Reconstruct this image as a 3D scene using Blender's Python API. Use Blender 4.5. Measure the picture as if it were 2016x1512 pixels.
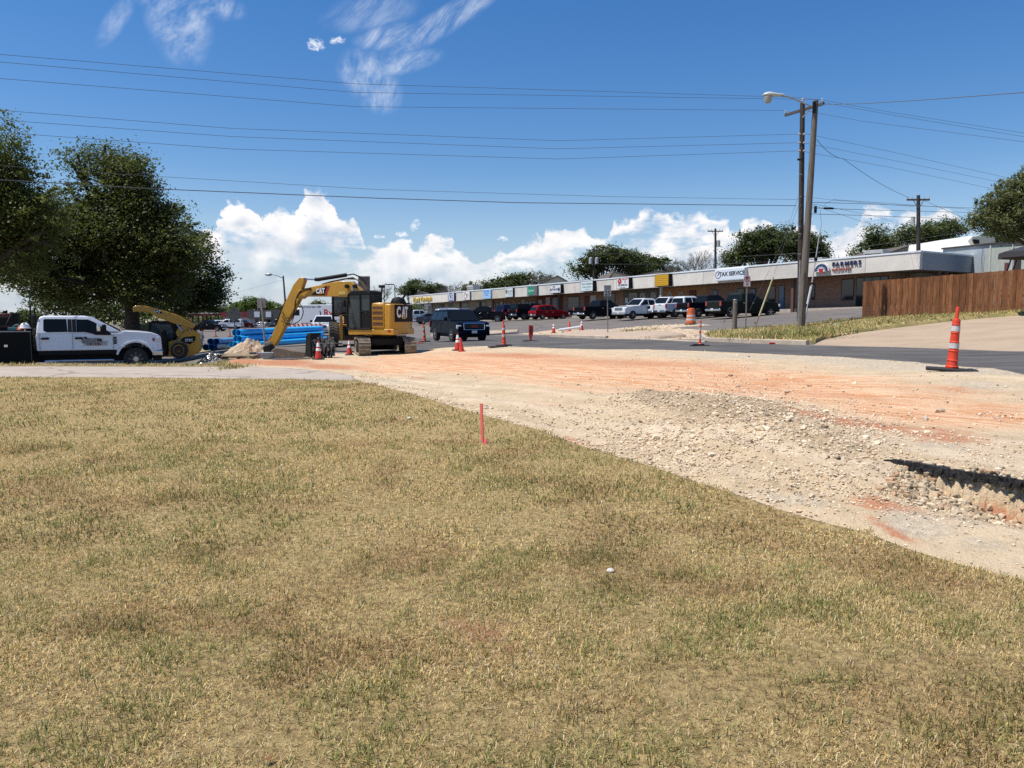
import bpy, bmesh, math, random
import numpy as np
from mathutils import Vector, Matrix
from mathutils.geometry import delaunay_2d_cdt
for _o in list(bpy.data.objects): bpy.data.objects.remove(_o)
SC = bpy.context.scene
COL = SC.collection
RAD = math.radians
random.seed(7); RNG = np.random.default_rng(11)
# ---------------------------------------------------------------- camera
F = 1500.0; W0, H0 = 2016, 1512; HOR = 620.0; CAMZ = 1.6
PITCH = math.atan((H0/2-HOR)/F)
cam = bpy.data.cameras.new('camera'); camo = bpy.data.objects.new('camera', cam); COL.objects.link(camo)
cam.sensor_fit = 'HORIZONTAL'; cam.sensor_width = 36.0; cam.lens = 36.0*F/W0
cam.clip_start = 0.05; cam.clip_end = 20000
camo.location = (0, 0, CAMZ); camo.rotation_euler = (math.pi/2-PITCH, 0, 0)
SC.camera = camo
# ---------------------------------------------------------------- view / sun / sky
SC.view_settings.view_transform = 'Standard'; SC.view_settings.look = 'None'
SC.view_settings.gamma = 1.0; SC.view_settings.exposure = 0.17; SC.view_settings.use_curve_mapping = False
SUN_EL = RAD(64); SUN_H = Vector((-0.97, -0.25)).normalized()
SUN = Vector((SUN_H.x*math.cos(SUN_EL), SUN_H.y*math.cos(SUN_EL), math.sin(SUN_EL)))
sl = bpy.data.lights.new('sun', 'SUN'); sl.energy = 5.0; sl.angle = RAD(0.53); sl.color = (1.0, 0.955, 0.88)
so = bpy.data.objects.new('sun', sl); COL.objects.link(so); so.rotation_euler = SUN.to_track_quat('Z', 'Y').to_euler()
so.location = (0, 0, 60)
SC.cycles.max_bounces = 6; SC.cycles.diffuse_bounces = 3; SC.cycles.transparent_max_bounces = 6
SC.cycles.glossy_bounces = 3; SC.cycles.transmission_bounces = 3; SC.cycles.caustics_reflective = False; SC.cycles.caustics_refractive = False
SC.cycles.use_denoising = False

def ray(px, py):
    v = H0/2-py; c, s = math.cos(PITCH), math.sin(PITCH)
    return Vector((px-W0/2, F*c+v*s, -F*s+v*c))
def P(px, py, D):
    r = ray(px, py); return Vector((r.x*D/r.y, D, CAMZ+r.z*D/r.y))
def proj(X, Y, Z):
    c, s = math.cos(PITCH), math.sin(PITCH)
    Z = Z-CAMZ; d = Y*c-Z*s; v = (Y*s+Z*c)*F/d
    return W0/2+X*F/d, H0/2-v

class NT:
    """tiny node-graph writer"""
    def __init__(s, tree): s.t = tree; s.l = tree.links
    def n(s, typ, **kw):
        nd = s.t.nodes.new(typ)
        for k, v in kw.items(): setattr(nd, k, v)
        return nd
    def put(s, inp, v):
        if isinstance(v, bpy.types.NodeSocket): s.l.new(v, inp)
        elif v is not None: inp.default_value = v
    def m(s, op, a, b=None, c=None, clamp=False):
        nd = s.n('ShaderNodeMath', operation=op, use_clamp=clamp)
        for i, v in enumerate((a, b, c)):
            if v is not None: s.put(nd.inputs[i], v)
        return nd.outputs[0]
    def mix(s, f, a, b, blend='MIX'):
        nd = s.n('ShaderNodeMix', data_type='RGBA', blend_type=blend)
        s.put(nd.inputs[0], f); s.put(nd.inputs[6], col4(a)); s.put(nd.inputs[7], col4(b)); return nd.outputs[2]
    def ramp(s, v, a, b, lo=0.0, hi=1.0, smooth=True):
        nd = s.n('ShaderNodeMapRange', interpolation_type='SMOOTHSTEP' if smooth else 'LINEAR')
        s.put(nd.inputs[0], v); nd.inputs[1].default_value = a; nd.inputs[2].default_value = b
        nd.inputs[3].default_value = lo; nd.inputs[4].default_value = hi; return nd.outputs[0]
    def noise(s, vec, scale, detail=4, rough=.55, dist=0.0, color=False):
        nd = s.n('ShaderNodeTexNoise'); s.put(nd.inputs['Vector'], vec)
        nd.inputs['Scale'].default_value = scale; nd.inputs['Detail'].default_value = detail
        nd.inputs['Roughness'].default_value = rough; nd.inputs['Distortion'].default_value = dist
        return nd.outputs[1 if color else 0]
    def xyz(s, x, y, z=0.0):
        nd = s.n('ShaderNodeCombineXYZ')
        s.put(nd.inputs[0], x); s.put(nd.inputs[1], y); s.put(nd.inputs[2], z); return nd.outputs[0]
    def sep(s, v):
        nd = s.n('ShaderNodeSeparateXYZ'); s.put(nd.inputs[0], v); return nd.outputs
    def vm(s, op, a, b=None):
        nd = s.n('ShaderNodeVectorMath', operation=op); s.put(nd.inputs[0], a)
        if b is not None: s.put(nd.inputs[1], b)
        return nd.outputs[0]
def col4(v):
    if isinstance(v, (tuple, list)) and len(v) == 3: return (*v, 1.0)
    return v

def px_azel(px, py):
    r = ray(px, py); return math.atan2(r.x, r.y), math.atan2(r.z, math.hypot(r.x, r.y))
world = bpy.data.worlds.new('World'); SC.world = world; world.use_nodes = True
w = NT(world.node_tree); world.node_tree.nodes.clear()
wo = w.n('ShaderNodeOutputWorld'); bg = w.n('ShaderNodeBackground'); w.l.new(bg.outputs[0], wo.inputs[0])
sky = w.n('ShaderNodeTexSky', sky_type='NISHITA'); sky.sun_disc = False
sky.sun_elevation = SUN_EL; sky.sun_rotation = math.atan2(SUN.x, SUN.y)
sky.air_density = 1.25; sky.dust_density = 0.5; sky.ozone_density = 2.2; sky.altitude = 700
SKYS = 0.092
bg.inputs[1].default_value = SKYS
world.cycles.sampling_method = "MANUAL"; world.cycles.sample_map_resolution = 256
tc = w.n('ShaderNodeTexCoord'); dx, dy, dz = w.sep(tc.outputs['Generated'])
hyp = w.m('SQRT', w.m('ADD', w.m('MULTIPLY', dx, dx), w.m('MULTIPLY', dy, dy)))
AZ = w.m('ARCTAN2', dx, dy); EL = w.m('ARCTAN2', dz, hyp)
C3 = w.xyz(AZ, w.m('MULTIPLY', EL, 1.15), 0.0)
def skycurve(pts, az):
    """height of a cloud bank against azimuth, as a curve through (px, py) points"""
    A0, A1 = -1.0, 1.0
    fc = w.n('ShaderNodeFloatCurve'); cu = fc.mapping.curves[0]
    q = sorted([px_azel(*p) for p in pts])
    q = [((a-A0)/(A1-A0), max(0, e)/0.5) for a, e in q]
    cu.points[0].location = (0, q[0][1]); cu.points[1].location = (1, q[-1][1])
    for a, e in q: cu.points.new(a, e)
    for p in cu.points: p.handle_type = 'VECTOR'
    fc.mapping.update(); w.put(fc.inputs['Value'], w.m('MULTIPLY', w.m('SUBTRACT', az, A0), 1/(A1-A0)))
    return w.m('MULTIPLY', fc.outputs[0], 0.5)
BANK = [(-200,470),(100,500),(300,480),(395,462),(405,447),(430,445),(436,405),(445,394),(463,400),(485,393),(503,418),(515,434),(519,407),(530,411),(552,404),(566,416),(585,418),(597,388),(606,369),(627,362),(647,382),(660,401),(671,423),(678,431),(688,427),(700,428),(708,440),(711,473),(722,484),(769,476),(780,469),(806,474),(813,487),(835,473),(852,460),(866,456),(891,466),(893,484),(916,498),(930,512),(960,508),(1000,500),(1057,505),(1057,457),(1075,444),(1091,440),(1112,452),(1140,440),(1164,462),(1185,458),(1206,455),(1209,430),(1230,433),(1271,411),(1300,420),(1320,428),(1373,418),(1425,428),(1432,452),(1461,433),(1522,428),(1530,457),(1558,443),(1590,424),(1631,476),(1660,447),(1699,433),(1706,404),(1728,390),(1750,404),(1757,430),(1816,413),(1859,401),(1879,413),(1898,448),(1960,470),(2100,440),(2300,470)]
BANK2 = [(-300,560),(400,520),(450,500),(520,520),(600,505),(700,512),(790,520),(860,500),(940,535),(1010,520),(1080,500),(1150,510),(1220,490),(1300,500),(1380,470),(1480,500),(1560,480),(1660,510),(1760,480),(1900,500),(2300,500)]
n1 = w.noise(C3, 26, 5, .62, color=True); n1s = w.sep(n1)
n2 = w.noise(C3, 85, 4, .6, color=True); n2s = w.sep(n2)
vor = w.n('ShaderNodeTexVoronoi', feature='SMOOTH_F1'); w.put(vor.inputs['Vector'], w.vm('ADD', C3, w.vm('MULTIPLY', n1, (.02, .02, 0)))); vor.inputs['Scale'].default_value = 62
vor.inputs['Smoothness'].default_value = .35
vb = w.m('MULTIPLY', w.m('SUBTRACT', .45, vor.outputs['Distance']), .012)
azw = w.m('ADD', AZ, w.m('ADD', w.m('MULTIPLY', w.m('SUBTRACT', n1s[0], .5), .030), w.m('MULTIPLY', w.m('SUBTRACT', n2s[0], .5), .012)))
elw = w.m('ADD', EL, w.m('ADD', w.m('MULTIPLY', w.m('SUBTRACT', n1s[1], .5), .030), w.m('MULTIPLY', w.m('SUBTRACT', n2s[1], .5), .014)))
elw = w.m('SUBTRACT', elw, vb)
d1 = w.m('SUBTRACT', skycurve(BANK, azw), elw)            # depth below the cloud tops
d2 = w.m('SUBTRACT', skycurve(BANK2, w.m('ADD', azw, .0)), elw)
a1 = w.ramp(d1, -.0005, .0065); 
# gaps in the bank, and its fading base
gap = w.noise(w.xyz(w.m('ADD', AZ, 3.1), w.m('MULTIPLY', EL, 2.2), 0.0), 15, 4, .6)
a1 = w.m('MULTIPLY', a1, w.ramp(w.m('SUBTRACT', w.m('SUBTRACT', gap, w.m('MULTIPLY', d1, 1.8)), w.ramp(AZ, -.12, .02, 0.0, .085)), .26, .44))
a1 = w.m('MULTIPLY', a1, w.m('MULTIPLY', w.ramp(EL, .015, .085, .30, 1.0), w.ramp(d1, .03, .095, 1.0, .28)))
a2 = w.m('MULTIPLY', w.ramp(d2, -.004, .025), .38)
# billow relief: finite difference of the billow field towards the sun (up and to the left)
def billow(off):
    v = w.vm('ADD', C3, (off[0], off[1], 0.0))
    a = w.noise(v, 22, 4, .55); 
    vo = w.n('ShaderNodeTexVoronoi', feature='SMOOTH_F1'); w.put(vo.inputs['Vector'], w.vm('ADD', v, w.vm('MULTIPLY', n1, (.02, .02, 0)))); vo.inputs['Scale'].default_value = 30
    return w.m('SUBTRACT', w.m('MULTIPLY', a, .8), w.m('MULTIPLY', vo.outputs['Distance'], .6))
rel = w.m('SUBTRACT', billow((0, 0)), billow((-.006, .014)))
depthsh = w.ramp(d1, .004, .10, 1.0, 0.0, smooth=False)
lit = w.m('ADD', w.m('MULTIPLY', rel, 1.9), w.m('ADD', w.m('MULTIPLY', depthsh, .50), .36), clamp=True)
ccol = w.mix(lit, (.42, .51, .65), (.95, .93, .92))
ccol2 = w.mix(w.ramp(w.m('ADD', n1s[2], w.m('MULTIPLY', rel, 1.2)), .3, .75), (.42, .53, .68), (.70, .76, .84))
# thin high cloud: streaks in a few patches
def patch(px, py, rx, ry, ang, base=None):
    a, e = px_azel(px, py); ca, sa = math.cos(ang), math.sin(ang); k = 1500.0
    u0 = w.m('SUBTRACT', AZ, a); v0 = w.m('SUBTRACT', EL, e)
    u = w.m('ADD', w.m('MULTIPLY', u0, ca*k/rx), w.m('MULTIPLY', v0, sa*k/rx))
    v = w.m('ADD', w.m('MULTIPLY', u0, -sa*k/ry), w.m('MULTIPLY', v0, ca*k/ry))
    r2 = w.m('ADD', w.m('MULTIPLY', u, u), w.m('MULTIPLY', v, v))
    return w.ramp(r2, 1.0, 0.0)
wq = w.noise(C3, 5, 3, .5, color=True)
cw = w.vm('ADD', C3, w.vm('MULTIPLY', w.vm('SUBTRACT', wq, (.5, .5, .5)), (.10, .10, 0)))
cx, cy, _ = w.sep(cw)
ang = RAD(40); st = w.xyz(w.m('ADD', w.m('MULTIPLY', cx, math.cos(ang)*5), w.m('MULTIPLY', cy, math.sin(ang)*5)), w.m('ADD', w.m('MULTIPLY', cx, -math.sin(ang)*18), w.m('MULTIPLY', cy, math.cos(ang)*18)), 0.0)
strk = w.noise(st, 3.6, 9, .68)
ang = RAD(78); st2 = w.xyz(w.m('ADD', w.m('MULTIPLY', cx, math.cos(ang)*8), w.m('MULTIPLY', cy, math.sin(ang)*8)), w.m('ADD', w.m('MULTIPLY', cx, -math.sin(ang)*18), w.m('MULTIPLY', cy, math.cos(ang)*18)), 0.0)
strk2 = w.noise(st2, 3.4, 9, .66)
def mx(*v):
    r = v[0]
    for q in v[1:]: r = w.m('MAXIMUM', r, q)
    return r
pa = mx(patch(870, 45, 150, 26, RAD(28)), w.m('MULTIPLY', patch(730, 25, 110, 34, RAD(12)), .5), patch(770, 72, 80, 24, RAD(12)), w.m('MULTIPLY', patch(790, 125, 90, 22, RAD(14)), .9))
pb = mx(patch(725, 150, 66, 52, RAD(-20)), patch(742, 175, 46, 55, RAD(58)), patch(352, 35, 62, 85, RAD(10)), patch(375, 8, 110, 26, 0), w.m('MULTIPLY', patch(228, 40, 18, 60, RAD(-35)), .5))
wisp = w.noise(cw, 9, 6, .6)
ca1 = w.m('MULTIPLY', pa, w.ramp(w.m('ADD', w.m('MULTIPLY', strk, .8), w.m('MULTIPLY', wisp, .45)), .48, .92)); ca2 = w.m('MULTIPLY', pb, w.ramp(w.m('ADD', w.m('MULTIPLY', strk2, .8), w.m('MULTIPLY', wisp, .45)), .48, .94))
cir = w.m('MULTIPLY', w.m('MAXIMUM', ca1, ca2), .70)
# small separate puffs
pf = mx(patch(621, 88, 22, 15, 0), patch(664, 80, 20, 9, RAD(10)), patch(791, 460, 16, 8, 0), patch(818, 443, 10, 18, RAD(-30)), patch(991, 470, 15, 7, 0), patch(1027, 486, 8, 4, 0), patch(745, 466, 18, 5, 0), patch(1140, 470, 26, 8, 0), patch(1030, 520, 40, 10, 0))
pn = w.noise(C3, 150, 5, .65)
pfa = w.ramp(w.m('ADD', w.m('MULTIPLY', pf, .8), w.m('MULTIPLY', w.m('SUBTRACT', pn, .5), 3.2)), .25, 1.15, 0, .8)
pfa = w.m('MULTIPLY', pfa, w.ramp(pf, .0, .25))
lowhaze = w.ramp(EL, .0, .20, .42, 0.0)
S1 = 1/SKYS
def sc(c): 
    nd = w.n('ShaderNodeVectorMath', operation='SCALE'); w.put(nd.inputs[0], c); nd.inputs[3].default_value = S1; return nd.outputs[0]
hs = w.n('ShaderNodeHueSaturation'); hs.inputs['Saturation'].default_value = 1.36; hs.inputs['Value'].default_value = 1.0; w.put(hs.inputs['Color'], sky.outputs[0])
c = w.mix(1.0, hs.outputs[0], (.97, 1.0, 1.17), 'MULTIPLY')
c = w.mix(lowhaze, c, (.46*S1, .60*S1, .83*S1))
c = w.mix(a2, c, sc(ccol2)); c = w.mix(a1, c, sc(ccol))
c = w.mix(cir, c, (.82*S1, .87*S1, .95*S1)); c = w.mix(pfa, c, (.86*S1, .89*S1, .95*S1))
c = w.mix(w.m('LESS_THAN', EL, -.002), c, (.30*S1, .27*S1, .22*S1))
w.put(bg.inputs[0], c)

# ---------------------------------------------------------------- materials
MATS = {}
def mat(name, col, rough=.6, metal=0.0, var=0.0, scale=4.0, bump=0.0, bscale=40.0, spec=.5, coat=0.0, trans=0.0, alpha=1.0, col2=None, coord='Object'):
    if name in MATS: return MATS[name]
    m = bpy.data.materials.new(name); m.use_nodes = True; t = NT(m.node_tree); b = m.node_tree.nodes['Principled BSDF']
    b.inputs['Roughness'].default_value = rough; b.inputs['Metallic'].default_value = metal
    b.inputs['Specular IOR Level'].default_value = spec; b.inputs['Coat Weight'].default_value = coat
    b.inputs['Coat Roughness'].default_value = .08
    if alpha < 1: b.inputs['Alpha'].default_value = alpha
    if trans: b.inputs['Transmission Weight'].default_value = trans
    vec = t.n('ShaderNodeTexCoord').outputs[coord]
    if var or col2:
        f = t.noise(vec, scale, 5, .6)
        f = t.ramp(f, .3, .7)
        c2 = col2 or tuple(max(0, x*(1-var)) for x in col)
        c1 = col if col2 else tuple(min(1, x*(1+var*.5)) for x in col)
        t.put(b.inputs['Base Color'], t.mix(f, c1, c2))
    else: b.inputs['Base Color'].default_value = (*col, 1)
    if bump:
        bn = t.n('ShaderNodeBump'); bn.inputs['Strength'].default_value = bump; bn.inputs['Distance'].default_value = .02
        t.put(bn.inputs['Height'], t.noise(vec, bscale, 4, .6)); t.put(b.inputs['Normal'], bn.outputs[0])
    MATS[name] = m; return m
def attrmat(name, rough=.8, translucent=0.0, spec=.3, var=0.0, vscale=3.0):
    m = bpy.data.materials.new(name); m.use_nodes = True; t = NT(m.node_tree); b = m.node_tree.nodes['Principled BSDF']
    at = t.n('ShaderNodeAttribute', attribute_name='tint'); b.inputs['Roughness'].default_value = rough
    b.inputs['Specular IOR Level'].default_value = spec
    t.put(b.inputs['Base Color'], at.outputs['Color'])
    if translucent:
        tr = t.n('ShaderNodeBsdfTranslucent'); t.put(tr.inputs[0], t.mix(.5 if 'leaf' in name else 0.0, at.outputs['Color'], (.25, .33, .05)))
        mxn = t.n('ShaderNodeMixShader'); mxn.inputs[0].default_value = translucent
        t.l.new(b.outputs[0], mxn.inputs[1]); t.l.new(tr.outputs[0], mxn.inputs[2])
        t.l.new(mxn.outputs[0], m.node_tree.nodes['Material Output'].inputs[0])
    return m
# ---------------------------------------------------------------- mesh helpers
def tag(o, label=None, cat=None, group=None, kind=None):
    if label: o['label'] = label
    if cat: o['category'] = cat
    if group: o['group'] = group
    if kind: o['kind'] = kind
    return o
def empty(name, loc=(0, 0, 0), rz=0.0, label=None, cat=None, group=None):
    o = bpy.data.objects.new(name, None); COL.objects.link(o); o.location = loc; o.rotation_euler = (0, 0, rz)
    o.empty_display_size = .2
    return tag(o, label, cat, group)
class MB:
    def __init__(s): s.v = []; s.f = []; s.mi = []
    def add(s, vs, fs, mi=0):
        b = len(s.v); s.v += [tuple(v) for v in vs]; s.f += [[i+b for i in f] for f in fs]; s.mi += [mi]*len(fs); return s
    def box(s, c, d, rz=0.0, mi=0, M=None):
        x, y, z = d[0]/2, d[1]/2, d[2]/2
        vs = [Vector((a*x, b*y, e*z)) for a in (-1, 1) for b in (-1, 1) for e in (-1, 1)]
        R = M if M is not None else Matrix.Rotation(rz, 3, 'Z')
        vs = [R@v+Vector(c) for v in vs]
        return s.add(vs, [[0, 1, 3, 2], [4, 6, 7, 5], [0, 4, 5, 1], [2, 3, 7, 6], [0, 2, 6, 4], [1, 5, 7, 3]], mi)
    def bb(s, x0, x1, y0, y1, z0, z1, mi=0): return s.box(((x0+x1)/2, (y0+y1)/2, (z0+z1)/2), (x1-x0, y1-y0, z1-z0), 0, mi)
    def prism(s, poly, y0, y1, mi=0, wf=None, ax='xz'):
        """closed outline in x-z extruded along y; wf(x,z) scales the half width"""
        n = len(poly); vs = []
        for y in (y0, y1):
            for (x, z) in poly:
                yy = y*(wf(x, z) if wf else 1)
                vs.append((x, yy, z) if ax == 'xz' else ((yy, x, z) if ax == 'yz' else (x, z, yy)))
        return s.add(vs, [list(range(n)), list(range(2*n-1, n-1, -1))]+[[i, (i+1) % n, n+(i+1) % n, n+i] for i in range(n)], mi)
    def cyl(s, p0, p1, r0, r1=None, n=12, mi=0, caps=True):
        r1 = r0 if r1 is None else r1
        p0, p1 = Vector(p0), Vector(p1); d = (p1-p0).normalized(); a = d.orthogonal().normalized(); b = d.cross(a)
        vs = [p+(a*math.cos(2*math.pi*i/n)+b*math.sin(2*math.pi*i/n))*r for p, r in ((p0, r0), (p1, r1)) for i in range(n)]
        fs = [[i, (i+1) % n, n+(i+1) % n, n+i] for i in range(n)]
        if caps: fs += [list(range(n))[::-1], list(range(n, 2*n))]
        return s.add(vs, fs, mi)
    def tube(s, pts, r, n=8, mi=0, r1=None):
        pts = [Vector(p) for p in pts]; k = len(pts); vs = []
        up = None
        for i, p in enumerate(pts):
            d = (pts[min(i+1, k-1)]-pts[max(i-1, 0)]).normalized()
            if up is None: up = d.orthogonal().normalized()
            a = (up-d*up.dot(d)).normalized(); up = a; b = d.cross(a)
            rr = r if r1 is None else r+(r1-r)*i/(k-1)
            vs += [p+(a*math.cos(2*math.pi*j/n)+b*math.sin(2*math.pi*j/n))*rr for j in range(n)]
        fs = [[i*n+j, i*n+(j+1) % n, (i+1)*n+(j+1) % n, (i+1)*n+j] for i in range(k-1) for j in range(n)]
        fs += [list(range(n))[::-1], [(k-1)*n+j for j in range(n)]]
        return s.add(vs, fs, mi)
    def lathe(s, prof, n=20, o=(0, 0, 0), axis='z', mi=0):
        vs = []
        for r, h in prof:
            for i in range(n):
                c, q = math.cos(2*math.pi*i/n)*r, math.sin(2*math.pi*i/n)*r
                p = (c, q, h) if axis == 'z' else (c, h, q)
                vs.append((p[0]+o[0], p[1]+o[1], p[2]+o[2]))
        k = len(prof)
        fs = [[i*n+j, i*n+(j+1) % n, (i+1)*n+(j+1) % n, (i+1)*n+j] for i in range(k-1) for j in range(n)]
        fs += [list(range(n))[::-1], [(k-1)*n+j for j in range(n)]]
        return s.add(vs, fs, mi)
    def xf(s, M, start=0):
        for i in range(start, len(s.v)): s.v[i] = tuple(M@Vector(s.v[i]))
        return s
    def build(s, name, m, parent=None, bevel=0.0, seg=2, smooth=40, loc=None):
        me = bpy.data.meshes.new(name); me.from_pydata(s.v, [], s.f)
        ms = m if isinstance(m, (list, tuple)) else [m]
        for q in ms: me.materials.append(q)
        me.polygons.foreach_set('material_index', s.mi)
        bm = bmesh.new(); bm.from_mesh(me); bmesh.ops.recalc_face_normals(bm, faces=bm.faces); bm.to_mesh(me); bm.free()
        if smooth:
            me.polygons.foreach_set('use_smooth', [True]*len(me.polygons)); me.set_sharp_from_angle(angle=RAD(smooth))
        o = bpy.data.objects.new(name, me); COL.objects.link(o)
        if parent: o.parent = parent
        if loc is not None: o.location = loc
        if bevel:
            b = o.modifiers.new('bevel', 'BEVEL'); b.width = bevel; b.segments = seg; b.limit_method = 'ANGLE'; b.angle_limit = RAD(35); b.harden_normals = False
        return o
def npmesh(name, V, Fs, m, tint=None, parent=None, smooth=False, attrs=None):
    """Fs: list of (k,n) int arrays; tint (N,3) per-vertex"""
    me = bpy.data.meshes.new(name); V = np.asarray(V, np.float32)
    me.vertices.add(len(V)); me.vertices.foreach_set('co', V.ravel())
    loops = np.concatenate([f.ravel() for f in Fs]).astype(np.int32)
    tot = np.concatenate([np.full(len(f), f.shape[1]) for f in Fs]).astype(np.int32)
    st = np.concatenate([[0], np.cumsum(tot)[:-1]]).astype(np.int32)
    me.loops.add(len(loops)); me.loops.foreach_set('vertex_index', loops)
    me.polygons.add(len(tot)); me.polygons.foreach_set('loop_start', st)
    me.polygons.foreach_set('use_smooth', np.full(len(tot), smooth))
    me.update(calc_edges=True)
    if tint is not None:
        a = me.color_attributes.new('tint', 'FLOAT_COLOR', 'POINT'); a.data.foreach_set('color', np.hstack([tint, np.ones((len(V), 1))]).astype(np.float32).ravel())
    for k, v in (attrs or {}).items():
        a = me.attributes.new(k, 'FLOAT', 'POINT'); a.data.foreach_set('value', np.asarray(v, np.float32))
    me.materials.append(m)
    o = bpy.data.objects.new(name, me); COL.objects.link(o)
    if parent: o.parent = parent
    return o
def text(s, size, m, org, right, up, parent=None, name='lettering', ext=.004, bold=0.0, sx=1.0, shear=0.0, align='CENTER', space=1.0):
    """lettering as mesh: org = centre point, right/up unit vectors in the parent's space"""
    cu = bpy.data.curves.new('t', 'FONT'); cu.body = s; cu.size = size; cu.extrude = ext; cu.offset = bold; cu.align_x = align; cu.align_y = 'CENTER'; cu.shear = shear; cu.space_character = space; cu.resolution_u = 3
    to = bpy.data.objects.new('t', cu); COL.objects.link(to); dg = bpy.context.evaluated_depsgraph_get(); dg.update()
    me = bpy.data.meshes.new_from_object(to.evaluated_get(dg)); bpy.data.objects.remove(to)
    r, u = Vector(right), Vector(up); nn = r.normalized().cross(u.normalized())
    M = Matrix(((r.x*sx, u.x, nn.x, org[0]), (r.y*sx, u.y, nn.y, org[1]), (r.z*sx, u.z, nn.z, org[2]), (0, 0, 0, 1)))
    me.transform(M); me.materials.clear(); me.materials.append(m); me.name = name
    o = bpy.data.objects.new(name, me); COL.objects.link(o)
    if parent: o.parent = parent
    return o
def hsh(ix, iy, s):
    h = (ix.astype(np.int64)*374761393+iy.astype(np.int64)*668265263+s*1442695041) & 0x7fffffff
    h = ((h ^ (h >> 13))*1274126177) & 0x7fffffff
    return ((h ^ (h >> 16)) & 0xffff)/65535.0
def vn(x, y, s=0):
    ix, iy = np.floor(x), np.floor(y); fx, fy = x-ix, y-iy; fx = fx*fx*(3-2*fx); fy = fy*fy*(3-2*fy)
    a, b, c, d = hsh(ix, iy, s), hsh(ix+1, iy, s), hsh(ix, iy+1, s), hsh(ix+1, iy+1, s)
    return a+(b-a)*fx+(c-a)*fy+(a-b-c+d)*fx*fy
def fbm(x, y, o=4, s=0):
    r = 0; a = .5; t = 0
    for i in range(o): r = r+a*vn(x*2**i, y*2**i, s+i); t += a; a *= .55
    return r/t
# ---------------------------------------------------------------- terrain
CT = [(-100,None,1.5,0),(1000,None,1.5,0),(2100,None,1.5,0)]
for D_ in (2.7, 4.0): CT += [(p_, None, D_, 0.0) for p_ in (-300, 300, 1000, 1600, 2016, 2500)]
CT += [(p_, None, 6.0, 0.0) for p_ in (-300, 300, 900, 1300)]+[(p_, None, 9.0, 0.0) for p_ in (-300, 300, 800, 1050)]
CT += [(p_, None, 13., 0.0) for p_ in (-300, 300, 700)]+[(p_, None, 18.4, -.01) for p_ in (-300, 200, 680)]+[(p_, None, 23.5, 0.0) for p_ in (-300, 200, 500)]
CT += [(1873,733,12.8,0),(2016,692,18,0),(1697,628,38,0),(2016,617,32,0),(2400,600,26,0),(2500,680,13,0),(1575,648,36,0),(1400,672,31,0),(1195,661,40,0),(905,672,46,0),
 (755,697,34,0),(690,677,40,0),(560,683,46,0),(1360,638,44,0),(1700,678,24,0),(1900,650,26,0),(1500,690,23,0),(1200,690,25,0),(1000,700,26,0),(992,680,34.5,0),(627,707,29.6,0),
 (1200,760,14,0),(800,740,19,0),(500,706,29.5,0),(360,None,34,-.25),(0,None,30,-.1),(-300,None,30,-.1),(1250,787,12.2,0),(1500,760,13.5,0),(2016,760,11.2,0),(2016,860,8,0),(1700,800,10.6,0),
 (2016,948,6.2,0),(1760,905,6.9,0),(1541,1011,6.15,0),(1700,1054,5.55,0),(1884,1119,4.8,0),(2300,1000,5.5,0),(1500,850,8.9,0),
 (1650,608,63,0),(1260,622,82,0),(1080,627,95,0),(820,634,124,0),(1812,603,57,0),(2100,598,50,0),(2500,590,45,0),(1300,628,70,0),(1500,625,60,0),(1100,634,78,0),(850,640,95,0),
 (520,647,170,0),(420,655,120,0),(600,641,160,0),(100,None,120,-1.4),(-300,None,120,-1.4),(0,None,300,-2),(800,None,300,-2),(1400,None,300,-.5),(2100,None,300,1.0),(2400,None,150,1.3),(1600,None,110,.6),(480,660,75,0),(650,660,75,0)]
_c = []
for px, py, D, z in CT:
    if py is None: _c.append(((px-W0/2)/F, math.log(D), z))
    else:
        q = P(px, py, D); _c.append((q.x/q.y, math.log(D), q.z))
_c = np.array(_c)
def tk(r2): return .5*r2*np.log(np.maximum(r2, 1e-12))
_n = len(_c); _d = ((_c[:, None, :2]-_c[None, :, :2])**2).sum(2)
_A = np.zeros((_n+3, _n+3)); _A[:_n, :_n] = tk(_d)+np.eye(_n)*2e-3; _A[:_n, _n] = 1; _A[:_n, _n+1:] = _c[:, :2]; _A[_n:, :_n] = _A[:_n, _n:].T
_w = np.linalg.solve(_A, np.concatenate([_c[:, 2], [0, 0, 0]]))
def sst(x, a, b):
    t = np.clip((x-a)/(b-a), 0, 1); return t*t*(3-2*t)
def tz(X, Y):
    """ground height"""
    X = np.atleast_1d(np.asarray(X, float)); Y = np.atleast_1d(np.asarray(Y, float))
    Yc = np.maximum(Y, 1.3); a = np.clip(X/Yc, -1.2, 1.2); b = np.log(Yc)
    out = np.full(a.shape, _w[_n])+_w[_n+1]*a+_w[_n+2]*b
    for i in range(_n): out += _w[i]*tk((a-_c[i, 0])**2+(b-_c[i, 1])**2)
    px = a*F+W0/2
    out = out-.40*sst(Y, 24.15, 24.5)*(1-sst(px, 330, 470))*(1-sst(Y, 60, 90))
    # trench in front of the broken asphalt edge
    ex, ey = LIPU; t = (X-LIP0[0])*ex+(Y-LIP0[1])*ey; n = (X-LIP0[0])*ey-(Y-LIP0[1])*ex   # n>0 on the camera side
    n = n+.09*(vn(t*3.5, t*0, 3)-.5)+.05*(vn(t*11, t*0, 4)-.5)
    out = out-.32*sst(t, -.1, 1.0)*sst(n, -.005, .05)*(1-sst(n, .12, 1.15))
    return out
LIPA = P(1757, 905, 6.9); LIPB = P(2016, 950, 6.2)
LIP0 = (LIPA.x, LIPA.y); _l = Vector((LIPB.x-LIPA.x, LIPB.y-LIPA.y)).normalized(); LIPU = (_l.x, _l.y)
def gz(x, y): return float(tz([x], [y])[0])
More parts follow.
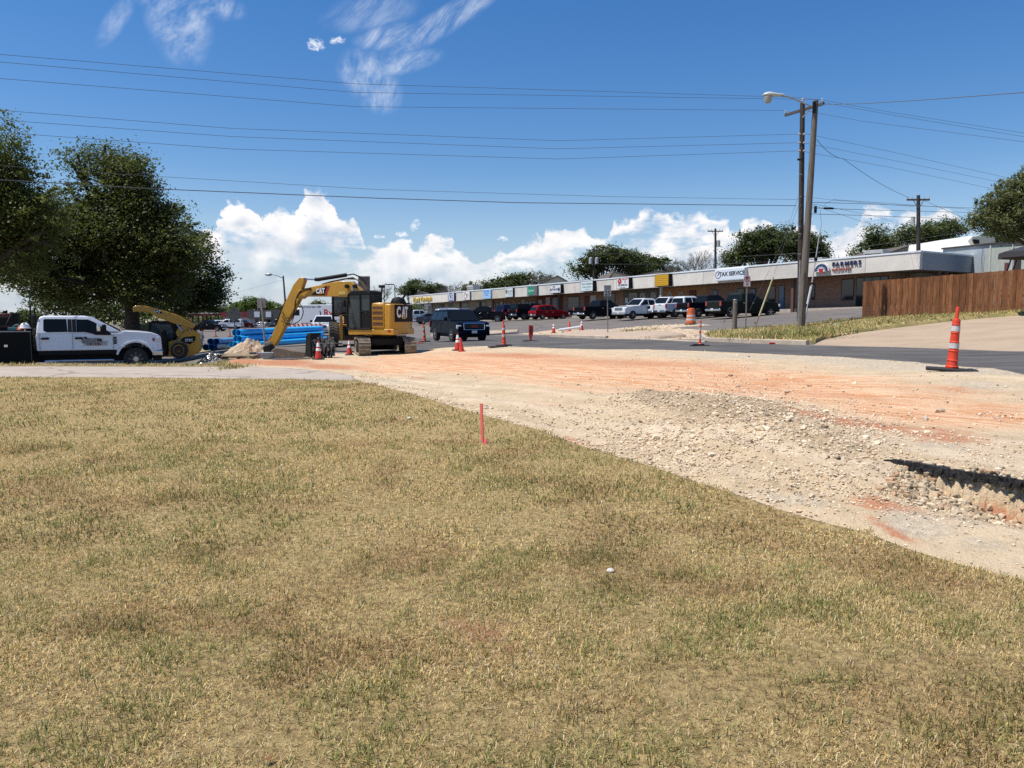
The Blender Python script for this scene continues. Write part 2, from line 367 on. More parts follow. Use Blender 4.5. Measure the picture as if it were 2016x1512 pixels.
def G(px, D):
    """ground point seen in column px at depth D"""
    X = (px-W0/2)/F*D; z = gz(X, D)
    for _ in range(3):
        c, s = math.cos(PITCH), math.sin(PITCH); X = (px-W0/2)/F*(D*c-(z-CAMZ)*s); z = gz(X, D)
    return Vector((X, D, z))
_Dl = np.exp(np.linspace(math.log(2.0), math.log(400), 900))
def hit(px, py):
    r = ray(px, py); X = r.x/r.y*_Dl; Z = CAMZ+r.z/r.y*_Dl
    g = Z-tz(X, _Dl); i = np.nonzero(g <= 0)[0]
    if not len(i): i = [len(_Dl)-1]
    i = max(1, i[0]); t = g[i-1]/(g[i-1]-g[i]) if g[i-1] != g[i] else 0
    D = _Dl[i-1]+(_Dl[i]-_Dl[i-1])*min(max(t, 0), 1); return Vector((r.x/r.y*D, D, CAMZ+r.z/r.y*D))
# zones, drawn on the ground: outlines read off the photograph and laid on the terrain
LAWNEDGE = [(699,751),(798,775),(885,802),(930,815),(987,832),(1046,847),(1100,866),(1180,895),(1283,925),(1373,957),(1453,981),(1541,1012),(1620,1036),(1700,1055),(1791,1090),(1884,1119),(1992,1146),(2080,1172)]
def hp(l): return [(lambda q: (q.x, q.y))(hit(*p)) for p in l]
ed = hp(LAWNEDGE)
Z_ = {}
Z_['lawn'] = [(-30, 19.2)]+[(x, 19.2) for x in (-20, -12, -8)]+[(-5.5, 19.0)]+ed+[(4.6, 3.2), (4.6, .9), (-4.6, .9)]
Z_['sidewalk'] = [(-30, 23.4), (-20, 23.4), (-12, 23.4), (-8.1, 23.3), (-6.6, 22.6), (-5.0, 21.0), (-4.1, 19.6), ed[0], (-5.5, 19.0), (-8, 19.2), (-12, 19.2), (-20, 19.2), (-30, 19.2)]
Z_['verge'] = [(-30, 24.2), (-12, 24.2), (-9.9, 24.3), (-10.6, 27), (-10.05, 27.1), (-9.2, 24.9), (-8.9, 23.6), (-8.1, 23.3), (-12, 23.4), (-20, 23.4), (-30, 23.4)]
near = [(2400,752),(2016,737),(1900,722),(1800,712),(1650,702),(1500,696),(1400,692),(1200,688),(1060,684),(960,681),(880,684),(800,692)]
far = [(700,664),(820,666),(900,663),(1000,661),(1100,663),(1195,667),(1290,668),(1390,672),(1480,677),(1600,681),(1750,684),(2016,693),(2400,710)]
Z_['street'] = hp(near)+hp(far)
Z_['grass_island'] = hp([(1396,671),(1384,664),(1400,656),(1470,650),(1560,644),(1640,636),(1700,629.5),(1760,627),(1880,622),(2016,617.5),(2300,606),(2300,610),(2016,620.5),(1930,627),(1860,634),(1760,646),(1690,655),(1625,667),(1600,677),(1480,674)])
Z_['driveway'] = hp([(1602,679),(1625,667),(1690,655),(1760,646),(1860,634),(1930,627),(2016,620.5),(2300,610),(2400,702),(2016,691.5),(1750,683)])
Z_['pavement'] = hp([(1290,667.5),(1195,666.5),(1090,662),(1120,656),(1180,652),(1260,655),(1330,659),(1350,664)])
Z_['median'] = hp([(850,661),(880,657),(985,653.5),(1020,652),(1019,655),(960,660),(900,663)])
Z_['dirt_patch'] = hp([(1384,668),(1290,668),(1350,664),(1330,659),(1260,655),(1180,652),(1100,659),(1020,658),(1100,648),(1200,648),(1260,643),(1385,638),(1400,640),(1310,646),(1400,651),(1384,660)])
Z_['verge_beyond'] = hp([(300,690),(390,684),(480,680),(478,687),(390,693),(300,703)])
Z_['dirt'] = [tuple(p) for p in (ed[0],)]+[(-4.1, 19.6), (-5.0, 21.0), (-6.6, 22.6), (-8.1, 23.3), (-8.9, 23.6), (-9.2, 24.9), (-10.05, 27.1), (-11.6, 31), (-10.6, 33.5)]+hp([(640,696),(740,694),(800,692)])+hp(near[:-1][::-1])+[(8, 3.5)]+[(4.6, 3.2)]+ed[::-1][:-1]
Z_['far_ground'] = [(-1e3, 190), (1e3, 190), (1e3, 1e4), (-1e3, 1e4)]
def toab(q): return (q[0]/q[1], math.log(q[1]))
pts = []
amax = 1.25; NA = 560
la = np.linspace(-amax, amax, NA)
b = math.log(.9); lb = [b]
while b < math.log(380):
    D = math.exp(b)
    b += .03 if D < 3 else (.011 if D < 20 else (.016 if D < 60 else .035)); lb.append(b)
A, B = np.meshgrid(la, lb, indexing='ij'); A = A+(RNG.random(A.shape)-.5)*(la[1]-la[0])*.5; B = B+(RNG.random(B.shape)-.5)*.004
keep = (np.abs(A) < .78) | (np.indices(A.shape)[0] % 6 == 0)
pts = [Vector((float(a), float(b_))) for a, b_ in zip(A[keep].ravel(), B[keep].ravel())]
faces_in = []
for k, pl in Z_.items():
    ab = [toab(q) for q in pl]; d = []
    for i in range(len(ab)):
        p, q = np.array(ab[i]), np.array(ab[(i+1) % len(ab)]); L = np.hypot(*(q-p)); ns = max(1, int(L/.02))
        for j in range(ns):
            m_ = p+(q-p)*j/ns; d.append(Vector((float(m_[0]), float(m_[1]))))
    if k == 'far_ground': d = [Vector((-1.3, math.log(190.))), Vector((1.3, math.log(190.))), Vector((1.3, 6.2)), Vector((-1.3, 6.2))]
    faces_in.append(list(range(len(pts), len(pts)+len(d)))); pts += d; Z_[k] = [tuple(v) for v in d]
cv, _, cf, *_r = delaunay_2d_cdt(pts, [], faces_in, 0, 1e-7)
cv = np.array([(v.x, v.y) for v in cv]); cf = np.array([f for f in cf if len(f) == 3])
cen = cv[cf].mean(1)
def pip(P_, poly):
    x, y = P_[:, 0], P_[:, 1]; r = np.zeros(len(P_), bool); n = len(poly); j = n-1
    for i in range(n):
        xi, yi = poly[i]; xj, yj = poly[j]
        if yi != yj:
            c_ = ((yi > y) != (yj > y)) & (x < (xj-xi)*(y-yi)/(yj-yi)+xi); r ^= c_
        j = i
    return r
zone = np.full(len(cf), -1); names = ['lawn', 'sidewalk', 'verge', 'grass_island', 'driveway', 'pavement', 'median', 'street', 'dirt_patch', 'verge_beyond', 'dirt', 'far_ground']
for i, k in enumerate(names):
    mk = pip(cen, Z_[k]) & (zone < 0); zone[mk] = i
cY = np.exp(cv[:, 1]); cX = cv[:, 0]*cY; cZ = tz(cX, cY)
ppx, ppy = proj(cX, cY, cZ)
# rubble relief on the dug-up ground
RIDGE = [(1262,795,60,14,.10),(1340,800,90,22,.09),(1450,820,110,30,.12),(1560,870,120,40,.10),(1660,900,80,28,.045),(1400,870,160,60,.04),(1800,950,120,22,.012),(1600,960,120,30,.04)]
rub = np.zeros(len(cv)); bump = np.zeros(len(cv))
for x, y, rx, ry, h in RIDGE:
    g_ = np.exp(-((ppx-x)/rx)**2-((ppy-y)/ry)**2); rub = np.maximum(rub, g_); bump += h*g_*1.3
isd = np.zeros(len(cv), bool); isd[np.unique(cf[zone == names.index('dirt')])] = True
bnd = np.zeros(len(cv), bool); 
for i in range(len(names)):
    if names[i] != 'dirt': bnd[np.unique(cf[zone == i])] = True
inn = isd & ~bnd
near_ = 1-sst(cY, 10, 22)
rubw = np.clip(rub*1.2+.25*(1-sst(np.abs(ppy-(830+(ppx-930)*.33)), 0, 140)), 0, 1)
rough_ = (fbm(cX*5, cY*5, 4, 5)-.5)*(.03+.12*rubw)*near_+(fbm(cX*18, cY*18, 3, 9)-.5)*(.008+.045*rubw)*near_
_tr = np.exp(-((ppx-1930)/170)**2-((ppy-985)/45)**2)
rough_ += (fbm(cX*14, cY*22, 3, 19)-.5)*.10*_tr
rough_ += (fbm(cX*.8, cY*.8, 3, 2)-.5)*.07*(1-sst(cY, 22, 34))
# wheel ruts along the works
rt = cX*.82+cY*.57
rough_ += .012*np.sin(rt*9+3*fbm(cX*.5, cY*.5, 2, 8))*np.exp(-((cY-15)/5)**2)
cZ = cZ+inn*(rough_+bump*near_)
lw = np.zeros(len(cv), bool); lw[np.unique(cf[zone == 0])] = True
cZ = cZ+(lw & ~isd)*(fbm(cX*1.5, cY*1.5, 3, 4)-.5)*.03
_order = np.argsort(cY)
def zat(X, Y):
    """surface height incl. relief, nearest vertex (for scattering)"""
    return None
# attributes: clay red, pale dust, grey gravel, dark stain
BL = {'red': [(1680,838,190,12,.9,.09),(1850,860,120,22,.7,.1),(1760,1000,110,15,.9,.2),(1760,1046,60,14,.8,.4),(1960,1015,70,18,.8,.3),(1500,818,150,8,.5,.13),(1600,775,330,10,.45,.1),(1240,715,300,10,.55,.03),(1020,700,160,7,.7,.02),(1450,745,260,9,.4,.06),(640,722,90,8,.8,.05),(560,714,70,7,1.1,.0),(480,712,60,6,1,.0),(620,735,60,7,.8,.1),(820,745,30,6,.5,0),(1130,868,60,8,.5,.2),(1900,770,150,9,.5,.08),(900,712,200,6,.45,.02),(1950,800,200,18,.35,.05),(1700,700,120,3,.3,0),(720,770,60,6,.3,.2)],
      'orange': [(1400,752,560,36,1.0,.07),(1000,718,330,22,1.0,.03),(1850,812,260,34,.95,.07),(760,725,90,18,.7,.0),(1100,790,120,20,.3,.1),(1300,720,400,18,.6,.03)],
      'grey': [(1800,720,330,16,.95,.06),(1500,702,300,7,.8,.02),(1930,760,160,14,.6,.06),(760,750,100,7,.7,.05),(1560,990,110,14,.7,.15),(1850,1040,170,45,.65,.2),(1000,850,120,10,.6,.3),(1600,925,50,30,.1,0),(1900,885,160,22,.5,.1),(1180,735,120,8,.35,0),(690,700,80,6,.8,0),(560,700,90,7,.9,0),(2000,1100,150,40,.5,.3),(1950,755,60,8,.7,0)],
      'tan': [(1450,830,200,30,.9,.12),(1640,890,140,35,.7,.15),(1300,800,80,16,.9,.05),(1700,930,120,20,.5,.1)]}
ATT = {}
for k, l in BL.items():
    a = np.zeros(len(cv))
    for x, y, rx, ry, s_, an in l:
        dx_, dy_ = ppx-x, ppy-y; u = dx_*math.cos(an)+dy_*math.sin(an); v = -dx_*math.sin(an)+dy_*math.cos(an)
        a = np.maximum(a, s_*np.exp(-(u/rx)**2-(v/ry)**2))
    ATT[k] = a
BARE = [(950,1258,50,22,.8,.1),(905,1243,30,12,.8,0),(800,1120,50,14,.35,0),(1900,1180,80,20,.3,.2),(690,880,60,10,.35,0),(1000,1290,40,18,.6,0)]
_b = np.zeros(len(cv))
for x, y, rx, ry, s_, an in BARE: _b = np.maximum(_b, s_*np.exp(-((ppx-x)/rx)**2-((ppy-y)/ry)**2))
def gmat(name, base, base2, sc=2.0, rough=.9, bump=.3, bsc=60., zone='x', speck=None, spk=(0, 0, 0), cracks=0, stretch=None, big=None, red=False):
    m = bpy.data.materials.new(name); m.use_nodes = True; t = NT(m.node_tree); b = m.node_tree.nodes['Principled BSDF']
    pos = t.n('ShaderNodeNewGeometry').outputs['Position']
    f = t.ramp(t.noise(pos, sc, 6, .62), .32, .68)
    c = t.mix(f, base, base2)
    if stretch:
        ag = stretch; x, y, z = t.sep(pos)
        v = t.xyz(t.m('ADD', t.m('MULTIPLY', x, math.cos(ag)*.12), t.m('MULTIPLY', y, math.sin(ag)*.12)), t.m('ADD', t.m('MULTIPLY', x, -math.sin(ag)), t.m('MULTIPLY', y, math.cos(ag))), 0.0)
        c = t.mix(t.ramp(t.noise(v, 2.6, 5, .65), .42, .72, 0, .55), c, big or tuple(q*1.35 for q in base))
    if speck:
        c = t.mix(t.ramp(t.noise(pos, speck, 3, .7), .56, .68, 0, .8), c, spk)
    if cracks:
        vo = t.n('ShaderNodeTexVoronoi', feature='DISTANCE_TO_EDGE'); vo.inputs['Scale'].default_value = cracks
        t.put(vo.inputs['Vector'], t.vm('ADD', pos, t.noise(pos, 1.5, 4, .6, color=True)))
        c = t.mix(t.ramp(vo.outputs['Distance'], .0, .012, .75, 0), c, tuple(q*.45 for q in base))
    if red: c = t.mix(t.n('ShaderNodeAttribute', attribute_name='bare').outputs['Fac'], c, (.38, .17, .09))
    t.put(b.inputs['Base Color'], c); b.inputs['Roughness'].default_value = rough; b.inputs['Specular IOR Level'].default_value = .25
    bn = t.n('ShaderNodeBump'); bn.inputs['Strength'].default_value = bump; bn.inputs['Distance'].default_value = .02
    t.put(bn.inputs['Height'], t.noise(pos, bsc, 5, .65)); t.put(b.inputs['Normal'], bn.outputs[0])
    return m
def dirtmat():
    m = bpy.data.materials.new('limestone_dirt'); m.use_nodes = True; t = NT(m.node_tree); b = m.node_tree.nodes['Principled BSDF']
    pos = t.n('ShaderNodeNewGeometry').outputs['Position']; x, y, z = t.sep(pos)
    ag = math.atan2(.80, -.60)
    v = t.xyz(t.m('ADD', t.m('MULTIPLY', x, math.cos(ag)*.14), t.m('MULTIPLY', y, math.sin(ag)*.14)), t.m('ADD', t.m('MULTIPLY', x, -math.sin(ag)), t.m('MULTIPLY', y, math.cos(ag))), 0.0)
    s1 = t.noise(v, 1.7, 6, .68); s2 = t.noise(v, 6.5, 5, .7); n1_ = t.noise(pos, 2.2, 6, .65); n2_ = t.noise(pos, 14, 5, .7); n3 = t.noise(pos, 70, 3, .7)
    A_ = lambda k: t.n('ShaderNodeAttribute', attribute_name=k).outputs['Fac']
    def msk(a, n, k=.9, lo=.45, hi=.75): return t.ramp(t.m('ADD', a, t.m('MULTIPLY', t.m('SUBTRACT', n, .5), k)), lo, hi)
    c = t.mix(t.ramp(n1_, .35, .68), (.62, .48, .31), (.50, .38, .235))
    c = t.mix(t.ramp(s1, .45, .7, 0, .6), c, (.76, .64, .48))
    c = t.mix(msk(A_('orange'), s1, 1.5, .12, .72), c, t.mix(t.ramp(s2, .40, .60), (.60, .29, .14), (.74, .50, .31)))
    c = t.mix(msk(A_('red'), t.m('ADD', t.m('MULTIPLY', s2, .6), t.m('MULTIPLY', n2_, .4)), 2.4, .28, .75), c, t.mix(n2_, (.40, .15, .07), (.58, .29, .16)))
    c = t.mix(msk(A_('grey'), n1_, 1.4, .35, .7), c, t.mix(t.ramp(n2_, .35, .65), (.44, .36, .25), (.60, .50, .37)))
    c = t.mix(msk(A_('tan'), n2_, 1.2, .3, .8), c, t.mix(t.ramp(n2_, .35, .7), (.42, .32, .20), (.31, .22, .13)))
    c = t.mix(t.ramp(n3, .58, .70, 0, .45), c, (.74, .62, .46)); c = t.mix(t.ramp(n3, .30, .42, .6, 0), c, (.22, .16, .11))
    t.put(b.inputs['Base Color'], c); b.inputs['Roughness'].default_value = .95; b.inputs['Specular IOR Level'].default_value = .15
    bn = t.n('ShaderNodeBump'); bn.inputs['Strength'].default_value = .9; bn.inputs['Distance'].default_value = .04
    t.put(bn.inputs['Height'], t.m('ADD', t.m('MULTIPLY', n2_, 1.0), t.m('MULTIPLY', t.noise(pos, 45, 4, .7), .5))); t.put(b.inputs['Normal'], bn.outputs[0])
    return m
GM = {
 'lawn': gmat('dry_thatch', (.56, .41, .18), (.28, .19, .08), 22.0, bump=1.0, bsc=120, speck=48, spk=(.13, .095, .04), big=None, red=True),
 'verge': gmat('verge_thatch', (.34, .26, .13), (.20, .17, .07), 2.0, bump=.8, bsc=40, speck=9, spk=(.40, .20, .10)),
 'verge_beyond': None, 'grass_island': gmat('island_grass', (.38, .30, .13), (.19, .17, .06), .9, bump=.8, bsc=30, speck=5, spk=(.38, .26, .15)),
 'sidewalk': gmat('old_concrete', (.44, .37, .30), (.37, .31, .25), 1.2, bump=.15, speck=20, spk=(.36, .31, .26), cracks=.12),
 'driveway': gmat('driveway_concrete', (.43, .325, .22), (.37, .275, .185), .8, bump=.15, speck=8, spk=(.30, .24, .18), cracks=.08),
 'pavement': gmat('kerb_concrete', (.46, .35, .25), (.40, .31, .23), 1.5, bump=.2), 'median': None,
 'street': gmat('street_asphalt', (.105, .096, .086), (.070, .066, .062), .7, bump=.3, bsc=80, speck=40, spk=(.15, .14, .13), stretch=math.atan2(.82, -.57), big=(.20, .18, .155)),
 'dirt_patch': gmat('pale_rubble', (.60, .48, .33), (.45, .31, .20), .9, bump=.8, bsc=9, speck=4, spk=(.30, .26, .22)),
 'dirt': dirtmat(),
 'far_ground': gmat('far_dry_ground', (.30, .26, .14), (.20, .20, .09), .05, bump=.1, bsc=2),
 'parking_lot': gmat('parking_asphalt', (.17, .148, .128), (.125, .110, .098), .35, bump=.2, bsc=50, speck=1.5, spk=(.20, .17, .14), cracks=.10, stretch=math.atan2(.82, -.57), big=(.22, .19, .16)),
}
GM['verge_beyond'] = GM['grass_island']; GM['median'] = GM['pavement']
OFF = {'lawn': .03, 'verge': .04, 'sidewalk': .02, 'grass_island': .12, 'median': .13, 'pavement': .12}
GN = {'lawn': 'lawn_ground', 'dirt': 'dirt_ground', 'median': 'median_pavement', 'dirt_patch': 'rubble_path', 'driveway': 'driveway_road', 'grass_island': 'island_ground', 'verge': 'verge_ground', 'verge_beyond': 'verge_ground_beyond'}
BD = {}
for i, k in list(enumerate(names))+[(-1, 'parking_lot')]:
    fz = cf[zone == i]
    if not len(fz): print('EMPTY ZONE', k); continue
    u, inv = np.unique(fz, return_inverse=True); inv = inv.reshape(fz.shape)
    V = np.stack([cX[u], cY[u], cZ[u]+OFF.get(k, 0)], 1); Fs = [inv]
    e = np.concatenate([inv[:, [0, 1]], inv[:, [1, 2]], inv[:, [2, 0]]]); es = np.sort(e, 1)
    key = es[:, 0]*len(u)+es[:, 1]; uq, ix, cnt = np.unique(key, return_index=True, return_counts=True); be = e[ix[cnt == 1]]
    if OFF.get(k) or k in ('dirt', 'street'):
        n0 = len(V); bu = np.unique(be); mp = np.full(len(u), -1); mp[bu] = np.arange(len(bu))+n0
        lowv = V[bu].copy(); lowv[:, 2] -= .3; V = np.vstack([V, lowv]); Fs.append(np.stack([be[:, 1], be[:, 0], mp[be[:, 0]], mp[be[:, 1]]], 1))
    at = {kk: np.concatenate([a[u], np.zeros(len(V)-len(u))]) for kk, a in ATT.items()} if k == 'dirt' else ({'bare': np.concatenate([_b[u], np.zeros(len(V)-len(u))])} if k == 'lawn' else None)
    o = npmesh(GN.get(k, k), V, Fs, GM[k], attrs=at, smooth=(k not in ('x',)))
    o['kind'] = 'structure'
# distant land sheet
s = MB(); s.add([(-6000, -3000, -4.5), (6000, -3000, -4.5), (6000, 9000, -4.5), (-6000, 9000, -4.5)], [[0, 1, 2, 3]])
o = s.build('land', GM['far_ground'], smooth=0); o['kind'] = 'structure'
# height lookup through a raster in (a,b) for scattering
def interp(X, Y):
    return tz(X, Y)
# ---------------------------------------------------------------- common materials
def paint(n, c, r=.35, coat=None, metal=0.0): return mat('paint_'+n, c, rough=r if max(c) > .2 else .14, coat=(.6 if max(c) > .2 else .0) if coat is None else coat, metal=metal, spec=.5 if max(c) > .2 else .015)
GLASS = mat('dark_glass', (.008, .011, .014), rough=.05, spec=.12)
CHROME = mat('chrome', (.62, .63, .65), rough=.18, metal=1.0)
RUBBER = mat('tyre_rubber', (.022, .021, .02), rough=.85, var=.3, scale=8, bump=.3)
BLACK = mat('black_plastic', (.009, .009, .010), rough=.6, spec=.18)
ALLOY = mat('alloy', (.42, .43, .44), rough=.3, metal=.85)
HEADL = mat('headlight_lens', (.62, .64, .66), rough=.1, coat=1)
TAILL = mat('taillight_lens', (.38, .012, .012), rough=.15, coat=1)
PLATE = mat('plate_white', (.62, .62, .60), rough=.5)
STEEL = mat('galvanised', (.36, .37, .37), rough=.45, metal=.5, var=.25, scale=9)
# ---------------------------------------------------------------- vehicles (x forward, y left, z up)
SPEC = {
 'pickup': dict(L=5.8, W=2.0, r=.40, ax=(-1.85, 1.95), sill=.52, body=[(-2.84, .62), (-2.88, 1.18), (-2.8, 1.27), (-.95, 1.29), (1.05, 1.29), (1.9, 1.24), (2.6, 1.14), (2.84, 1.0), (2.90, .78), (2.86, .48)],
   cab=[(-.97, 1.27), (-.86, 1.83), (-.68, 1.93), (.3, 1.95), (.52, 1.90), (1.22, 1.27)], win=[[(-.80, 1.34), (-.70, 1.78), (-.02, 1.80), (-.02, 1.34)], [(.06, 1.33), (.06, 1.80), (.44, 1.79), (.98, 1.33)]], belt=1.29),
 'suv': dict(L=5.2, W=2.04, r=.40, ax=(-1.48, 1.50), sill=.46, body=[(-2.56, .55), (-2.60, 1.05), (-2.58, 1.2), (1.0, 1.24), (1.9, 1.21), (2.38, 1.17), (2.55, 1.08), (2.61, .8), (2.57, .40)],
   cab=[(-2.57, 1.18), (-2.40, 1.74), (-2.2, 1.86), (.1, 1.89), (.36, 1.84), (1.12, 1.22)], win=[[(-2.36, 1.30), (-2.24, 1.72), (-1.42, 1.75), (-1.42, 1.28)], [(-1.32, 1.28), (-1.32, 1.75), (-.42, 1.77), (-.42, 1.28)], [(-.32, 1.28), (-.32, 1.77), (.30, 1.74), (.84, 1.28)]], belt=1.24),
 'crossover': dict(L=4.5, W=1.84, r=.35, ax=(-1.32, 1.36), sill=.36, body=[(-2.2, .5), (-2.25, .85), (-2.18, 1.0), (.8, 1.02), (1.6, .96), (2.08, .84), (2.25, .6), (2.2, .3)],
   cab=[(-2.15, .98), (-1.85, 1.45), (-1.6, 1.6), (-.4, 1.68), (.1, 1.62), (1.0, 1.0)], win=[[(-1.75, 1.1), (-1.6, 1.36), (-1.02, 1.5), (-1.02, 1.08)], [(-.94, 1.08), (-.94, 1.5), (-.2, 1.54), (-.2, 1.06)], [(-.12, 1.06), (-.12, 1.54), (.08, 1.52), (.72, 1.06)]], belt=1.02),
 'sedan': dict(L=4.8, W=1.83, r=.33, ax=(-1.42, 1.45), sill=.30, body=[(-2.36, .45), (-2.40, .8), (-2.3, .98), (-1.6, 1.0), (.9, .95), (1.7, .86), (2.2, .72), (2.38, .55), (2.34, .26)],
   cab=[(-1.9, .96), (-1.2, 1.36), (-.9, 1.43), (-.1, 1.45), (.15, 1.40), (1.05, .93)], win=[[(-1.4, 1.02), (-1.0, 1.32), (-.45, 1.37), (-.45, 1.0)], [(-.37, 1.0), (-.37, 1.37), (.05, 1.36), (.75, 1.0)]], belt=.96),
}
def arch(x, r, z0, n=9):
    h = math.acos(min(1, max(-1, (z0-.0)/r)))if z0 < r else 0
    return [(x+r*math.sin(a), r*math.cos(a)) for a in np.linspace(-h, h, n)]
def wheel(par, x, y, r, wdt=.25, rim=ALLOY, out=1, name='wheel', spokes=5):
    t = MB().lathe([(r*.60, -wdt/2), (r*.93, -wdt/2), (r, -wdt/2+.04), (r, wdt/2-.04), (r*.93, wdt/2), (r*.60, wdt/2)], 24, axis='y'); t.xf(Matrix.Translation((x, y, r)))
    o = t.build(name, RUBBER, par, smooth=45)
    m = MB(); yo = out*wdt/2
    m.lathe([(r*.66, -.01), (r*.66, .012), (r*.58, .014), (r*.56, -.03), (.02, -.02)], 22, axis='y', o=(0, 0, 0))
    for i in range(spokes):
        a = 2*math.pi*i/spokes; m.box((math.sin(a)*r*.32, .0, math.cos(a)*r*.32), (r*.15, .045, r*.56), M=Matrix.Rotation(a, 3, 'Y'))
    m.lathe([(r*.17, -.03), (r*.17, .04), (r*.1, .05)], 12, axis='y')
    if out < 0: m.xf(Matrix.Scale(-1, 4, (0, 1, 0)))
    m.xf(Matrix.Translation((x, y+yo*.86, r))); m.build('rim', rim, o, smooth=35)
    return o
def quadpanel(m, a, b, c, d, nrm, th=.012):
    n = Vector(nrm)*th; vs = [Vector(p) for p in (a, b, c, d)]; m.add([v-n for v in vs]+[v+n for v in vs], [[3, 2, 1, 0], [4, 5, 6, 7], [0, 1, 5, 4], [1, 2, 6, 5], [2, 3, 7, 6], [3, 0, 4, 7]])
def vehicle(kind, name, label, cat, loc, heading, pm, group=None, topper=False, rim=ALLOY, scale=1.0, grille=CHROME, camper=None, plate=True, bumper=CHROME, slope=None):
    S = SPEC[kind]; W = S['W']/2; r = S['r']
    e = empty(name, loc, heading, label, cat, group); e.scale = (scale,)*3
    if slope: e.rotation_euler = (slope[0], slope[1], heading)
    bl = S['body']; ra = r*1.24; z0 = S['sill']
    low = []
    for x in sorted(S['ax'], reverse=True): low += [(p[0], p[1]+.02) for p in arch(x, ra, z0)][::-1]
    front = (bl[-1][0], bl[-1][1]); rear = bl[0]
    poly = bl+[(p[0], max(z0, p[1])) for p in low]
    wf = lambda x, z: 1-.07*max(0, (abs(x)-S['L']/2+.55)/.55)**2-.045*max(0, (z-.95))/.35
    m = MB().prism(poly, -W, W, 0, wf); body = m.build('body', pm, e, bevel=.035, seg=2)
    wc = lambda z: W*.955-(z-S['belt'])*.34
    cb = S['cab']
    m = MB(); n = len(cb); vs = [(x, s*wc(z), z) for s in (-1, 1) for x, z in cb]
    m.add(vs, [list(range(n)), list(range(2*n-1, n-1, -1))]+[[i, (i+1) % n, n+(i+1) % n, n+i] for i in range(n)])
    m.build('cabin', pm, e, bevel=.045, seg=2)
    MB().bb(-S['L']/2+.35, S['L']/2-.3, -W*.84, W*.84, r*.75, S['belt']-.1).build('chassis', BLACK, e, smooth=0)
    for s in (-1, 1):
        for wn in S['win']:
            m = MB(); k = len(wn)
            vs = [(x, s*(wc(z)+q), z) for q in (-.01, .006) for x, z in wn]
            m.add(vs, [list(range(k)), list(range(2*k-1, k-1, -1))]+[[i, (i+1) % k, k+(i+1) % k, k+i] for i in range(k)]); m.build('window', GLASS, e, bevel=.0, smooth=0)
    (xt, zt), (xb, zb) = cb[-2], cb[-1]
    def slab(x0, z0_, x1, z1, nm):
        d = Vector((x1-x0, 0, z1-z0_)); L = d.length; d /= L; nrm = Vector((d.z, 0, -d.x));
        if nm != 'windshield': nrm = -nrm
        if (nm == 'windshield') != (nrm.x > 0): nrm = -nrm
        a, b_ = Vector((x0, 0, z0_))+d*.06, Vector((x1, 0, z1))-d*.07
        m_ = MB(); quadpanel(m_, (a.x, -wc(a.z)+.09, a.z), (a.x, wc(a.z)-.09, a.z), (b_.x, wc(b_.z)-.09, b_.z), (b_.x, -wc(b_.z)+.09, b_.z), nrm)
        m_.build(nm, GLASS, e, smooth=0)
    slab(xb, zb, xt, zt, 'windshield'); slab(cb[0][0], cb[0][1]+.02, cb[1][0], cb[1][1], 'rear_window')
    for x in S['ax']:
        for s in (-1, 1): wheel(e, x, s*(W-.13), r, out=s, rim=rim)
    xf, xr = S['L']/2, -S['L']/2; bt = S['belt']
    for s in (-1, 1):
        zl = bt-.36
        MB().bb(xf-.16, xf-.015, s*W*.86-.15, s*W*.86+.13*(1 if s < 0 else 1)-.0, zl-.10, zl+.12).build('headlight', HEADL, e, bevel=.03)
        MB().bb(xr+.0, xr+.10, s*(W*.90)-.09, s*(W*.90)+.08, bt-.42, bt-.06 if kind != 'sedan' else bt-.2).build('taillight', TAILL, e, bevel=.02)
        MB().box((cb[-1][0]-.24, s*(W+.10), S['belt']+.12), (.14, .22, .20)).build('mirror', BLACK, e, bevel=.04)
        for wn in S['win'][-2:]:
            xh = min(p[0] for p in wn)+.12; MB().box((xh, s*(W*.985+.012), bt-.17), (.20, .04, .045)).build('door_handle', grille if grille is CHROME else BLACK, e, bevel=.01)
        for wn in S['win'][-2:]:
            for xh in (min(p[0] for p in wn)-.05,):
                MB().box((xh, s*(W*.99+.001), (S['sill']+bt)/2+.03), (.012, .012, bt-S['sill']-.12)).build('door_seam', BLACK, e, smooth=0)
    g = MB().bb(xf-.08, xf-.0, -W*.55, W*.55, bt-.52, bt-.22); g.build('grille', grille, e, bevel=.02)
    g = MB()
    for i in range(4): g.bb(xf-.02, xf+.012, -W*.50, W*.50, bt-.49+i*.065, bt-.455+i*.065)
    g.build('grille_slats', BLACK, e, smooth=0)
    zb_ = .42 if kind in ('pickup', 'suv') else .34
    if bumper: MB().bb(xf-.10, xf+.05, -W*.93, W*.93, zb_, zb_+.2).build('bumper', bumper, e, bevel=.05); MB().bb(xr-.08, xr+.1, -W*.93, W*.93, zb_+.06, zb_+.25).build('bumper', bumper, e, bevel=.05)
    if plate:
        for xx, d in ((xf+.055, 1), (xr-.085, -1)): MB().box((xx, 0, zb_+.20), (.01, .32, .16)).build('license_plate', PLATE, e, smooth=0)
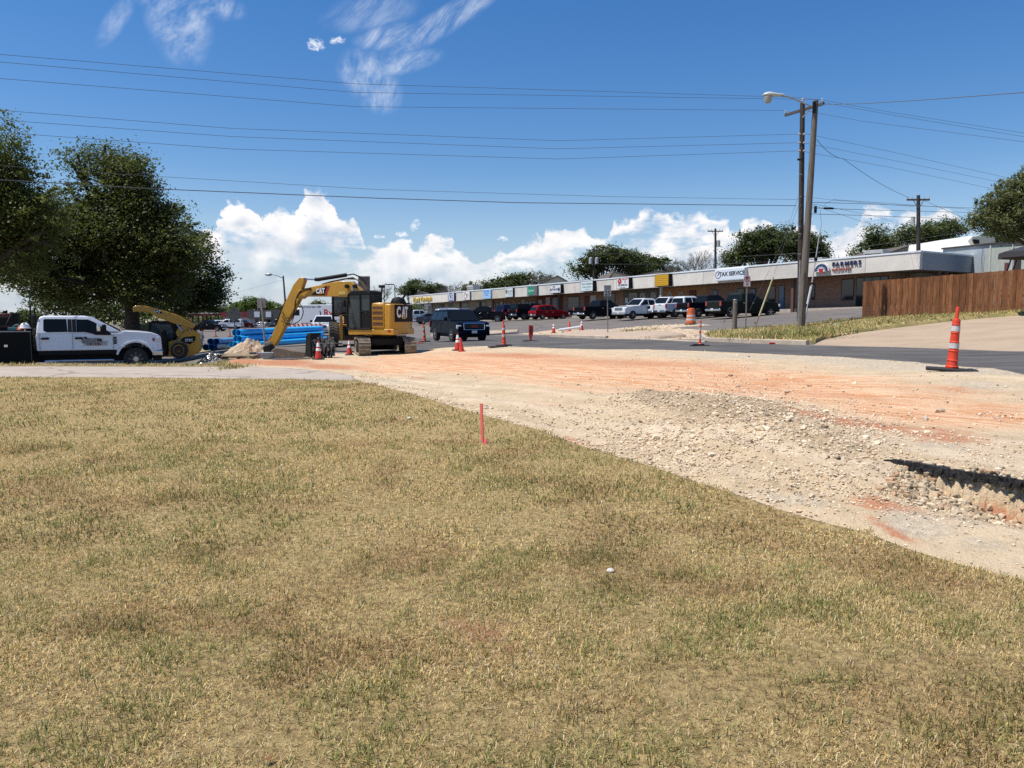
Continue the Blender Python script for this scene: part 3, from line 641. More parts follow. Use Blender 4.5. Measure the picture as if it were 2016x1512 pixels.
    if kind == 'pickup':
        if camper: 
            m = MB(); n = 4; q = [(-2.75, 1.26), (-2.62, 1.84), (-1.02, 1.88), (-1.02, 1.26)]
            m.add([(x, s*wc(z), z) for s in (-1, 1) for x, z in q], [list(range(n)), list(range(2*n-1, n-1, -1))]+[[i, (i+1) % n, n+(i+1) % n, n+i] for i in range(n)]); m.build('camper_shell', camper, e, bevel=.03)
            m = MB(); quadpanel(m, (-2.745, -.7, 1.34), (-2.745, .7, 1.34), (-2.655, .62, 1.76), (-2.655, -.62, 1.76), (-.98, 0, .2)); m.build('rear_window', GLASS, e, smooth=0)
        else: MB().bb(-2.72, -1.04, -W*.82, W*.82, 1.275, 1.292).build('bed_shade_plate', mat('bed_shade_dark', (.03, .03, .03), rough=.9), e, smooth=0)  # dark plate on the solid bed, standing for the shade of an open one
        MB().box((-2.875, 0, 1.14), (.02, .3, .07)).build('door_handle', BLACK, e, smooth=0)
    if kind == 'suv':
        for s in (-1, 1): MB().tube([(-2.0, s*.72, 1.90), (-1.7, s*.72, 1.95), (-.2, s*.72, 1.96), (.1, s*.72, 1.90)], .02, 6).build('roof_rail', CHROME, e)
    return e
def place(px, D, dz=0.0):
    g = G(px, D); return (g.x, g.y, g.z+dz)
def hdg(dx, dy): return math.atan2(dy, dx)
# ---------------------------------------------------------------- the shopping row
R0 = P(1812, 493, 57.0); _r = ray(-30, 657); UB = Vector((_r.x, _r.y, _r.z))/math.hypot(_r.x, _r.y); UH = Vector((UB.x, UB.y, 0)); DB = Vector((-UH.y, UH.x, 0)); DB = DB if DB.x > 0 else -DB
HT = 4.15
def Bp(s, off, h):
    """s metres along the front from the right corner, off metres in front of the fascia, h above the base line"""
    q = R0+UB*s-DB*off; return Vector((q.x, q.y, R0.z-HT+UB.z*s+h))
def s_at(px, off=0.0):
    t = (px-W0/2)/F; o = R0-DB*off
    # X = t*(Y c - Z s): solve along s
    c, sn = math.cos(PITCH), math.sin(PITCH)
    k = lambda q: q.x-t*(q.y*c-(q.z-CAMZ)*sn)
    a0, a1 = k(o), k(o+UB*10); return -a0/(a1-a0)*10
LB = s_at(806); WOF = -2.3
fr = {'r': (-UB.x, -UB.y, -UB.z), 'u': (0, 0, 1)}
row = empty('strip_mall', tuple(Bp(0, 0, 0)), 0, 'long low white fascia shopping row with brick and stucco fronts beyond the parking lot', 'building')
O_ = Vector(row.location)
STUCCO = mat('white_stucco', (.70, .65, .565), rough=.9, var=.10, scale=.8, bump=.5, bscale=12)
STUCCO2 = mat('cream_stucco', (.53, .49, .39), rough=.9, var=.12, scale=.9, bump=.5, bscale=12)
STUCCO3 = mat('pale_stucco', (.64, .59, .52), rough=.9, var=.12, scale=.8, bump=.5, bscale=12)
COPING = mat('white_metal_coping', (.74, .77, .78), rough=.35)
def brickmat(name, c1, c2, mo, s=1.0):
    m = bpy.data.materials.new(name); m.use_nodes = True; t = NT(m.node_tree); b = m.node_tree.nodes['Principled BSDF']
    pos = t.n('ShaderNodeNewGeometry').outputs['Position']; x, y, z = t.sep(pos)
    u = t.m('ADD', t.m('MULTIPLY', x, UH.x), t.m('MULTIPLY', y, UH.y)); br = t.n('ShaderNodeTexBrick')
    t.put(br.inputs['Vector'], t.xyz(u, t.m('SUBTRACT', z, t.m('MULTIPLY', u, UB.z)), 0)); br.inputs['Scale'].default_value = 1.0
    br.inputs['Brick Width'].default_value = .24*s; br.inputs['Row Height'].default_value = .085*s; br.inputs['Mortar Size'].default_value = .012*s
    br.inputs['Color1'].default_value = (*c1, 1); br.inputs['Color2'].default_value = (*c2, 1); br.inputs['Mortar'].default_value = (*mo, 1)
    f = t.noise(pos, 3.5, 4, .7); c = t.mix(t.ramp(f, .35, .65, 0, .6), br.outputs['Color'], tuple(q*1.7 for q in c1))
    t.put(b.inputs['Base Color'], c); b.inputs['Roughness'].default_value = .9; return m
BRICK = brickmat('old_brick', (.17, .075, .045), (.26, .14, .09), (.33, .28, .22))
def bslab(m, s0, s1, o0, o1, h0, h1, mi=0):
    """box between two distances along the front, sloping with it (in the row's space)"""
    c = [Bp(s, o, h)-O_ for s in (s0, s1) for o in (o0, o1) for h in (h0, h1)]
    m.add(c, [[0, 1, 3, 2], [4, 6, 7, 5], [0, 4, 5, 1], [2, 3, 7, 6], [0, 2, 6, 4], [1, 5, 7, 3]], mi); return m
FH = 1.37
cuts = [0, s_at(1705), s_at(1385), s_at(1288), s_at(1208), s_at(1132), s_at(1077), s_at(1037), s_at(993), s_at(955), s_at(917), s_at(885), LB]
cmat = [STUCCO, STUCCO3, STUCCO, STUCCO, STUCCO3, STUCCO3, STUCCO3, STUCCO3, STUCCO2, STUCCO2, STUCCO3, STUCCO, STUCCO]
for i in range(len(cuts)-1):
    bslab(MB(), cuts[i]+(.0 if i == 0 else .03), cuts[i+1], -.35, 0, HT-FH, HT-.12).build('fascia_panel', cmat[i], row, smooth=0)
bslab(MB(), -.06, LB+.05, -.5, .05, HT-.12, HT).build('coping', COPING, row, smooth=0)
SIDESHADE = mat('side_shade_grey', (.32, .34, .36), rough=.8)  # white fascia's return end, its shade put into a darker bluish grey
bslab(MB(), 0.0, .3, -9.2, -.352, HT-FH, HT-.12).build('side_fascia', SIDESHADE, row, smooth=0)
bslab(MB(), -.06, .34, -9.3, -.502, HT-.12, HT).build('coping', COPING, row, smooth=0)
bslab(MB(), .3, LB, -9.2, -.352, HT-FH+.05, HT-FH+.15).build('soffit', mat('soffit_brown', (.16, .12, .09), rough=.9), row, smooth=0)
bslab(MB(), .3, LB, -18, -.5, HT-.5, HT-.35).build('roof', mat('flat_roof', (.35, .34, .32), rough=.9, var=.3), row, smooth=0)
w0, w1, w2, w3, w4, w5, w6, w7, w8 = [s_at(p, WOF) for p in (1775, 1757, 1392, 1302, 1228, 1109, 1056, 968, 905)]
TAN = mat('orange_stucco_wall', (.36, .19, .085), rough=.9, var=.15, scale=2); OLIVE = mat('grey_green_wall', (.12, .115, .10), rough=.9, var=.2); MAROON = mat('dark_red_wall', (.15, .035, .022), rough=.9, var=.2)
OCHRE = mat('brown_stucco_wall', (.27, .15, .08), rough=.9, var=.2, scale=2); BEIGE = mat('beige_wall', (.36, .32, .25), rough=.9, var=.15, scale=2); BEIGE2 = mat('pale_beige_wall', (.40, .37, .31), rough=.9)
walls = [(-.0+2.5, w1, BEIGE2, -5.0), (w1, w2, BRICK, WOF), (w2, w3, TAN, WOF), (w3, w4, OLIVE, WOF), (w4, w5, BRICK, WOF), (w5, w6, MAROON, WOF), (w6, w7, OCHRE, WOF), (w7, w8, BEIGE, WOF), (w8, LB-3, BEIGE, WOF)]
for a, b_, m_, of in walls: bslab(MB(), a, b_-.02, -14, of, -.6, HT-FH+.04).build('wall', m_, row, smooth=0)
bslab(MB(), .5, LB, -2.3, -.9, -.5, .16).build('walkway', mat('walk_concrete', (.46, .40, .32), rough=.9, var=.15), row, smooth=0)
DARKW = mat('shop_glass', (.02, .022, .025), rough=.08, spec=.6); FRAME = mat('white_frame', (.55, .54, .52), rough=.6); BROWNF = mat('brown_frame', (.05, .035, .03), rough=.6)
def opening(px0, px1, h0, h1, gm=DARKW, fm=BROWNF, nm='window', of=WOF, arch_=False, bars=0):
    s0, s1 = s_at(px0, of), s_at(px1, of); s0, s1 = min(s0, s1), max(s0, s1); f = .07
    fo = bslab(MB(), s0, s1, of-.05, of+.04, h0, h1)
    if arch_:
        fo = MB(); cs = (s0+s1)/2; ww = (s1-s0)/2; pr = [(s0, h0), (s1, h0)]+[(cs+ww*math.cos(a), h1-ww*.8+ww*.8*math.sin(a)) for a in np.linspace(0, math.pi, 11)]
        vs = [Bp(s, o, h)-O_ for o in (of-.05, of+.04) for s, h in pr]; k = len(pr); fo.add(vs, [list(range(k)), list(range(2*k-1, k-1, -1))]+[[i, (i+1) % k, k+(i+1) % k, k+i] for i in range(k)])
        fo = fo.build(nm, fm, row, smooth=0); g = MB(); pr = [(cs+(s-cs)*.8, h0+.06+(h-h0)*.9) for s, h in pr]
        vs = [Bp(s, o, h)-O_ for o in (of+.035, of+.05) for s, h in pr]; g.add(vs, [list(range(k)), list(range(2*k-1, k-1, -1))]+[[i, (i+1) % k, k+(i+1) % k, k+i] for i in range(k)])
        g.build('pane', gm, fo, smooth=0); return
    fo = fo.build(nm, fm, row, smooth=0)
    g = MB(); bslab(g, s0+f, s1-f, of+.035, of+.05, h0+f, h1-f)
    g.build('pane', gm, fo, smooth=0)
    if bars:
        g = MB()
        for i in range(1, bars): sm = s0+(s1-s0)*i/bars; bslab(g, sm-.03, sm+.03, of+.05, of+.06, h0+f, h1-f)
        g.build('mullion', fm, fo, smooth=0)
BLUED = mat('blue_film_glass', (.06, .13, .20), rough=.2); REDD = mat('dark_red_door', (.12, .02, .015), rough=.6); WHITED = mat('white_door', (.5, .5, .5), rough=.6)
opening(1659, 1684, .75, 2.55); opening(1688, 1752, .02, 2.6, bars=4, nm='shopfront')
opening(1535, 1547, .02, 2.35, BLUED, nm='door'); opening(1452, 1467, 1.0, 2.3); opening(1478, 1490, 1.0, 2.2, BLUED); opening(1405, 1414, 1.1, 2.3, BLUED); opening(1514, 1529, .02, 2.35, nm='door'); opening(1600, 1607, .9, 2.3)
opening(1358, 1372, .02, 2.4, REDD, nm='door')
for p in (1319, 1342): opening(p-4, p+4, 1.1, 2.3, arch_=True, fm=FRAME)
opening(1240, 1254, .02, 2.45, DARKW, FRAME, 'door'); opening(1232, 1237, .8, 2.0, PLATE, FRAME)
for p in (1266, 1287): opening(p-4.5, p+4.5, 1.45, 2.45, arch_=True, fm=FRAME, gm=mat('fan_light', (.22, .22, .20), rough=.4))
opening(1119, 1141, .5, 2.5); opening(1151, 1160, .02, 2.5, REDD, nm='door'); opening(1163.5, 1173.5, .02, 2.5, WHITED, FRAME, 'door'); opening(1188, 1212, 1.0, 2.6)
opening(1075.5, 1083, .02, 2.6, DARKW, FRAME, 'door'); opening(1088, 1099, .02, 2.6, mat('lettered_glass', (.10, .10, .10), rough=.3), nm='door'); opening(1060, 1068, 1.0, 2.4)
for p in (973, 980, 995.5, 1003, 1015, 1022, 1038, 1046, 1052): opening(p-2.7, p+2.7, .7, 2.45, arch_=True, gm=mat('arch_glass', (.10, .075, .05), rough=.3))
opening(984.5, 991, .02, 2.5, nm='door'); opening(1028, 1034, .02, 2.6, nm='door')
opening(938, 957, .02, 2.6, nm='shopfront', bars=2); opening(911, 922, .02, 2.6, nm='door'); opening(883, 892, .02, 2.6, nm='door'); opening(864, 875, .02, 2.6, nm='door'); opening(841.5, 852, .02, 2.5, WHITED, BROWNF, 'door')
COLM = mat('brown_column', (.11, .06, .04), rough=.8)
for p in (1100, 1562, 969, 905): bslab(MB(), s_at(p, -.4)-.12, s_at(p, -.4)+.12, -.65, -.38, -.3, HT-FH+.05).build('column', COLM, row, smooth=0)
bslab(MB(), s_at(1301, -.4)-.09, s_at(1301, -.4)+.09, -.6, -.38, -.3, HT-FH+.05).build('column', FRAME, row, smooth=0)
for o in (-3.2, -4.3, -8.7): bslab(MB(), .05, .25, o-.12, o+.12, -.3, HT-FH).build('column', COLM, row, smooth=0)
bslab(MB(), LB-.4, LB-.15, -.7, -.4, -.3, HT-FH+.04).build('column', COLM, row, smooth=0)
def hvac(px, of, sz, label, h=HT-.35):
    s = s_at(px, of); b = Bp(s, of, h); e = empty('rooftop_unit', tuple(b), math.atan2(UH.y, UH.x), label, 'air conditioner', 'rooftop air conditioners')
    MB().bb(-sz[0]/2, sz[0]/2, -sz[1]/2, sz[1]/2, 0, sz[2]).build('casing', mat('hvac_grey', (.42, .42, .40), rough=.6, var=.2), e, bevel=.02)
    m = MB()
    for i in range(5): m.bb(-sz[0]*.44, sz[0]*.44, -sz[1]/2-.02, -sz[1]/2+.0, .15+i*sz[2]*.15, .2+i*sz[2]*.15); m.bb(-sz[0]*.44, sz[0]*.44, sz[1]/2, sz[1]/2+.02, .15+i*sz[2]*.15, .2+i*sz[2]*.15)
    m.build('louvre', BLACK, e, smooth=0)
    MB().cyl((0, 0, sz[2]), (0, 0, sz[2]+.06), min(sz[:2])*.36, n=14).build('fan_guard', BLACK, e)
hvac(1612, -4, (1.3, 1.0, .85), 'grey rooftop unit on the flat roof just right of the street light pole'); hvac(1725, -6, (1.7, 1.1, 1.25), 'grey rooftop unit on the roof near the right end of the row'); hvac(932, -4, (1.6, 1.2, 1.5), 'pale rooftop unit above the left part of the row')
# signs on the fascia
def panel(px0, px1, h0, h1, m_, label, side=BLACK, th=.28, nm='shop_sign', inset=.05):
    s0, s1 = s_at(px0, th), s_at(px1, th); s0, s1 = min(s0, s1), max(s0, s1); c0 = Bp((s0+s1)/2, 0, (h0+h1)/2)
    e = empty(nm, tuple(c0), 0, label, 'sign', 'shop signs on the white fascia'); 
    def lb(m, a, b_, o0, o1, x0, x1):
        c = [Bp(s, o, h)-c0 for s in (a, b_) for o in (o0, o1) for h in (x0, x1)]; m.add(c, [[0, 1, 3, 2], [4, 6, 7, 5], [0, 4, 5, 1], [2, 3, 7, 6], [0, 2, 6, 4], [1, 5, 7, 3]]); return m
    lb(MB(), s0, s1, .003, th, h0, h1).build('cabinet', side, e, smooth=0)
    lb(MB(), s0+inset, s1-inset, th-.01, th+.012, h0+inset, h1-inset).build('face', m_, e, smooth=0)
    W_ = s1-s0; H_ = h1-h0
    def at(fx, fy):  # fraction from the left edge / bottom
        return Bp(s1-W_*fx, th+.016, h0+H_*fy)-c0
    return e, at, W_, H_, lb, (s0, s1)
def words(e, at, s, size, fx, fy, m_, **k): return text(s, size, m_, at(fx, fy), fr['r'], fr['u'], e, **k)
INK = mat('ink_black', (.015, .015, .02), rough=.6); INKR = mat('ink_red', (.45, .02, .02), rough=.5); INKB = mat('ink_navy', (.02, .03, .10), rough=.5); INKG = mat('ink_grey', (.18, .2, .22), rough=.6)
LBOX = mat('lightbox_white', (.66, .72, .76), rough=.35); WHT = mat('sign_white', (.70, .71, .70), rough=.45)
hb, ht = HT-FH, HT-.12
e, at, W_, H_, lb, _ = panel(1407.5, 1466, hb+.16, HT-.16, LBOX, 'white box sign reading TAX SERVICE hung on the fascia', WHT, th=.45)
words(e, at, 'TAX SERVICE', .52, .585, .55, INK, bold=.018, sx=.95); 
def ring(e, at, fx, fy, r0, r1, m_, sx=1.0, nm='emblem'):
    c = at(fx, fy); m = MB(); n = 28; rr = Vector(fr['r']); uu = Vector((0, 0, 1)); nn = rr.cross(uu).normalized(); vs = []
    for q in (0, .012):
        for r in (r0, r1):
            vs += [c+rr*math.cos(2*math.pi*i/n)*r*sx+uu*math.sin(2*math.pi*i/n)*r+nn*q for i in range(n)]
    fs = []
    for i in range(n):
        j = (i+1) % n; fs += [[2*n+i, 2*n+j, 3*n+j, 3*n+i], [n+i, n+j, 3*n+j, 3*n+i], [i, j, 2*n+j, 2*n+i]]
    m.add(vs, fs); return m.build(nm, m_, e, smooth=0)
ring(e, at, .12, .52, .29, .34, mat('ink_purple', (.16, .03, .10), rough=.5)); words(e, at, 'F', .45, .12, .54, mat('ink_purple', (.16, .03, .10)), shear=.3, bold=.01)
e, at, W_, H_, lb, _ = panel(1289.5, 1317, hb+.03, ht-.0, mat('yellow_sign', (.60, .33, .012), rough=.5), 'blank bright yellow slatted sign on the fascia', BLACK, th=.5)
m = MB(); 
for i in range(1, 6): c0 = at(0, i/6); c1 = at(1, i/6); m.tube([c0, c1], .012, 4)
m.build('slat_line', mat('yellow_dark', (.42, .23, .01)), e)
e, at, W_, H_, lb, _ = panel(1214, 1238.5, hb+.05, ht-.02, WHT, 'white sign with red round seal over dark lettering on the fascia', BLACK, th=.5)
ring(e, at, .26, .70, .02, .30, INKR); words(e, at, 'R', .34, .26, .70, WHT, ext=.02); words(e, at, 'RESTAURANT', .16, .70, .86, INKR, bold=.006); words(e, at, 'GRILL', .15, .70, .70, INKR); words(e, at, 'BAR', .15, .70, .56, INKR); words(e, at, 'RIO PEPERONE', .25, .5, .33, INK, bold=.008, sx=.85); words(e, at, '325-677-0044', .14, .5, .12, INK)
e, at, W_, H_, lb, _ = panel(1143, 1167.5, hb+.04, ht-.02, mat('sign_pale_teal', (.60, .70, .69), rough=.4), 'pale teal sign with script lettering on the fascia', BLACK, th=.5)
TEAL = mat('ink_teal', (.02, .10, .10)); words(e, at, 'Touch of Elegance', .26, .52, .72, TEAL, shear=.3); words(e, at, 'Custom Framing', .22, .5, .43, TEAL, shear=.3); words(e, at, '325-677-1180', .13, .55, .20, TEAL)
e, at, W_, H_, lb, _ = panel(1083, 1104, hb+.10, ht-.14, WHT, 'white sign with navy block lettering THE BUTTON UP on the fascia', BLACK, th=.45)
words(e, at, 'THE', .22, .36, .75, INKB, bold=.012); words(e, at, 'BUTTON UP', .34, .37, .42, INKB, bold=.016, sx=.8); ring(e, at, .84, .42, .02, .22, INKB, .8)
e, at, W_, H_, lb, _ = panel(1038, 1057, hb+.02, ht, mat('sign_slate', (.16, .17, .17), rough=.5), 'grey sign with a tilted green oval logo on the fascia', mat('sign_slate'.replace('sign', 'edge'), (.16, .17, .17)), th=.25)
ring(e, at, .40, .52, .0, .52, mat('ink_green', (.015, .26, .14)), 1.5); words(e, at, 'Cypress', .42, .40, .52, mat('pale_mint', (.6, .75, .68)), shear=.3, ext=.02)
for i, q in enumerate(('EAT', 'SIP', 'DINE', 'MEET')): words(e, at, q, .14, .86, .82-.2*i, INKR)
e, at, W_, H_, lb, _ = panel(994, 1010, hb+.02, ht, mat('sign_mint_white', (.60, .66, .66), rough=.4), 'white sign with a brown leaf and grey lettering on the fascia', BLACK, th=.25)
ring(e, at, .2, .62, .0, .30, mat('ink_olive', (.20, .15, .05)), .75); words(e, at, 'WELLNESS', .24, .64, .62, INKG, bold=.006); words(e, at, 'BODY & SOUL', .17, .64, .42, INKG); words(e, at, '325-695-2200', .14, .64, .24, INKG)
e, at, W_, H_, lb, _ = panel(950.5, 966, hb+.02, ht, mat('sign_sky', (.33, .52, .74), rough=.4), 'light blue sign with small blue lettering on the fascia', mat('edge_sky', (.33, .52, .74)), th=.22)
SB = mat('ink_blue', (.04, .16, .42)); words(e, at, 'PROCARE', .34, .45, .84, SB, bold=.01, sx=.9); words(e, at, 'HOME HEALTH', .2, .5, .58, SB); words(e, at, 'SERVICES', .2, .5, .38, SB)
e, at, W_, H_, lb, _ = panel(911.5, 925, hb+.02, ht, WHT, 'white sign with an orange crescent ring on the fascia', INKG, th=.22)
ring(e, at, .34, .5, .38, .52, mat('ink_orange', (.55, .22, .10)), .7); words(e, at, 'allergy', .30, .60, .62, mat('ink_slate', (.10, .16, .18)), bold=.006); words(e, at, 'clinic', .26, .62, .36, mat('ink_slate', (.10, .16, .18)))
e, at, W_, H_, lb, _ = panel(881, 894, hb+.02, ht, mat('sign_lavender', (.58, .62, .72), rough=.4), 'pale lavender sign with a tree emblem under an arch on the fascia', INKB, th=.3)
ring(e, at, .5, .40, .62, .72, INKB, .95); ring(e, at, .5, .56, 0, .26, INKG); words(e, at, 'Y', .5, .5, .36, INKB, bold=.03); words(e, at, 'COUNSELING', .18, .5, .12, INKB)
# stand-off letters
def letters(px, fy, s, size, m_, label, group=None, **k):
    sC = s_at(px, .12); c0 = Bp(sC, 0, 0); o = text(s, size, m_, Bp(sC, .07, fy)-c0, fr['r'], fr['u'], None, name='sign_letters', ext=.05, **k); o.location = c0
    return tag(o, label, 'sign', group)
letters(1666, hb+.84, 'FARMERS', .47, INKB, 'large dark navy letters FARMERS standing off the fascia', bold=.006, sx=1.1, space=1.25)
letters(1656.5, hb+.40, 'INSURANCE', .27, mat('ink_rose', (.42, .14, .12)), 'smaller red letters INSURANCE under the navy letters', sx=1.05, space=1.1)
letters(830.5, hb+.68, 'Thank You Again', 1.0, mat('gold_letters', (.62, .42, .06), rough=.4), 'gold script letters at the far left end of the fascia', bold=.02, shear=.2, sx=.92)
sC = s_at(1619, .2); c0 = Bp(sC, 0, hb+.36); e = empty('sunburst_emblem', tuple(c0), 0, 'round topped navy sunburst emblem with red shield on the fascia', 'sign'); rr = Vector(fr['r']); uu = Vector((0, 0, 1)); nn = rr.cross(uu).normalized()
def fan(m, pts2, q0, q1):
    k = len(pts2); m.add([rr*x+uu*y+nn*q for q in (q0, q1) for x, y in pts2], [list(range(k)), list(range(2*k-1, k-1, -1))]+[[i, (i+1) % k, k+(i+1) % k, k+i] for i in range(k)]); return m
half = lambda r: [(r*math.cos(a), r*.98*math.sin(a)) for a in np.linspace(0, math.pi, 21)]
fan(MB(), half(.68), .05, .30).build('backing', WHT, e, smooth=0); fan(MB(), half(.60), .29, .32).build('disc', INKB, e, smooth=0)
m = MB()
for i in range(9):
    a = math.pi*(i+.0)/8; fan(m, [(.1*math.cos(a+1.5), .1*math.sin(a+1.5)), (.47*math.cos(a), max(.0, .47*math.sin(a))), (.1*math.cos(a-1.5), .1*math.sin(a-1.5))], .321, .33)
fan(m, half(.27), .3215, .331); m.build('rays', LBOX, e, smooth=0)
fan(MB(), [(-.2, .22), (.2, .22), (.19, -.02), (0, -.2), (-.19, -.02)], .331, .35).build('shield', INKR, e, smooth=0)
# letter strip under the navy letters, conduit shadow boards
# ---------------------------------------------------------------- buildings behind
def shedhouse(px0, px1, pyT, pyB, D, dep, label, roofm, wallm, ridge=.5, name='house', rise=None, rot=0.0, cat='house'):
    a = P(px0, pyB, D); b_ = P(px1, pyB, D); wdt = (b_-a).length; zt = P((px0+px1)/2, pyT, D).z; zw = a.z; g = gz((a.x+b_.x)/2, D)
    e = empty(name, ((a.x+b_.x)/2, D, g), rot, label, cat)
    w_ = wdt/2; h = zw-g; H2 = zt-g
    m = MB(); m.bb(-w_, w_, 0, dep, -.5, h); m.build('wall', wallm, e, smooth=0)
    xr = -w_+wdt*ridge
    m = MB(); o = .35
    for y0, y1 in ((-o, dep+o),):
        vs = [(-w_-o, y0, h), (xr, y0, H2), (w_+o, y0, h), (-w_-o, y1, h), (xr, y1, H2), (w_+o, y1, h)]
        vs += [(x, y, z-.18) for x, y, z in vs]
        m.add(vs, [[0, 1, 4, 3], [1, 2, 5, 4], [0, 6, 7, 1], [1, 7, 8, 2], [3, 4, 10, 9], [4, 5, 11, 10], [6, 9, 10, 7], [7, 10, 11, 8], [0, 3, 9, 6], [2, 8, 11, 5]])
    m.build('roof', roofm, e, smooth=0)
    m = MB(); m.add([(-w_, .0, h-.02), (xr, .0, H2-.2), (w_, 0, h-.02), (-w_, .2, h-.02), (xr, .2, H2-.2), (w_, .2, h-.02)], [[0, 2, 1], [3, 4, 5], [0, 1, 4, 3], [1, 2, 5, 4], [0, 3, 5, 2]]); m.build('gable', wallm, e, smooth=0)
    for i in range(max(1, int(wdt/5))):
        x = -w_+wdt*(i+.5)/max(1, int(wdt/5)); f = MB().bb(x-.6, x+.6, -.04, .05, 1.0, min(2.3, h-.3)).build('window', FRAME, e, smooth=0); MB().bb(x-.52, x+.52, -.05, -.035, 1.08, min(2.22, h-.38)).build('pane', DARKW, f, smooth=0)
    return e
SHIN = mat('brown_shingle', (.125, .10, .085), rough=.95, var=.3, scale=6, bump=.5); SIDING = mat('cream_siding', (.46, .44, .36), rough=.85, var=.08); SIDEW = mat('bright_white_siding', (.66, .65, .60), rough=.8)
shedhouse(806, 850, 573, 588, 150, 14, 'low brown roofed house at the left end behind the row', SHIN, SIDING)
shedhouse(840, 905, 572, 586, 142, 16, 'brown hipped roof house behind the left part of the row', SHIN, SIDEW, .5)
shedhouse(1060, 1128, 542, 562, 108, 18, 'cream gabled house behind the row with a long brown roof', SHIN, SIDING, .55)
shedhouse(1128, 1178, 550, 553.5, 100, 9, 'flat roofed white annex behind the pale teal sign', mat('grey_membrane', (.32, .32, .31), rough=.9), SIDEW, .5)
shedhouse(1200, 1262, 533, 552, 92, 14, 'cream gable end house with brown roof behind the red seal sign', SHIN, SIDING, .12)
shedhouse(1255, 1345, 532, 543, 98, 14, 'long brown shingled roof house behind the yellow sign', SHIN, SIDING, .45)
shedhouse(1745, 1835, 482, 500, 82, 12, 'brown shingled roof house behind the right end of the row', SHIN, SIDING, .5)
# right: pale two level building behind the fence
def wedge(px0, px1, D0, D1, top0, top1, label, wm, name='building', dep=12, parapet=BROWNF):
    a, b_ = P(px0, 600, D0), P(px1, 600, D1); za, zb = P(px0, top0, D0).z, P(px1, top1, D1).z; g = min(gz(a.x, a.y), gz(b_.x, b_.y))-.5
    e = empty(name, (a.x, a.y, g), 0, label, 'building'); d = Vector((b_.x-a.x, b_.y-a.y, 0)); n = Vector((-d.y, d.x, 0)).normalized()
    if n.x+n.y < 0: n = -n
    def sl(m, t0, t1, o0, o1, z0, z1, hz0=None):
        vs = []
        for t in (t0, t1):
            for o in (o0, o1):
                q = d*t+n*o; zt_ = (za+(zb-za)*t)-g; vs += [(q.x, q.y, z0 if z0 >= 0 else zt_+z0), (q.x, q.y, zt_+z1)]
        m.add(vs, [[0, 1, 3, 2], [4, 6, 7, 5], [0, 4, 5, 1], [2, 3, 7, 6], [0, 2, 6, 4], [1, 5, 7, 3]]); return m
    sl(MB(), 0, 1, 0, dep, 0, -.12).build('wall', wm, e, smooth=0); sl(MB(), -.01, 1.01, -.12, dep, -.119, .0).build('parapet', parapet, e, smooth=0)
    return e, sl, d, n
PALEG = mat('pale_green_grey_wall', (.40, .42, .36), rough=.85, var=.08, scale=3); PALEB = mat('blue_grey_wall', (.36, .40, .42), rough=.85, var=.06)
e, sl, dd, nn_ = wedge(1851, 1934, 66, 60, 488, 479.5, 'blue grey back wall of the building above the side canopy', PALEB)
e, sl, dd, nn_ = wedge(1934, 2140, 58, 48, 479, 464, 'pale green grey building with dark window beyond the wooden fence', PALEG)
for t0 in (.06, .30, .45): sl(MB(), t0, t0+.012, -.08, -.001, 0, -.13).build('downspout', FRAME, e, smooth=0)
f = sl(MB(), .325, .392, -.05, .02, -2.3, -1.1).build('window', BROWNF, e, smooth=0)
f = sl(MB(), .228, .262, -.06, .02, -2.45, -1.5).build('electric_box', mat('box_maroon', (.14, .05, .05), rough=.7), e, smooth=0)
e = empty('building', tuple(P(1870, 480, 70)-Vector((0, 0, 6))), 0, 'bright white sloping roof monitor with dark opening above the grey wall', 'building')
q = [P(1788, 500, 70), P(1790, 483, 73), P(1850, 473, 76), P(1914, 464, 79), P(1925, 484, 72), P(1925, 500, 70)]; L0 = Vector(e.location)
m = MB(); k = len(q); m.add([v-L0 for v in q]+[v-L0+Vector((3, 6, 0)) for v in q], [list(range(k)), list(range(2*k-1, k-1, -1))]+[[i, (i+1) % k, k+(i+1) % k, k+i] for i in range(k)]); m.build('roof', SIDEW, e, smooth=0)
q = [P(1914, 466, 71), P(1957, 465, 71), P(1962, 484, 71), P(1920, 486, 71)]; m = MB(); k = 4; m.add([v-L0 for v in q]+[v-L0+Vector((2, 4, 0)) for v in q], [list(range(k)), list(range(2*k-1, k-1, -1))]+[[i, (i+1) % k, k+(i+1) % k, k+i] for i in range(k)]); m.build('dormer', SIDING, e, smooth=0)
q = [P(1916, 471, 70.9), P(1928, 472, 70.9), P(1928, 479, 70.9), P(1919, 480, 70.9)]; m = MB(); m.add([v-L0 for v in q]+[v-L0+Vector((0, .2, 0)) for v in q], [list(range(k)), list(range(2*k-1, k-1, -1))]+[[i, (i+1) % k, k+(i+1) % k, k+i] for i in range(k)]); m.build('vent_opening', BLACK, e, smooth=0)
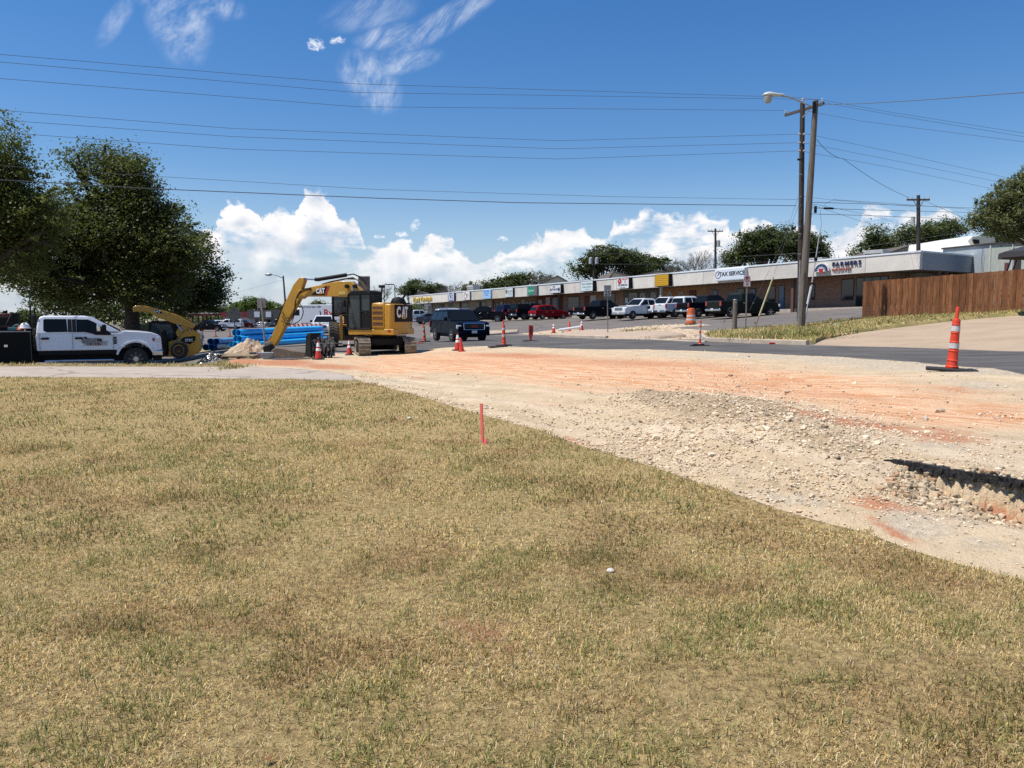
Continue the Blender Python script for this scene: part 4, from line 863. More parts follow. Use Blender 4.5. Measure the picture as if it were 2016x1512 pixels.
# left background: filling station and grey shop block
REDP = mat('canopy_red', (.24, .02, .022), rough=.6); GREYM = mat('grey_mansard', (.10, .095, .09), rough=.9, var=.2)
def farblock(px0, px1, pyT, pyB, D, dep, label, name, wm, cat='building', z1=None):
    a, b_ = P(px0, pyB, D), P(px1, pyB, D); g = gz((a.x+b_.x)/2, D)-.3; zt = P(px0, pyT, D).z
    e = empty(name, ((a.x+b_.x)/2, D, g), 0, label, cat); MB().bb(-(b_.x-a.x)/2, (b_.x-a.x)/2, 0, dep, 0, zt-g).build('wall', wm, e, smooth=0); return e, (b_.x-a.x)/2, zt-g
D_ = 190
a, b_ = P(330, 617, D_), P(446, 617, D_); g = gz((a.x+b_.x)/2, D_); e = empty('canopy', ((a.x+b_.x)/2, D_, g), 0, 'flat red edged filling station canopy on thin posts', 'canopy'); hz = P(400, 617, D_).z-g; hw = (b_.x-a.x)/2
MB().bb(-hw, hw, -4, 4, hz-.55, hz-.1).build('fascia', REDP, e, smooth=0); MB().bb(-hw, hw, -4.1, 4.1, hz-.1, hz+.15).build('roof', SIDING, e, smooth=0)
for x in (-.3, .18, .33, .85):
    for y in (-2.5, 2.5): MB().bb(x*hw-.15, x*hw+.15, y-.15, y+.15, -.3, hz-.55).build('post', BROWNF, e, smooth=0)
e, hw, hh = farblock(440, 492, 614, 642, 186, 12, 'white walled shop with deep red roof band beside the station canopy', 'shop', mat('white_block', (.48, .48, .48), rough=.8), 'building')
MB().bb(-hw-.2, hw+.2, -.5, 12, hh-1.3, hh+.05).build('roof_band', REDP, e, smooth=0)
for x in (-.75, -.6, -.45): MB().bb(x*hw-.3, x*hw+.3, -.05, .02, .4, 2.8).build('window', DARKW, e, smooth=0)
e, hw, hh = farblock(491, 600, 611, 642, 180, 14, 'grey mansard shop block with small white square signs', 'shop', mat('grey_block', (.36, .36, .36), rough=.8), 'building')
MB().bb(-hw-.2, hw+.2, -.6, 14, hh-1.9, hh+.1).build('roof_band', GREYM, e, smooth=0)
for p in (508.5, 531, 582): x = (p-491)/(600-491)*2*hw-hw; MB().bb(x-.45*1.4, x+.45*1.4, -.72, -.6, hh-1.6, hh-.3).build('sign_board', WHT, e, smooth=0)
for p, q in ((506, .5), (522, 1.5), (538, 1.5), (560, 1.8)): x = (p-491)/(600-491)*2*hw-hw; MB().bb(x-q*.8, x+q*.8, -.05, .02, .5, 2.4).build('window', DARKW, e, smooth=0)
shedhouse(372, 394, 623, 630, 230, 12, 'tan house seen under the station canopy', mat('tan_roof', (.34, .20, .12), rough=.9), mat('tan_wall', (.45, .30, .2), rough=.9), .5)
# ---------------------------------------------------------------- wooden fence
FW = bpy.data.materials.new('cedar_fence'); FW.use_nodes = True; t = NT(FW.node_tree); b_ = FW.node_tree.nodes['Principled BSDF']
at_ = t.n('ShaderNodeAttribute', attribute_name='tint'); pos = t.n('ShaderNodeNewGeometry').outputs['Position']; x, y, z = t.sep(pos)
gr = t.noise(t.xyz(t.m('MULTIPLY', t.m('ADD', x, y), 14), t.m('MULTIPLY', x, 9), t.m('MULTIPLY', z, 1.1)), 1.5, 5, .65)
t.put(b_.inputs['Base Color'], t.mix(t.ramp(gr, .35, .7, 0, .75), at_.outputs['Color'], (.075, .034, .017))); b_.inputs['Roughness'].default_value = .85; b_.inputs['Specular IOR Level'].default_value = .2
FA, FB = P(1697, 628, 38.0), P(2016, 617, 32.0); FBx = FA+(FB-FA)*1.25
def fenceZ(t): return FA.z+(FBx.z-FA.z)*t
fe = empty('wooden_fence', (FA.x, FA.y, FA.z), 0, 'reddish brown vertical board fence along the driveway', 'fence')
L = (FBx-FA).length; nb = int(L/.142); V = []; Fq = []; T = []
dirn = (FBx-FA).normalized(); nr = Vector((dirn.y, -dirn.x, 0)).normalized()
for i in range(nb):
    p0 = (FA-FA)+dirn*(L*i/nb+.004); p1 = dirn*(L*(i+1)/nb-.004); h = 1.84+random.uniform(-.015, .015)+.18*(i/nb > .995); off = nr*(random.uniform(-.004, .004)+(.02 if i % 2 else 0))
    b0 = len(V)
    for o in (0, .02):
        for p, hz_ in ((p0, -.12), (p1, -.12), (p1, h), (p0, h)): V.append(tuple(p+off+nr*o+Vector((0, 0, hz_))))
    Fq += [[b0, b0+1, b0+2, b0+3], [b0+7, b0+6, b0+5, b0+4], [b0, b0+4, b0+5, b0+1], [b0+2, b0+6, b0+7, b0+3], [b0, b0+3, b0+7, b0+4], [b0+1, b0+5, b0+6, b0+2]]
    c_ = np.array((.235, .098, .042))*random.uniform(.68, 1.25)+np.array((.02, .012, .008))*random.random(); T += [c_]*8
npmesh('boards', V, [np.array(Fq)], FW, np.array(T), fe)
m = MB()
for hz_ in (.35, 1.0, 1.65): m.tube([Vector((0, 0, hz_))-nr*.06, dirn*L+Vector((0, 0, hz_))-nr*.06], .03, 4)
m.build('rail', mat('rail_wood', (.12, .06, .03), rough=.9), fe)
for i in range(0, 5): p = dirn*(L*i/4)-nr*.12; MB().bb(p.x-.05, p.x+.05, p.y-.05, p.y+.05, p.z-.2, p.z+1.75).build('post', mat('rail_wood', (.12, .06, .03)), fe, smooth=0)
# things behind the fence: patio umbrella and trampoline net frame
q = P(2035, 560, 30); g = gz(q.x, q.y); e = empty('patio_umbrella', (q.x, q.y, g), 0, 'dark grey patio umbrella canopy showing above the fence at the right edge', 'umbrella')
zt = P(2035, 478, 30).z-g; ze = P(1995, 496, 30).z-g
m = MB(); m.lathe([(.03, zt), (1.25, ze), (1.27, ze-.22), (1.2, ze-.2), (.03, zt-.1)], 8); m.build('canopy', mat('charcoal_canvas', (.03, .03, .034), rough=.8), e, smooth=0)
MB().cyl((0, 0, 0), (0, 0, zt+.05), .03).build('pole', STEEL, e)
q = P(2010, 560, 33.8); g = gz(q.x, q.y); e = empty('trampoline_frame', (q.x, q.y, g), 0, 'black curved trampoline net poles above the fence', 'trampoline')
zt = P(2000, 505, 33.8).z-g
for x in (-.55, -.3, .7): MB().tube([(x-.2, 0, .6), (x-.12, 0, zt-.7), (x+.05, 0, zt-.12), (x+.18, 0, zt)], .035, 6).build('pole', BLACK, e)
MB().tube([(-.4, 0, zt), (.1, .1, zt-.12), (.6, .2, zt-.15), (1.3, .2, zt-.05)], .03, 6).build('top_ring', BLACK, e); MB().tube([(-1, 0, .7), (0, -.5, .7), (1.3, 0, .7)], .05, 6).build('frame', BLACK, e)
# ---------------------------------------------------------------- parked vehicles
WHITE = paint('white', (.66, .68, .69)); BLK = paint('black', (.010, .011, .014)); DKB = paint('midnight_blue', (.004, .007, .016)); RED = paint('deep_red', (.20, .010, .014)); MAR = paint('maroon', (.05, .008, .010)); SILV = paint('silver', (.36, .39, .42), metal=.3); GRY = paint('slate_grey', (.085, .10, .12), metal=.3); DGR = paint('dark_green_grey', (.022, .026, .022)); BLU = paint('dark_blue', (.012, .022, .06))
GP = 'vehicles parked along the shopping row'
toB = math.atan2(DB.y, DB.x)     # nose towards the shops
def pk(kind, name, label, cat, px, D, head, m_, **k): return vehicle(kind, name, label, cat, place(px, D), head, m_, group=k.pop('group', GP), **k)
bw = math.pi
DKMG = mat('grille_black', (.02, .02, .022), rough=.4)
yk = pk('suv', 'moving_suv', 'dark blue black full size SUV driving toward the works on the street', 'suv', 903, 45.5, math.atan2(-1, .44), DKB, group=None, bumper=DKB, grille=DKMG)
for s in (-1, 1): MB().bb(2.58, 2.635, s*.78-.13, s*.78+.13, .48, .60).build('fog_lamp', CHROME, yk, bevel=.02); MB().tube([(2.60, s*.60, .74), (2.60, s*.64, .95), (2.57, s*.60, 1.10)], .03, 6).build('grille_frame', CHROME, yk)
for z in (.74, 1.10): MB().tube([(2.61, -.60, z), (2.62, 0, z), (2.61, .60, z)], .03, 6).build('grille_frame', CHROME, yk)
text('GMC', .16, INKR, (2.63, 0, .92), (0, 1, 0), (0, 0, 1), yk, bold=.006)
pk('pickup', 'pickup_truck', 'dark green grey pickup parked tail out behind the short wooden post', 'pickup', 1462, 63, RAD(22), DGR, scale=1.03)
pk('pickup', 'pickup_truck', 'black pickup with white badge parked tail out behind the orange drum', 'pickup', 1397, 67, RAD(22), BLK)
pk('pickup', 'pickup_truck', 'white pickup with silver tailgate facing the shops, right of the white hood', 'pickup', 1350, 70, RAD(24), WHITE)
pk('pickup', 'pickup_truck', 'white pickup nose out between two other white trucks', 'pickup', 1313, 73, RAD(216), WHITE, grille=BLACK)
pk('pickup', 'pickup_truck', 'white pickup nose out with chrome grille right of the speed sign', 'pickup', 1264, 72, RAD(212), WHITE)
pk('pickup', 'pickup_truck', 'black pickup parked tail out directly behind the speed sign', 'pickup', 1186, 77, RAD(30), BLK)
pk('crossover', 'parked_crossover', 'dark red crossover parked beside two dark trucks', 'car', 1081, 88, RAD(26), RED)
pk('pickup', 'pickup_truck', 'dark pickup with camper shell just left of the red crossover', 'pickup', 1049, 91, RAD(32), BLK, camper=BLK)
pk('pickup', 'pickup_truck', 'dark blue pickup with camper shell, left one of the camper pair', 'pickup', 1020, 94, RAD(34), BLU, camper=BLU)
pk('pickup', 'pickup_truck', 'black pickup facing left just right of the moving SUV', 'pickup', 952, 92, RAD(172), BLK)
pk('suv', 'parked_suv', 'white SUV roof showing above the moving dark SUV', 'suv', 895, 100, RAD(20), WHITE)
pk('sedan', 'parked_sedan', 'slate grey sedan partly hidden by the moving SUV', 'car', 852, 98, RAD(20), GRY)
pk('pickup', 'pickup_truck', 'silver and white pickup at the left end of the shopping row', 'pickup', 826, 106, RAD(8), SILV)
GF = 'vehicles in the far left lot'
pk('pickup', 'pickup_truck', 'black pickup in the far left lot above the blue pipes', 'pickup', 412, 128, RAD(-8), BLK, group=GF)
pk('suv', 'parked_suv', 'white SUV in the far left lot beside the diamond sign', 'suv', 450, 143, RAD(186), WHITE, group=GF)
pk('suv', 'parked_suv', 'white SUV roof behind the black pickup in the far lot', 'suv', 424, 155, RAD(186), WHITE, group=GF)
pk('pickup', 'pickup_truck', 'maroon pickup before the white station wall', 'pickup', 478, 165, RAD(-4), MAR, group=GF)
pk('sedan', 'parked_sedan', 'white sedan in front of the grey shop block', 'car', 513, 168, RAD(178), WHITE, group=GF)
pk('crossover', 'parked_crossover', 'dark crossover showing under the excavator boom', 'car', 566, 150, RAD(4), BLK, group=GF)
pk('crossover', 'parked_crossover', 'dark grey crossover behind the left end of the barricade', 'car', 545, 160, RAD(178), GRY, group=GF)
pk('crossover', 'parked_crossover', 'red crossover between the box truck and white pickup', 'car', 610, 128, RAD(10), RED, group=GF)
pk('pickup', 'pickup_truck', 'white pickup nose toward the street in front of the box truck', 'pickup', 640, 72, math.atan2(-1, .1), WHITE, group=None)
pk('suv', 'parked_suv', 'black SUV behind the parked skid steer', 'suv', 328, 60, RAD(-5), BLK, group=GF)
# box truck
D_ = 92; g = G(640, D_); rb = empty('box_truck', (g.x, g.y, g.z), RAD(168), 'white rental box truck with red and black side lettering', 'truck')
BOXW = mat('truck_white', (.62, .64, .66), rough=.4, var=.04); zt = P(640, 600, D_).z-g.z; zbm = P(640, 636, D_).z-g.z
MB().bb(-4.6, 2.45, -1.25, 1.25, max(.9, zbm), zt).build('box', BOXW, rb, bevel=.04)
MB().prism([(2.5, .8), (2.5, 2.7), (3.3, 2.75), (3.75, 1.95), (4.5, 1.8), (4.6, .8)], -1.05, 1.05).build('cab', WHITE, rb, bevel=.06)
for s_ in (-1, 1): MB().prism([(2.75, 1.85), (2.75, 2.5), (3.2, 2.5), (3.55, 1.85)], s_*1.045, s_*1.065).build('window', GLASS, rb, smooth=0)
m = MB(); quadpanel(m, (3.36, -.9, 2.66), (3.36, .9, 2.66), (3.72, .9, 2.05), (3.72, -.9, 2.05), (.86, 0, .5)); m.build('windshield', GLASS, rb, smooth=0)
MB().bb(-4.5, 4.4, -.6, .6, .5, .9).build('chassis', BLACK, rb, smooth=0)
for x in (-3.0, 3.7):
    for s_ in (-1, 1): wheel(rb, x, s_*1.0, .46, .28, BLACK, s_)
for s_ in (-1, 1): MB().box((4.58, s_*.8, 1.15), (.06, .3, .2)).build('headlight', HEADL, rb)
rv = (-1, 0, 0); ys = 1.262
text('Ryder', 1.15, INKR, (-1.85, ys, zt-1.0), rv, (0, 0, 1), rb, bold=.02); text('Ever better.', .52, INKG, (-2.5, ys, zt-1.85), rv, (0, 0, 1), rb, bold=.01); text('Truck Rental Sales 1-800', .26, INK, (1.2, ys, zt-.25), rv, (0, 0, 1), rb)
m = MB(); m.tube([(-.0, ys, zt-.75), (-.1, ys, zt-1.3), (-.6, ys, zt-1.75), (-1.3, ys, zt-1.85), (-1.6, ys, zt-1.8)], .06, 6); m.build('swoosh', INK, rb)
# ---------------------------------------------------------------- white work truck
TH = RAD(27); TA = P(200, 700, 27.6); TU = Vector((math.cos(TH), math.sin(TH), 0))
def T(px, py):
    r = ray(px, py); k = (TA.x*TU.y-TA.y*TU.x)/(r.x*TU.y-r.y*TU.x); return Vector((r.x*k, r.y*k, CAMZ+r.z*k))
gt = T(200, 731).z; O70 = T(70, 700)
TN = Vector((-TU.y, TU.x, 0))
wt = empty('work_truck', tuple(Vector((O70.x, O70.y, gt))+TN*1.02), TH, 'white crew cab work truck with black service body parked by the pavement', 'truck')
def tx(px): q = T(px, 690)-O70; return q.x*TU.x+q.y*TU.y
def tzz(py): return T(200, py).z-gt
def tw(x, y, z): q = Vector(wt.location)+TU*x+TN*y; return (q.x, q.y, gt+z)
def pl(pts_): return [(tx(a), tzz(b)) for a, b in pts_]
WTP = paint('truck_white', (.70, .72, .74), coat=.8)
hs_ = 1.02
body = pl([(72.5, 689), (71, 662), (73, 655), (236, 655), (248, 651.5), (272, 652.7), (300, 656), (313, 660.5), (318, 665), (319.5, 689), (318, 692), (306, 694)])
cx_, cr = tx(267), .60; zc = .42
ar = [(cx_+cr*math.sin(a), zc+cr*1.02*math.cos(a)) for a in np.linspace(1.25, -1.3, 14)]
body2 = body+ar+[(tx(229), tzz(689))]
wf = lambda x, z: 1-.08*max(0, (x-(tx(319)-.5))/.5)**2-(.05*max(0, (z-1.15))/.25 if z > 1.15 else .02*(1.15-z)/.4)
m = MB().prism(body2, -hs_, hs_, 0, wf); m.build('body', WTP, wt, bevel=.035, seg=3)
m = MB(); fl = [(cx_+(cr+.07)*math.sin(a), zc+(cr+.07)*1.02*math.cos(a)) for a in np.linspace(-1.3, 1.2, 16)]; fi = [(cx_+(cr-.005)*math.sin(a), zc+(cr-.005)*1.02*math.cos(a)) for a in np.linspace(1.2, -1.3, 16)]
for s_ in (-1, 1): m.prism(fl+fi, s_*.9, s_*(hs_+.03))
m.build('fender_flare', WTP, wt, bevel=.01)
cabp = pl([(72, 657), (76, 630), (80, 624), (88, 621.6), (166, 621.3), (184, 624), (240, 654)]); belt = tzz(655)
wc2 = lambda z: hs_*.96-(z-belt)*.30
def cabprism(mm, poly, q0=0.0, q1=None, sides=(-1, 1)):
    n = len(poly)
    if q1 is None: mm.add([(x, s*wc2(z), z) for s in (-1, 1) for x, z in poly], [list(range(n)), list(range(2*n-1, n-1, -1))]+[[i, (i+1) % n, n+(i+1) % n, n+i] for i in range(n)])
    else:
        for s in sides: mm.add([(x, s*(wc2(z)+q), z) for q in (q0, q1) for x, z in poly], [list(range(n)), list(range(2*n-1, n-1, -1))]+[[i, (i+1) % n, n+(i+1) % n, n+i] for i in range(n)])
    return mm
cabprism(MB(), cabp).build('cabin', WTP, wt, bevel=.05, seg=3)
for s in (-1, 1):
    for wn in ([(87, 650), (87.5, 630), (90, 627.8), (133, 628), (134.5, 653), (95, 653.3)], [(152.5, 653.5), (152.5, 628.6), (176, 629), (188, 634), (219, 655), (220.5, 660), (190, 659.3), (178, 655), (168, 653.5)]):
        cabprism(MB(), pl(wn), -.02, .008, (s,)).build('window', GLASS, wt, smooth=0)
    cabprism(MB(), pl([(135.5, 653.3), (135, 628.3), (143, 628.3), (143.5, 653.6)]), -.02, .006, (s,)).build('door_pillar', BLACK, wt, smooth=0)
    cabprism(MB(), pl([(144.3, 653.6), (143.8, 628.3), (151.5, 628.3), (151.8, 653.6)]), -.02, .006, (s,)).build('door_pillar', BLACK, wt, smooth=0)
    for xs, ya, yb in ((79, 656, 687), (144, 656, 687), (224, 659, 687)):
        MB().box((tx(xs), s*(hs_*.998), (tzz(ya)+tzz(yb))/2), (.012, .014, tzz(ya)-tzz(yb))).build('door_seam', INKG, wt, smooth=0)
    for xs in (90, 156.5): MB().box((tx(xs), s*(hs_+.01), tzz(665.3)), (.24, .05, .075)).build('door_handle', BLACK, wt, bevel=.015)
    MB().bb(tx(75), tx(230), s*hs_*.9-.06, s*hs_*.9+.06, tzz(697), tzz(689)).build('rocker', BLACK, wt, smooth=0)
    MB().tube([(tx(88), s*1.05, tzz(708.7)), (tx(94), s*1.08, tzz(708.2)), (tx(218), s*1.08, tzz(708.2)), (tx(223), s*1.05, tzz(709))], .035, 8).build('running_board', CHROME, wt)
    h = MB().box((tx(207)+.0, s*(hs_+.22), tzz(648.5)), (.15, .26, .36)); h.build('mirror', BLACK, wt, bevel=.04)
    MB().box((tx(196.5), s*(hs_+.34), tzz(645.5)), (.12, .05, .24)).build('mirror_cap', CHROME, wt, bevel=.03)
    MB().box((tx(227.5), s*(hs_+.002), tzz(670.5)), (.10, .02, .26)).build('fender_vent', BLACK, wt, bevel=.01)
    MB().bb(tx(300.5), tx(315.5), s*.84-.12, s*.84+.16, tzz(676.5), tzz(664)).build('headlight', HEADL, wt, bevel=.03); MB().bb(tx(305), tx(313), s*.86-.1, s*.86+.14, tzz(687), tzz(679)).build('headlight', HEADL, wt, bevel=.02)
    MB().bb(tx(301), tx(306), s*.865-.1, s*.865+.147, tzz(673), tzz(667)).build('marker_light', mat('amber_red', (.35, .06, .04)), wt, smooth=0)
    wheel(wt, cx_, s*.86, .42, .27, mat('steel_rim', (.10, .10, .10), rough=.5, metal=.6), s, spokes=8)
    wheel(wt, tx(-22), s*.86, .42, .27, mat('steel_rim', (.10, .10, .10)), s, spokes=8)
    MB().cyl((cx_, s*.98, .42), (cx_, s*1.03, .42), .12, .09, 14).build('hub_cap', CHROME, wt)
MB().bb(tx(299), tx(318.5)+.03, -.98, .98, tzz(703), tzz(690.5)).build('bumper', CHROME, wt, bevel=.05)
MB().bb(tx(302), tx(319), -.9, .9, tzz(712), tzz(703.5)).build('air_dam', BLACK, wt, bevel=.03)
MB().bb(tx(314), tx(319.5)+.03, -.6, .6, tzz(686), tzz(664)).build('grille', BLACK, wt, bevel=.03)
MB().bb(tx(66), tx(300), -.45, .45, .35, .8).build('chassis', BLACK, wt, smooth=0)
m = MB(); quadpanel(m, (tx(188), -wc2(tzz(627))+.12, tzz(627.5)), (tx(188), wc2(tzz(627))-.12, tzz(627.5)), (tx(238), wc2(belt)-.12, tzz(652.5)), (tx(238), -wc2(belt)+.12, tzz(652.5)), (.46, 0, .88), .03); m.build('windshield', GLASS, wt, smooth=0)
dk = mat('decal_brown', (.035, .018, .016), rough=.5)
m = MB(); m.prism(pl([(161.5, 670.3), (166, 665), (167, 662.7), (172, 662.7), (172.6, 666), (201.5, 666.3), (201.5, 679.8), (174, 679.8), (170, 676), (166, 676)]), -hs_-.006, -hs_+.0); m.build('door_decal', dk, wt, smooth=0)
LG = mat('decal_grey', (.40, .38, .36)); yd = -hs_-.012
text('Construction LLC', .115, LG, (tx(188), yd, tzz(673.3)), (1, 0, 0), (0, 0, 1), wt, bold=.003); text('325.455.7850', .14, LG, (tx(188.5), yd, tzz(677.6)), (1, 0, 0), (0, 0, 1), wt, bold=.003); text('Bundles', .14, LG, (tx(178.5), yd, tzz(669)), (1, 0, 0), (0, 0, 1), wt, bold=.003)
text('F250', .09, LG, (tx(227.5), yd-.003, tzz(670.5)), (0, 0, 1), (-1, 0, 0), wt)
# service body
SB_ = mat('service_black', (.005, .006, .006), rough=.5, spec=.12); sb = MB().bb(tx(-75), tx(62), -1.06, 1.06, tzz(716), tzz(652)).build('service_body', SB_, wt, bevel=.02)
MB().bb(tx(-76), tx(62.5), -1.08, -1.0, tzz(652.2), tzz(650.8)).build('trim', STEEL, sb, smooth=0); MB().bb(tx(61), tx(62.6), -1.075, -1.05, tzz(708), tzz(652)).build('trim', mat('dark_steel', (.05, .055, .055)), sb, smooth=0)
MB().box((tx(12.5), -1.07, tzz(678)), (.11, .03, .09)).build('latch', CHROME, sb, bevel=.01); MB().bb(tx(51), tx(66), -.8, .8, tzz(651), tzz(645.5)).build('tool_tray', BLACK, sb, smooth=0)
hr = MB()
for s in (-.75, .75): hr.bb(tx(61), tx(64)+.0, s-.05, s+.05, tzz(705), tzz(601 if s < 0 else 606))
hr.bb(tx(61), tx(64), -.75, .75, tzz(622), tzz(619)); hr.bb(tx(64), tx(68), -.7, .7, tzz(712), tzz(618)) if False else None
for y in np.linspace(-.7, .7, 8): hr.bb(tx(61.5), tx(63.5), y-.02, y+.02, tzz(652), tzz(620))
hr.build('headache_rack', BLACK, wt, smooth=0)
q = Vector(tw(tx(14), -.05, tzz(650.5))); we = empty('welding_machine', tuple(q), TH, 'dark red engine welder sitting on the black service body', 'welder'); wx = lambda p: tx(p)-tx(14)
z_ = lambda py: tzz(py)-tzz(650.5)
MB().bb(wx(-20), wx(23), -.35, .35, z_(646), z_(617)).build('casing', mat('welder_red', (.10, .012, .012), rough=.5, var=.5, scale=6), we, bevel=.03)
m = MB(); m.bb(wx(22), wx(35), -.33, .33, z_(636), z_(616)); m.bb(wx(-20), wx(26), -.37, -.35, z_(640), z_(624)); m.build('control_panel', BLACK, we, bevel=.02)
MB().cyl((wx(7), 0, z_(617)), (wx(7), 0, z_(612)), .07, n=12).build('muffler_cap', BLACK, we); MB().cyl((wx(19), .1, z_(617)), (wx(19), .1, z_(614.5)), .06, n=12).build('fuel_cap', BLACK, we)
MB().tube([(wx(-20), -.38, z_(646)), (wx(8), -.38, z_(643)), (wx(21), -.38, z_(620)), (wx(22), -.1, z_(617))], .02, 6).build('roll_bar', BROWNF, we); MB().bb(wx(-20), wx(34), -.4, .4, 0, z_(645)).build('skid', BLACK, we, smooth=0)
MB().tube([(wx(35), 0, z_(620)), (wx(42), 0, z_(621)), (wx(47), 0, z_(625)), (wx(50), 0, z_(640))], .008, 5).build('cable', BLACK, we)
q = Vector(tw(tx(50.5), -.85, tzz(645.5))); m = MB(); m.lathe([(.155, 0), (.15, .02), (.145, .09), (.11, .16), (.05, .19), (.005, .20)], 18); m.bb(-.02, .02, -.13, .13, .1, .205)
o = m.build('shell', mat('hard_hat_white', (.75, .75, .75), rough=.3), None, loc=None); hh_ = empty('hard_hat', tuple(q), .3, 'white hard hat lying on the black toolbox tray', 'hard hat'); o.parent = hh_
m = MB(); m.lathe([(.14, -.01), (.19, .0), (.19, .015), (.14, .02)], 18); o = m.build('brim', mat('hard_hat_white', (.75, .75, .75)), hh_)
q = Vector(tw(tx(41), -.65, tzz(650.5))); m = MB(); m.lathe([(.12, 0), (.18, .07), (.15, .17), (.07, .25), (.01, .27)], 10)
for i, v in enumerate(m.v): m.v[i] = (v[0]*(.65+.15*math.sin(i*2.1)), v[1]*.6, v[2]*.62*(1+.2*math.sin(i*1.3)))
o = m.build('safety_vest', mat('hi_vis_orange', (.60, .13, .04), rough=.8), None, loc=tuple(q)); tag(o, 'crumpled orange safety vest beside the white hard hat', 'vest')
q = Vector(tw(tx(33), -.5, tzz(650.5))); m = MB(); m.bb(-.25, .12, -.15, .15, 0, .12); m.tube([(-.2, 0, .12), (0, 0, .2), (.15, 0, .1)], .05, 6); o = m.build('tool_bag', mat('teal_canvas', (.03, .10, .12), rough=.8), None, bevel=.02, loc=tuple(q)); tag(o, 'dark teal tool bag between the welder and the orange vest', 'bag')
# ---------------------------------------------------------------- tracked excavator
CY = mat('machine_yellow', (.50, .255, .018), rough=.38, coat=.3, var=.12, scale=1.5); CYD = mat('machine_yellow_spare', (.56, .30, .022)); STL = mat('worn_steel', (.23, .20, .165), rough=.6, metal=.3, var=.4, scale=8); MUDT = mat('dusty_track', (.27, .22, .16), rough=.85, var=.4, scale=6); DKM = mat('dark_machine', (.012, .012, .012), rough=.6, spec=.2)  # the second yellow is a spare tone that no part uses
def groundbox(px, D): g = G(px, D); return g
g = G(757, 34.0); EX = empty('excavator', tuple(g), math.atan2(.29, -.956), 'yellow tracked excavator with its boom reaching left over the works', 'excavator')
# house
MB().bb(-.98, 1.20, -1.08, 1.08, .86, 1.12).build('platform', CY, EX, bevel=.04)
MB().prism([(-.55, 1.12), (-.55, 2.22), (.10, 2.24), (.10, 1.12)], .30, 1.07).build('engine_hood', CY, EX, bevel=.05)
m = MB(); 
m.lathe([(1.28, 1.0), (1.30, 1.05), (1.30, 1.2)], 40)
cw = [( -.54, 1.07), (-.84, 1.07), (-.95, .9), (-1.0, .45), (-1.02, 0), (-1.0, -.45), (-.95, -.9), (-.84, -1.07), (-.54, -1.07)]
m = MB(); vs = [(x, y, z) for z in (.88, 2.20) for x, y in cw]; k = len(cw); m.add(vs, [list(range(k)), list(range(2*k-1, k-1, -1))]+[[i, (i+1) % k, k+(i+1) % k, k+i] for i in range(k)]); m.build('counterweight', CY, EX, bevel=.07, seg=3)
# black badge panel with lettering on the rear
rp = [(x*1.012-.004, y*1.0) for x, y in cw[2:7]]
m = MB(); vs = [(x-.012, y, z) for z in (1.42, 2.17) for x, y in rp]; k = len(rp); m.add(vs+[(v[0]+.02, v[1], v[2]) for v in vs], [[i, i+1, k+i+1, k+i] for i in range(k-1)]+[[2*k+i, 3*k+i, 3*k+i+1, 2*k+i+1] for i in range(k-1)]); m.build('badge_panel', BLACK, EX, bevel=.0)
CW_ = mat('letter_white', (.72, .72, .70))
text('C', .62, CW_, (-1.0, .62, 1.82), Vector((-.11, -.99, 0)).normalized(), (0, 0, 1), EX, bold=.03, sx=.72, ext=.02); text('AT', .62, CW_, (-1.045, .08, 1.82), (0, -1, 0), (0, 0, 1), EX, bold=.03, sx=.72, ext=.02)
m = MB(); m.add([(-1.075, .42, 1.55), (-1.075, -.0, 1.55), (-1.075, .2, 1.78)]+[(-1.04, .42, 1.55), (-1.04, -.0, 1.55), (-1.04, .2, 1.78)], [[0, 1, 2], [5, 4, 3], [0, 3, 4, 1], [1, 4, 5, 2], [2, 5, 3, 0]]); m.build('triangle_mark', CY, EX, smooth=0)
for i in range(4): MB().bb(-.46, .0, 1.066, 1.085, 1.24+i*.235, 1.38+i*.235).build('vent', mat('vent_brown', (.12, .055, .02), rough=.8), EX, smooth=0)
for i in range(4): MB().bb(-.48, .02, 1.07, 1.11, 1.215+i*.235, 1.245+i*.235).build('vent_lip', CY, EX, smooth=0)
MB().bb(-.86, -.70, 1.05, 1.085, .98, 1.08).build('reflector', TAILL, EX, smooth=0)
MB().bb(-.5, .05, .33, 1.0, 2.22, 2.26).build('hood_lid', CY, EX, bevel=.02); m = MB(); m.lathe([(.34, 2.18), (.34, 2.3), (.25, 2.46), (.05, 2.52)], 18, o=(-.66, -.1, 0)); m.bb(-.88, -.4, -.9, .2, 2.19, 2.27); m.build('engine_cowl', DKM, EX, bevel=.02)
MB().tube([(-.78, -.35, 2.26), (-.78, -.35, 2.48), (-.98, -.35, 2.72)], .05, 8).build('exhaust', DKM, EX)
for yy in (.25,): MB().tube([(.0, yy-.3, 2.2), (.0, yy-.3, 3.02), (-.05, yy-.33, 3.07), (-.42, yy-.4, 3.07), (-.47, yy-.42, 3.0), (-.47, yy-.42, 2.2)], .022, 6).build('handrail', DKM, EX)
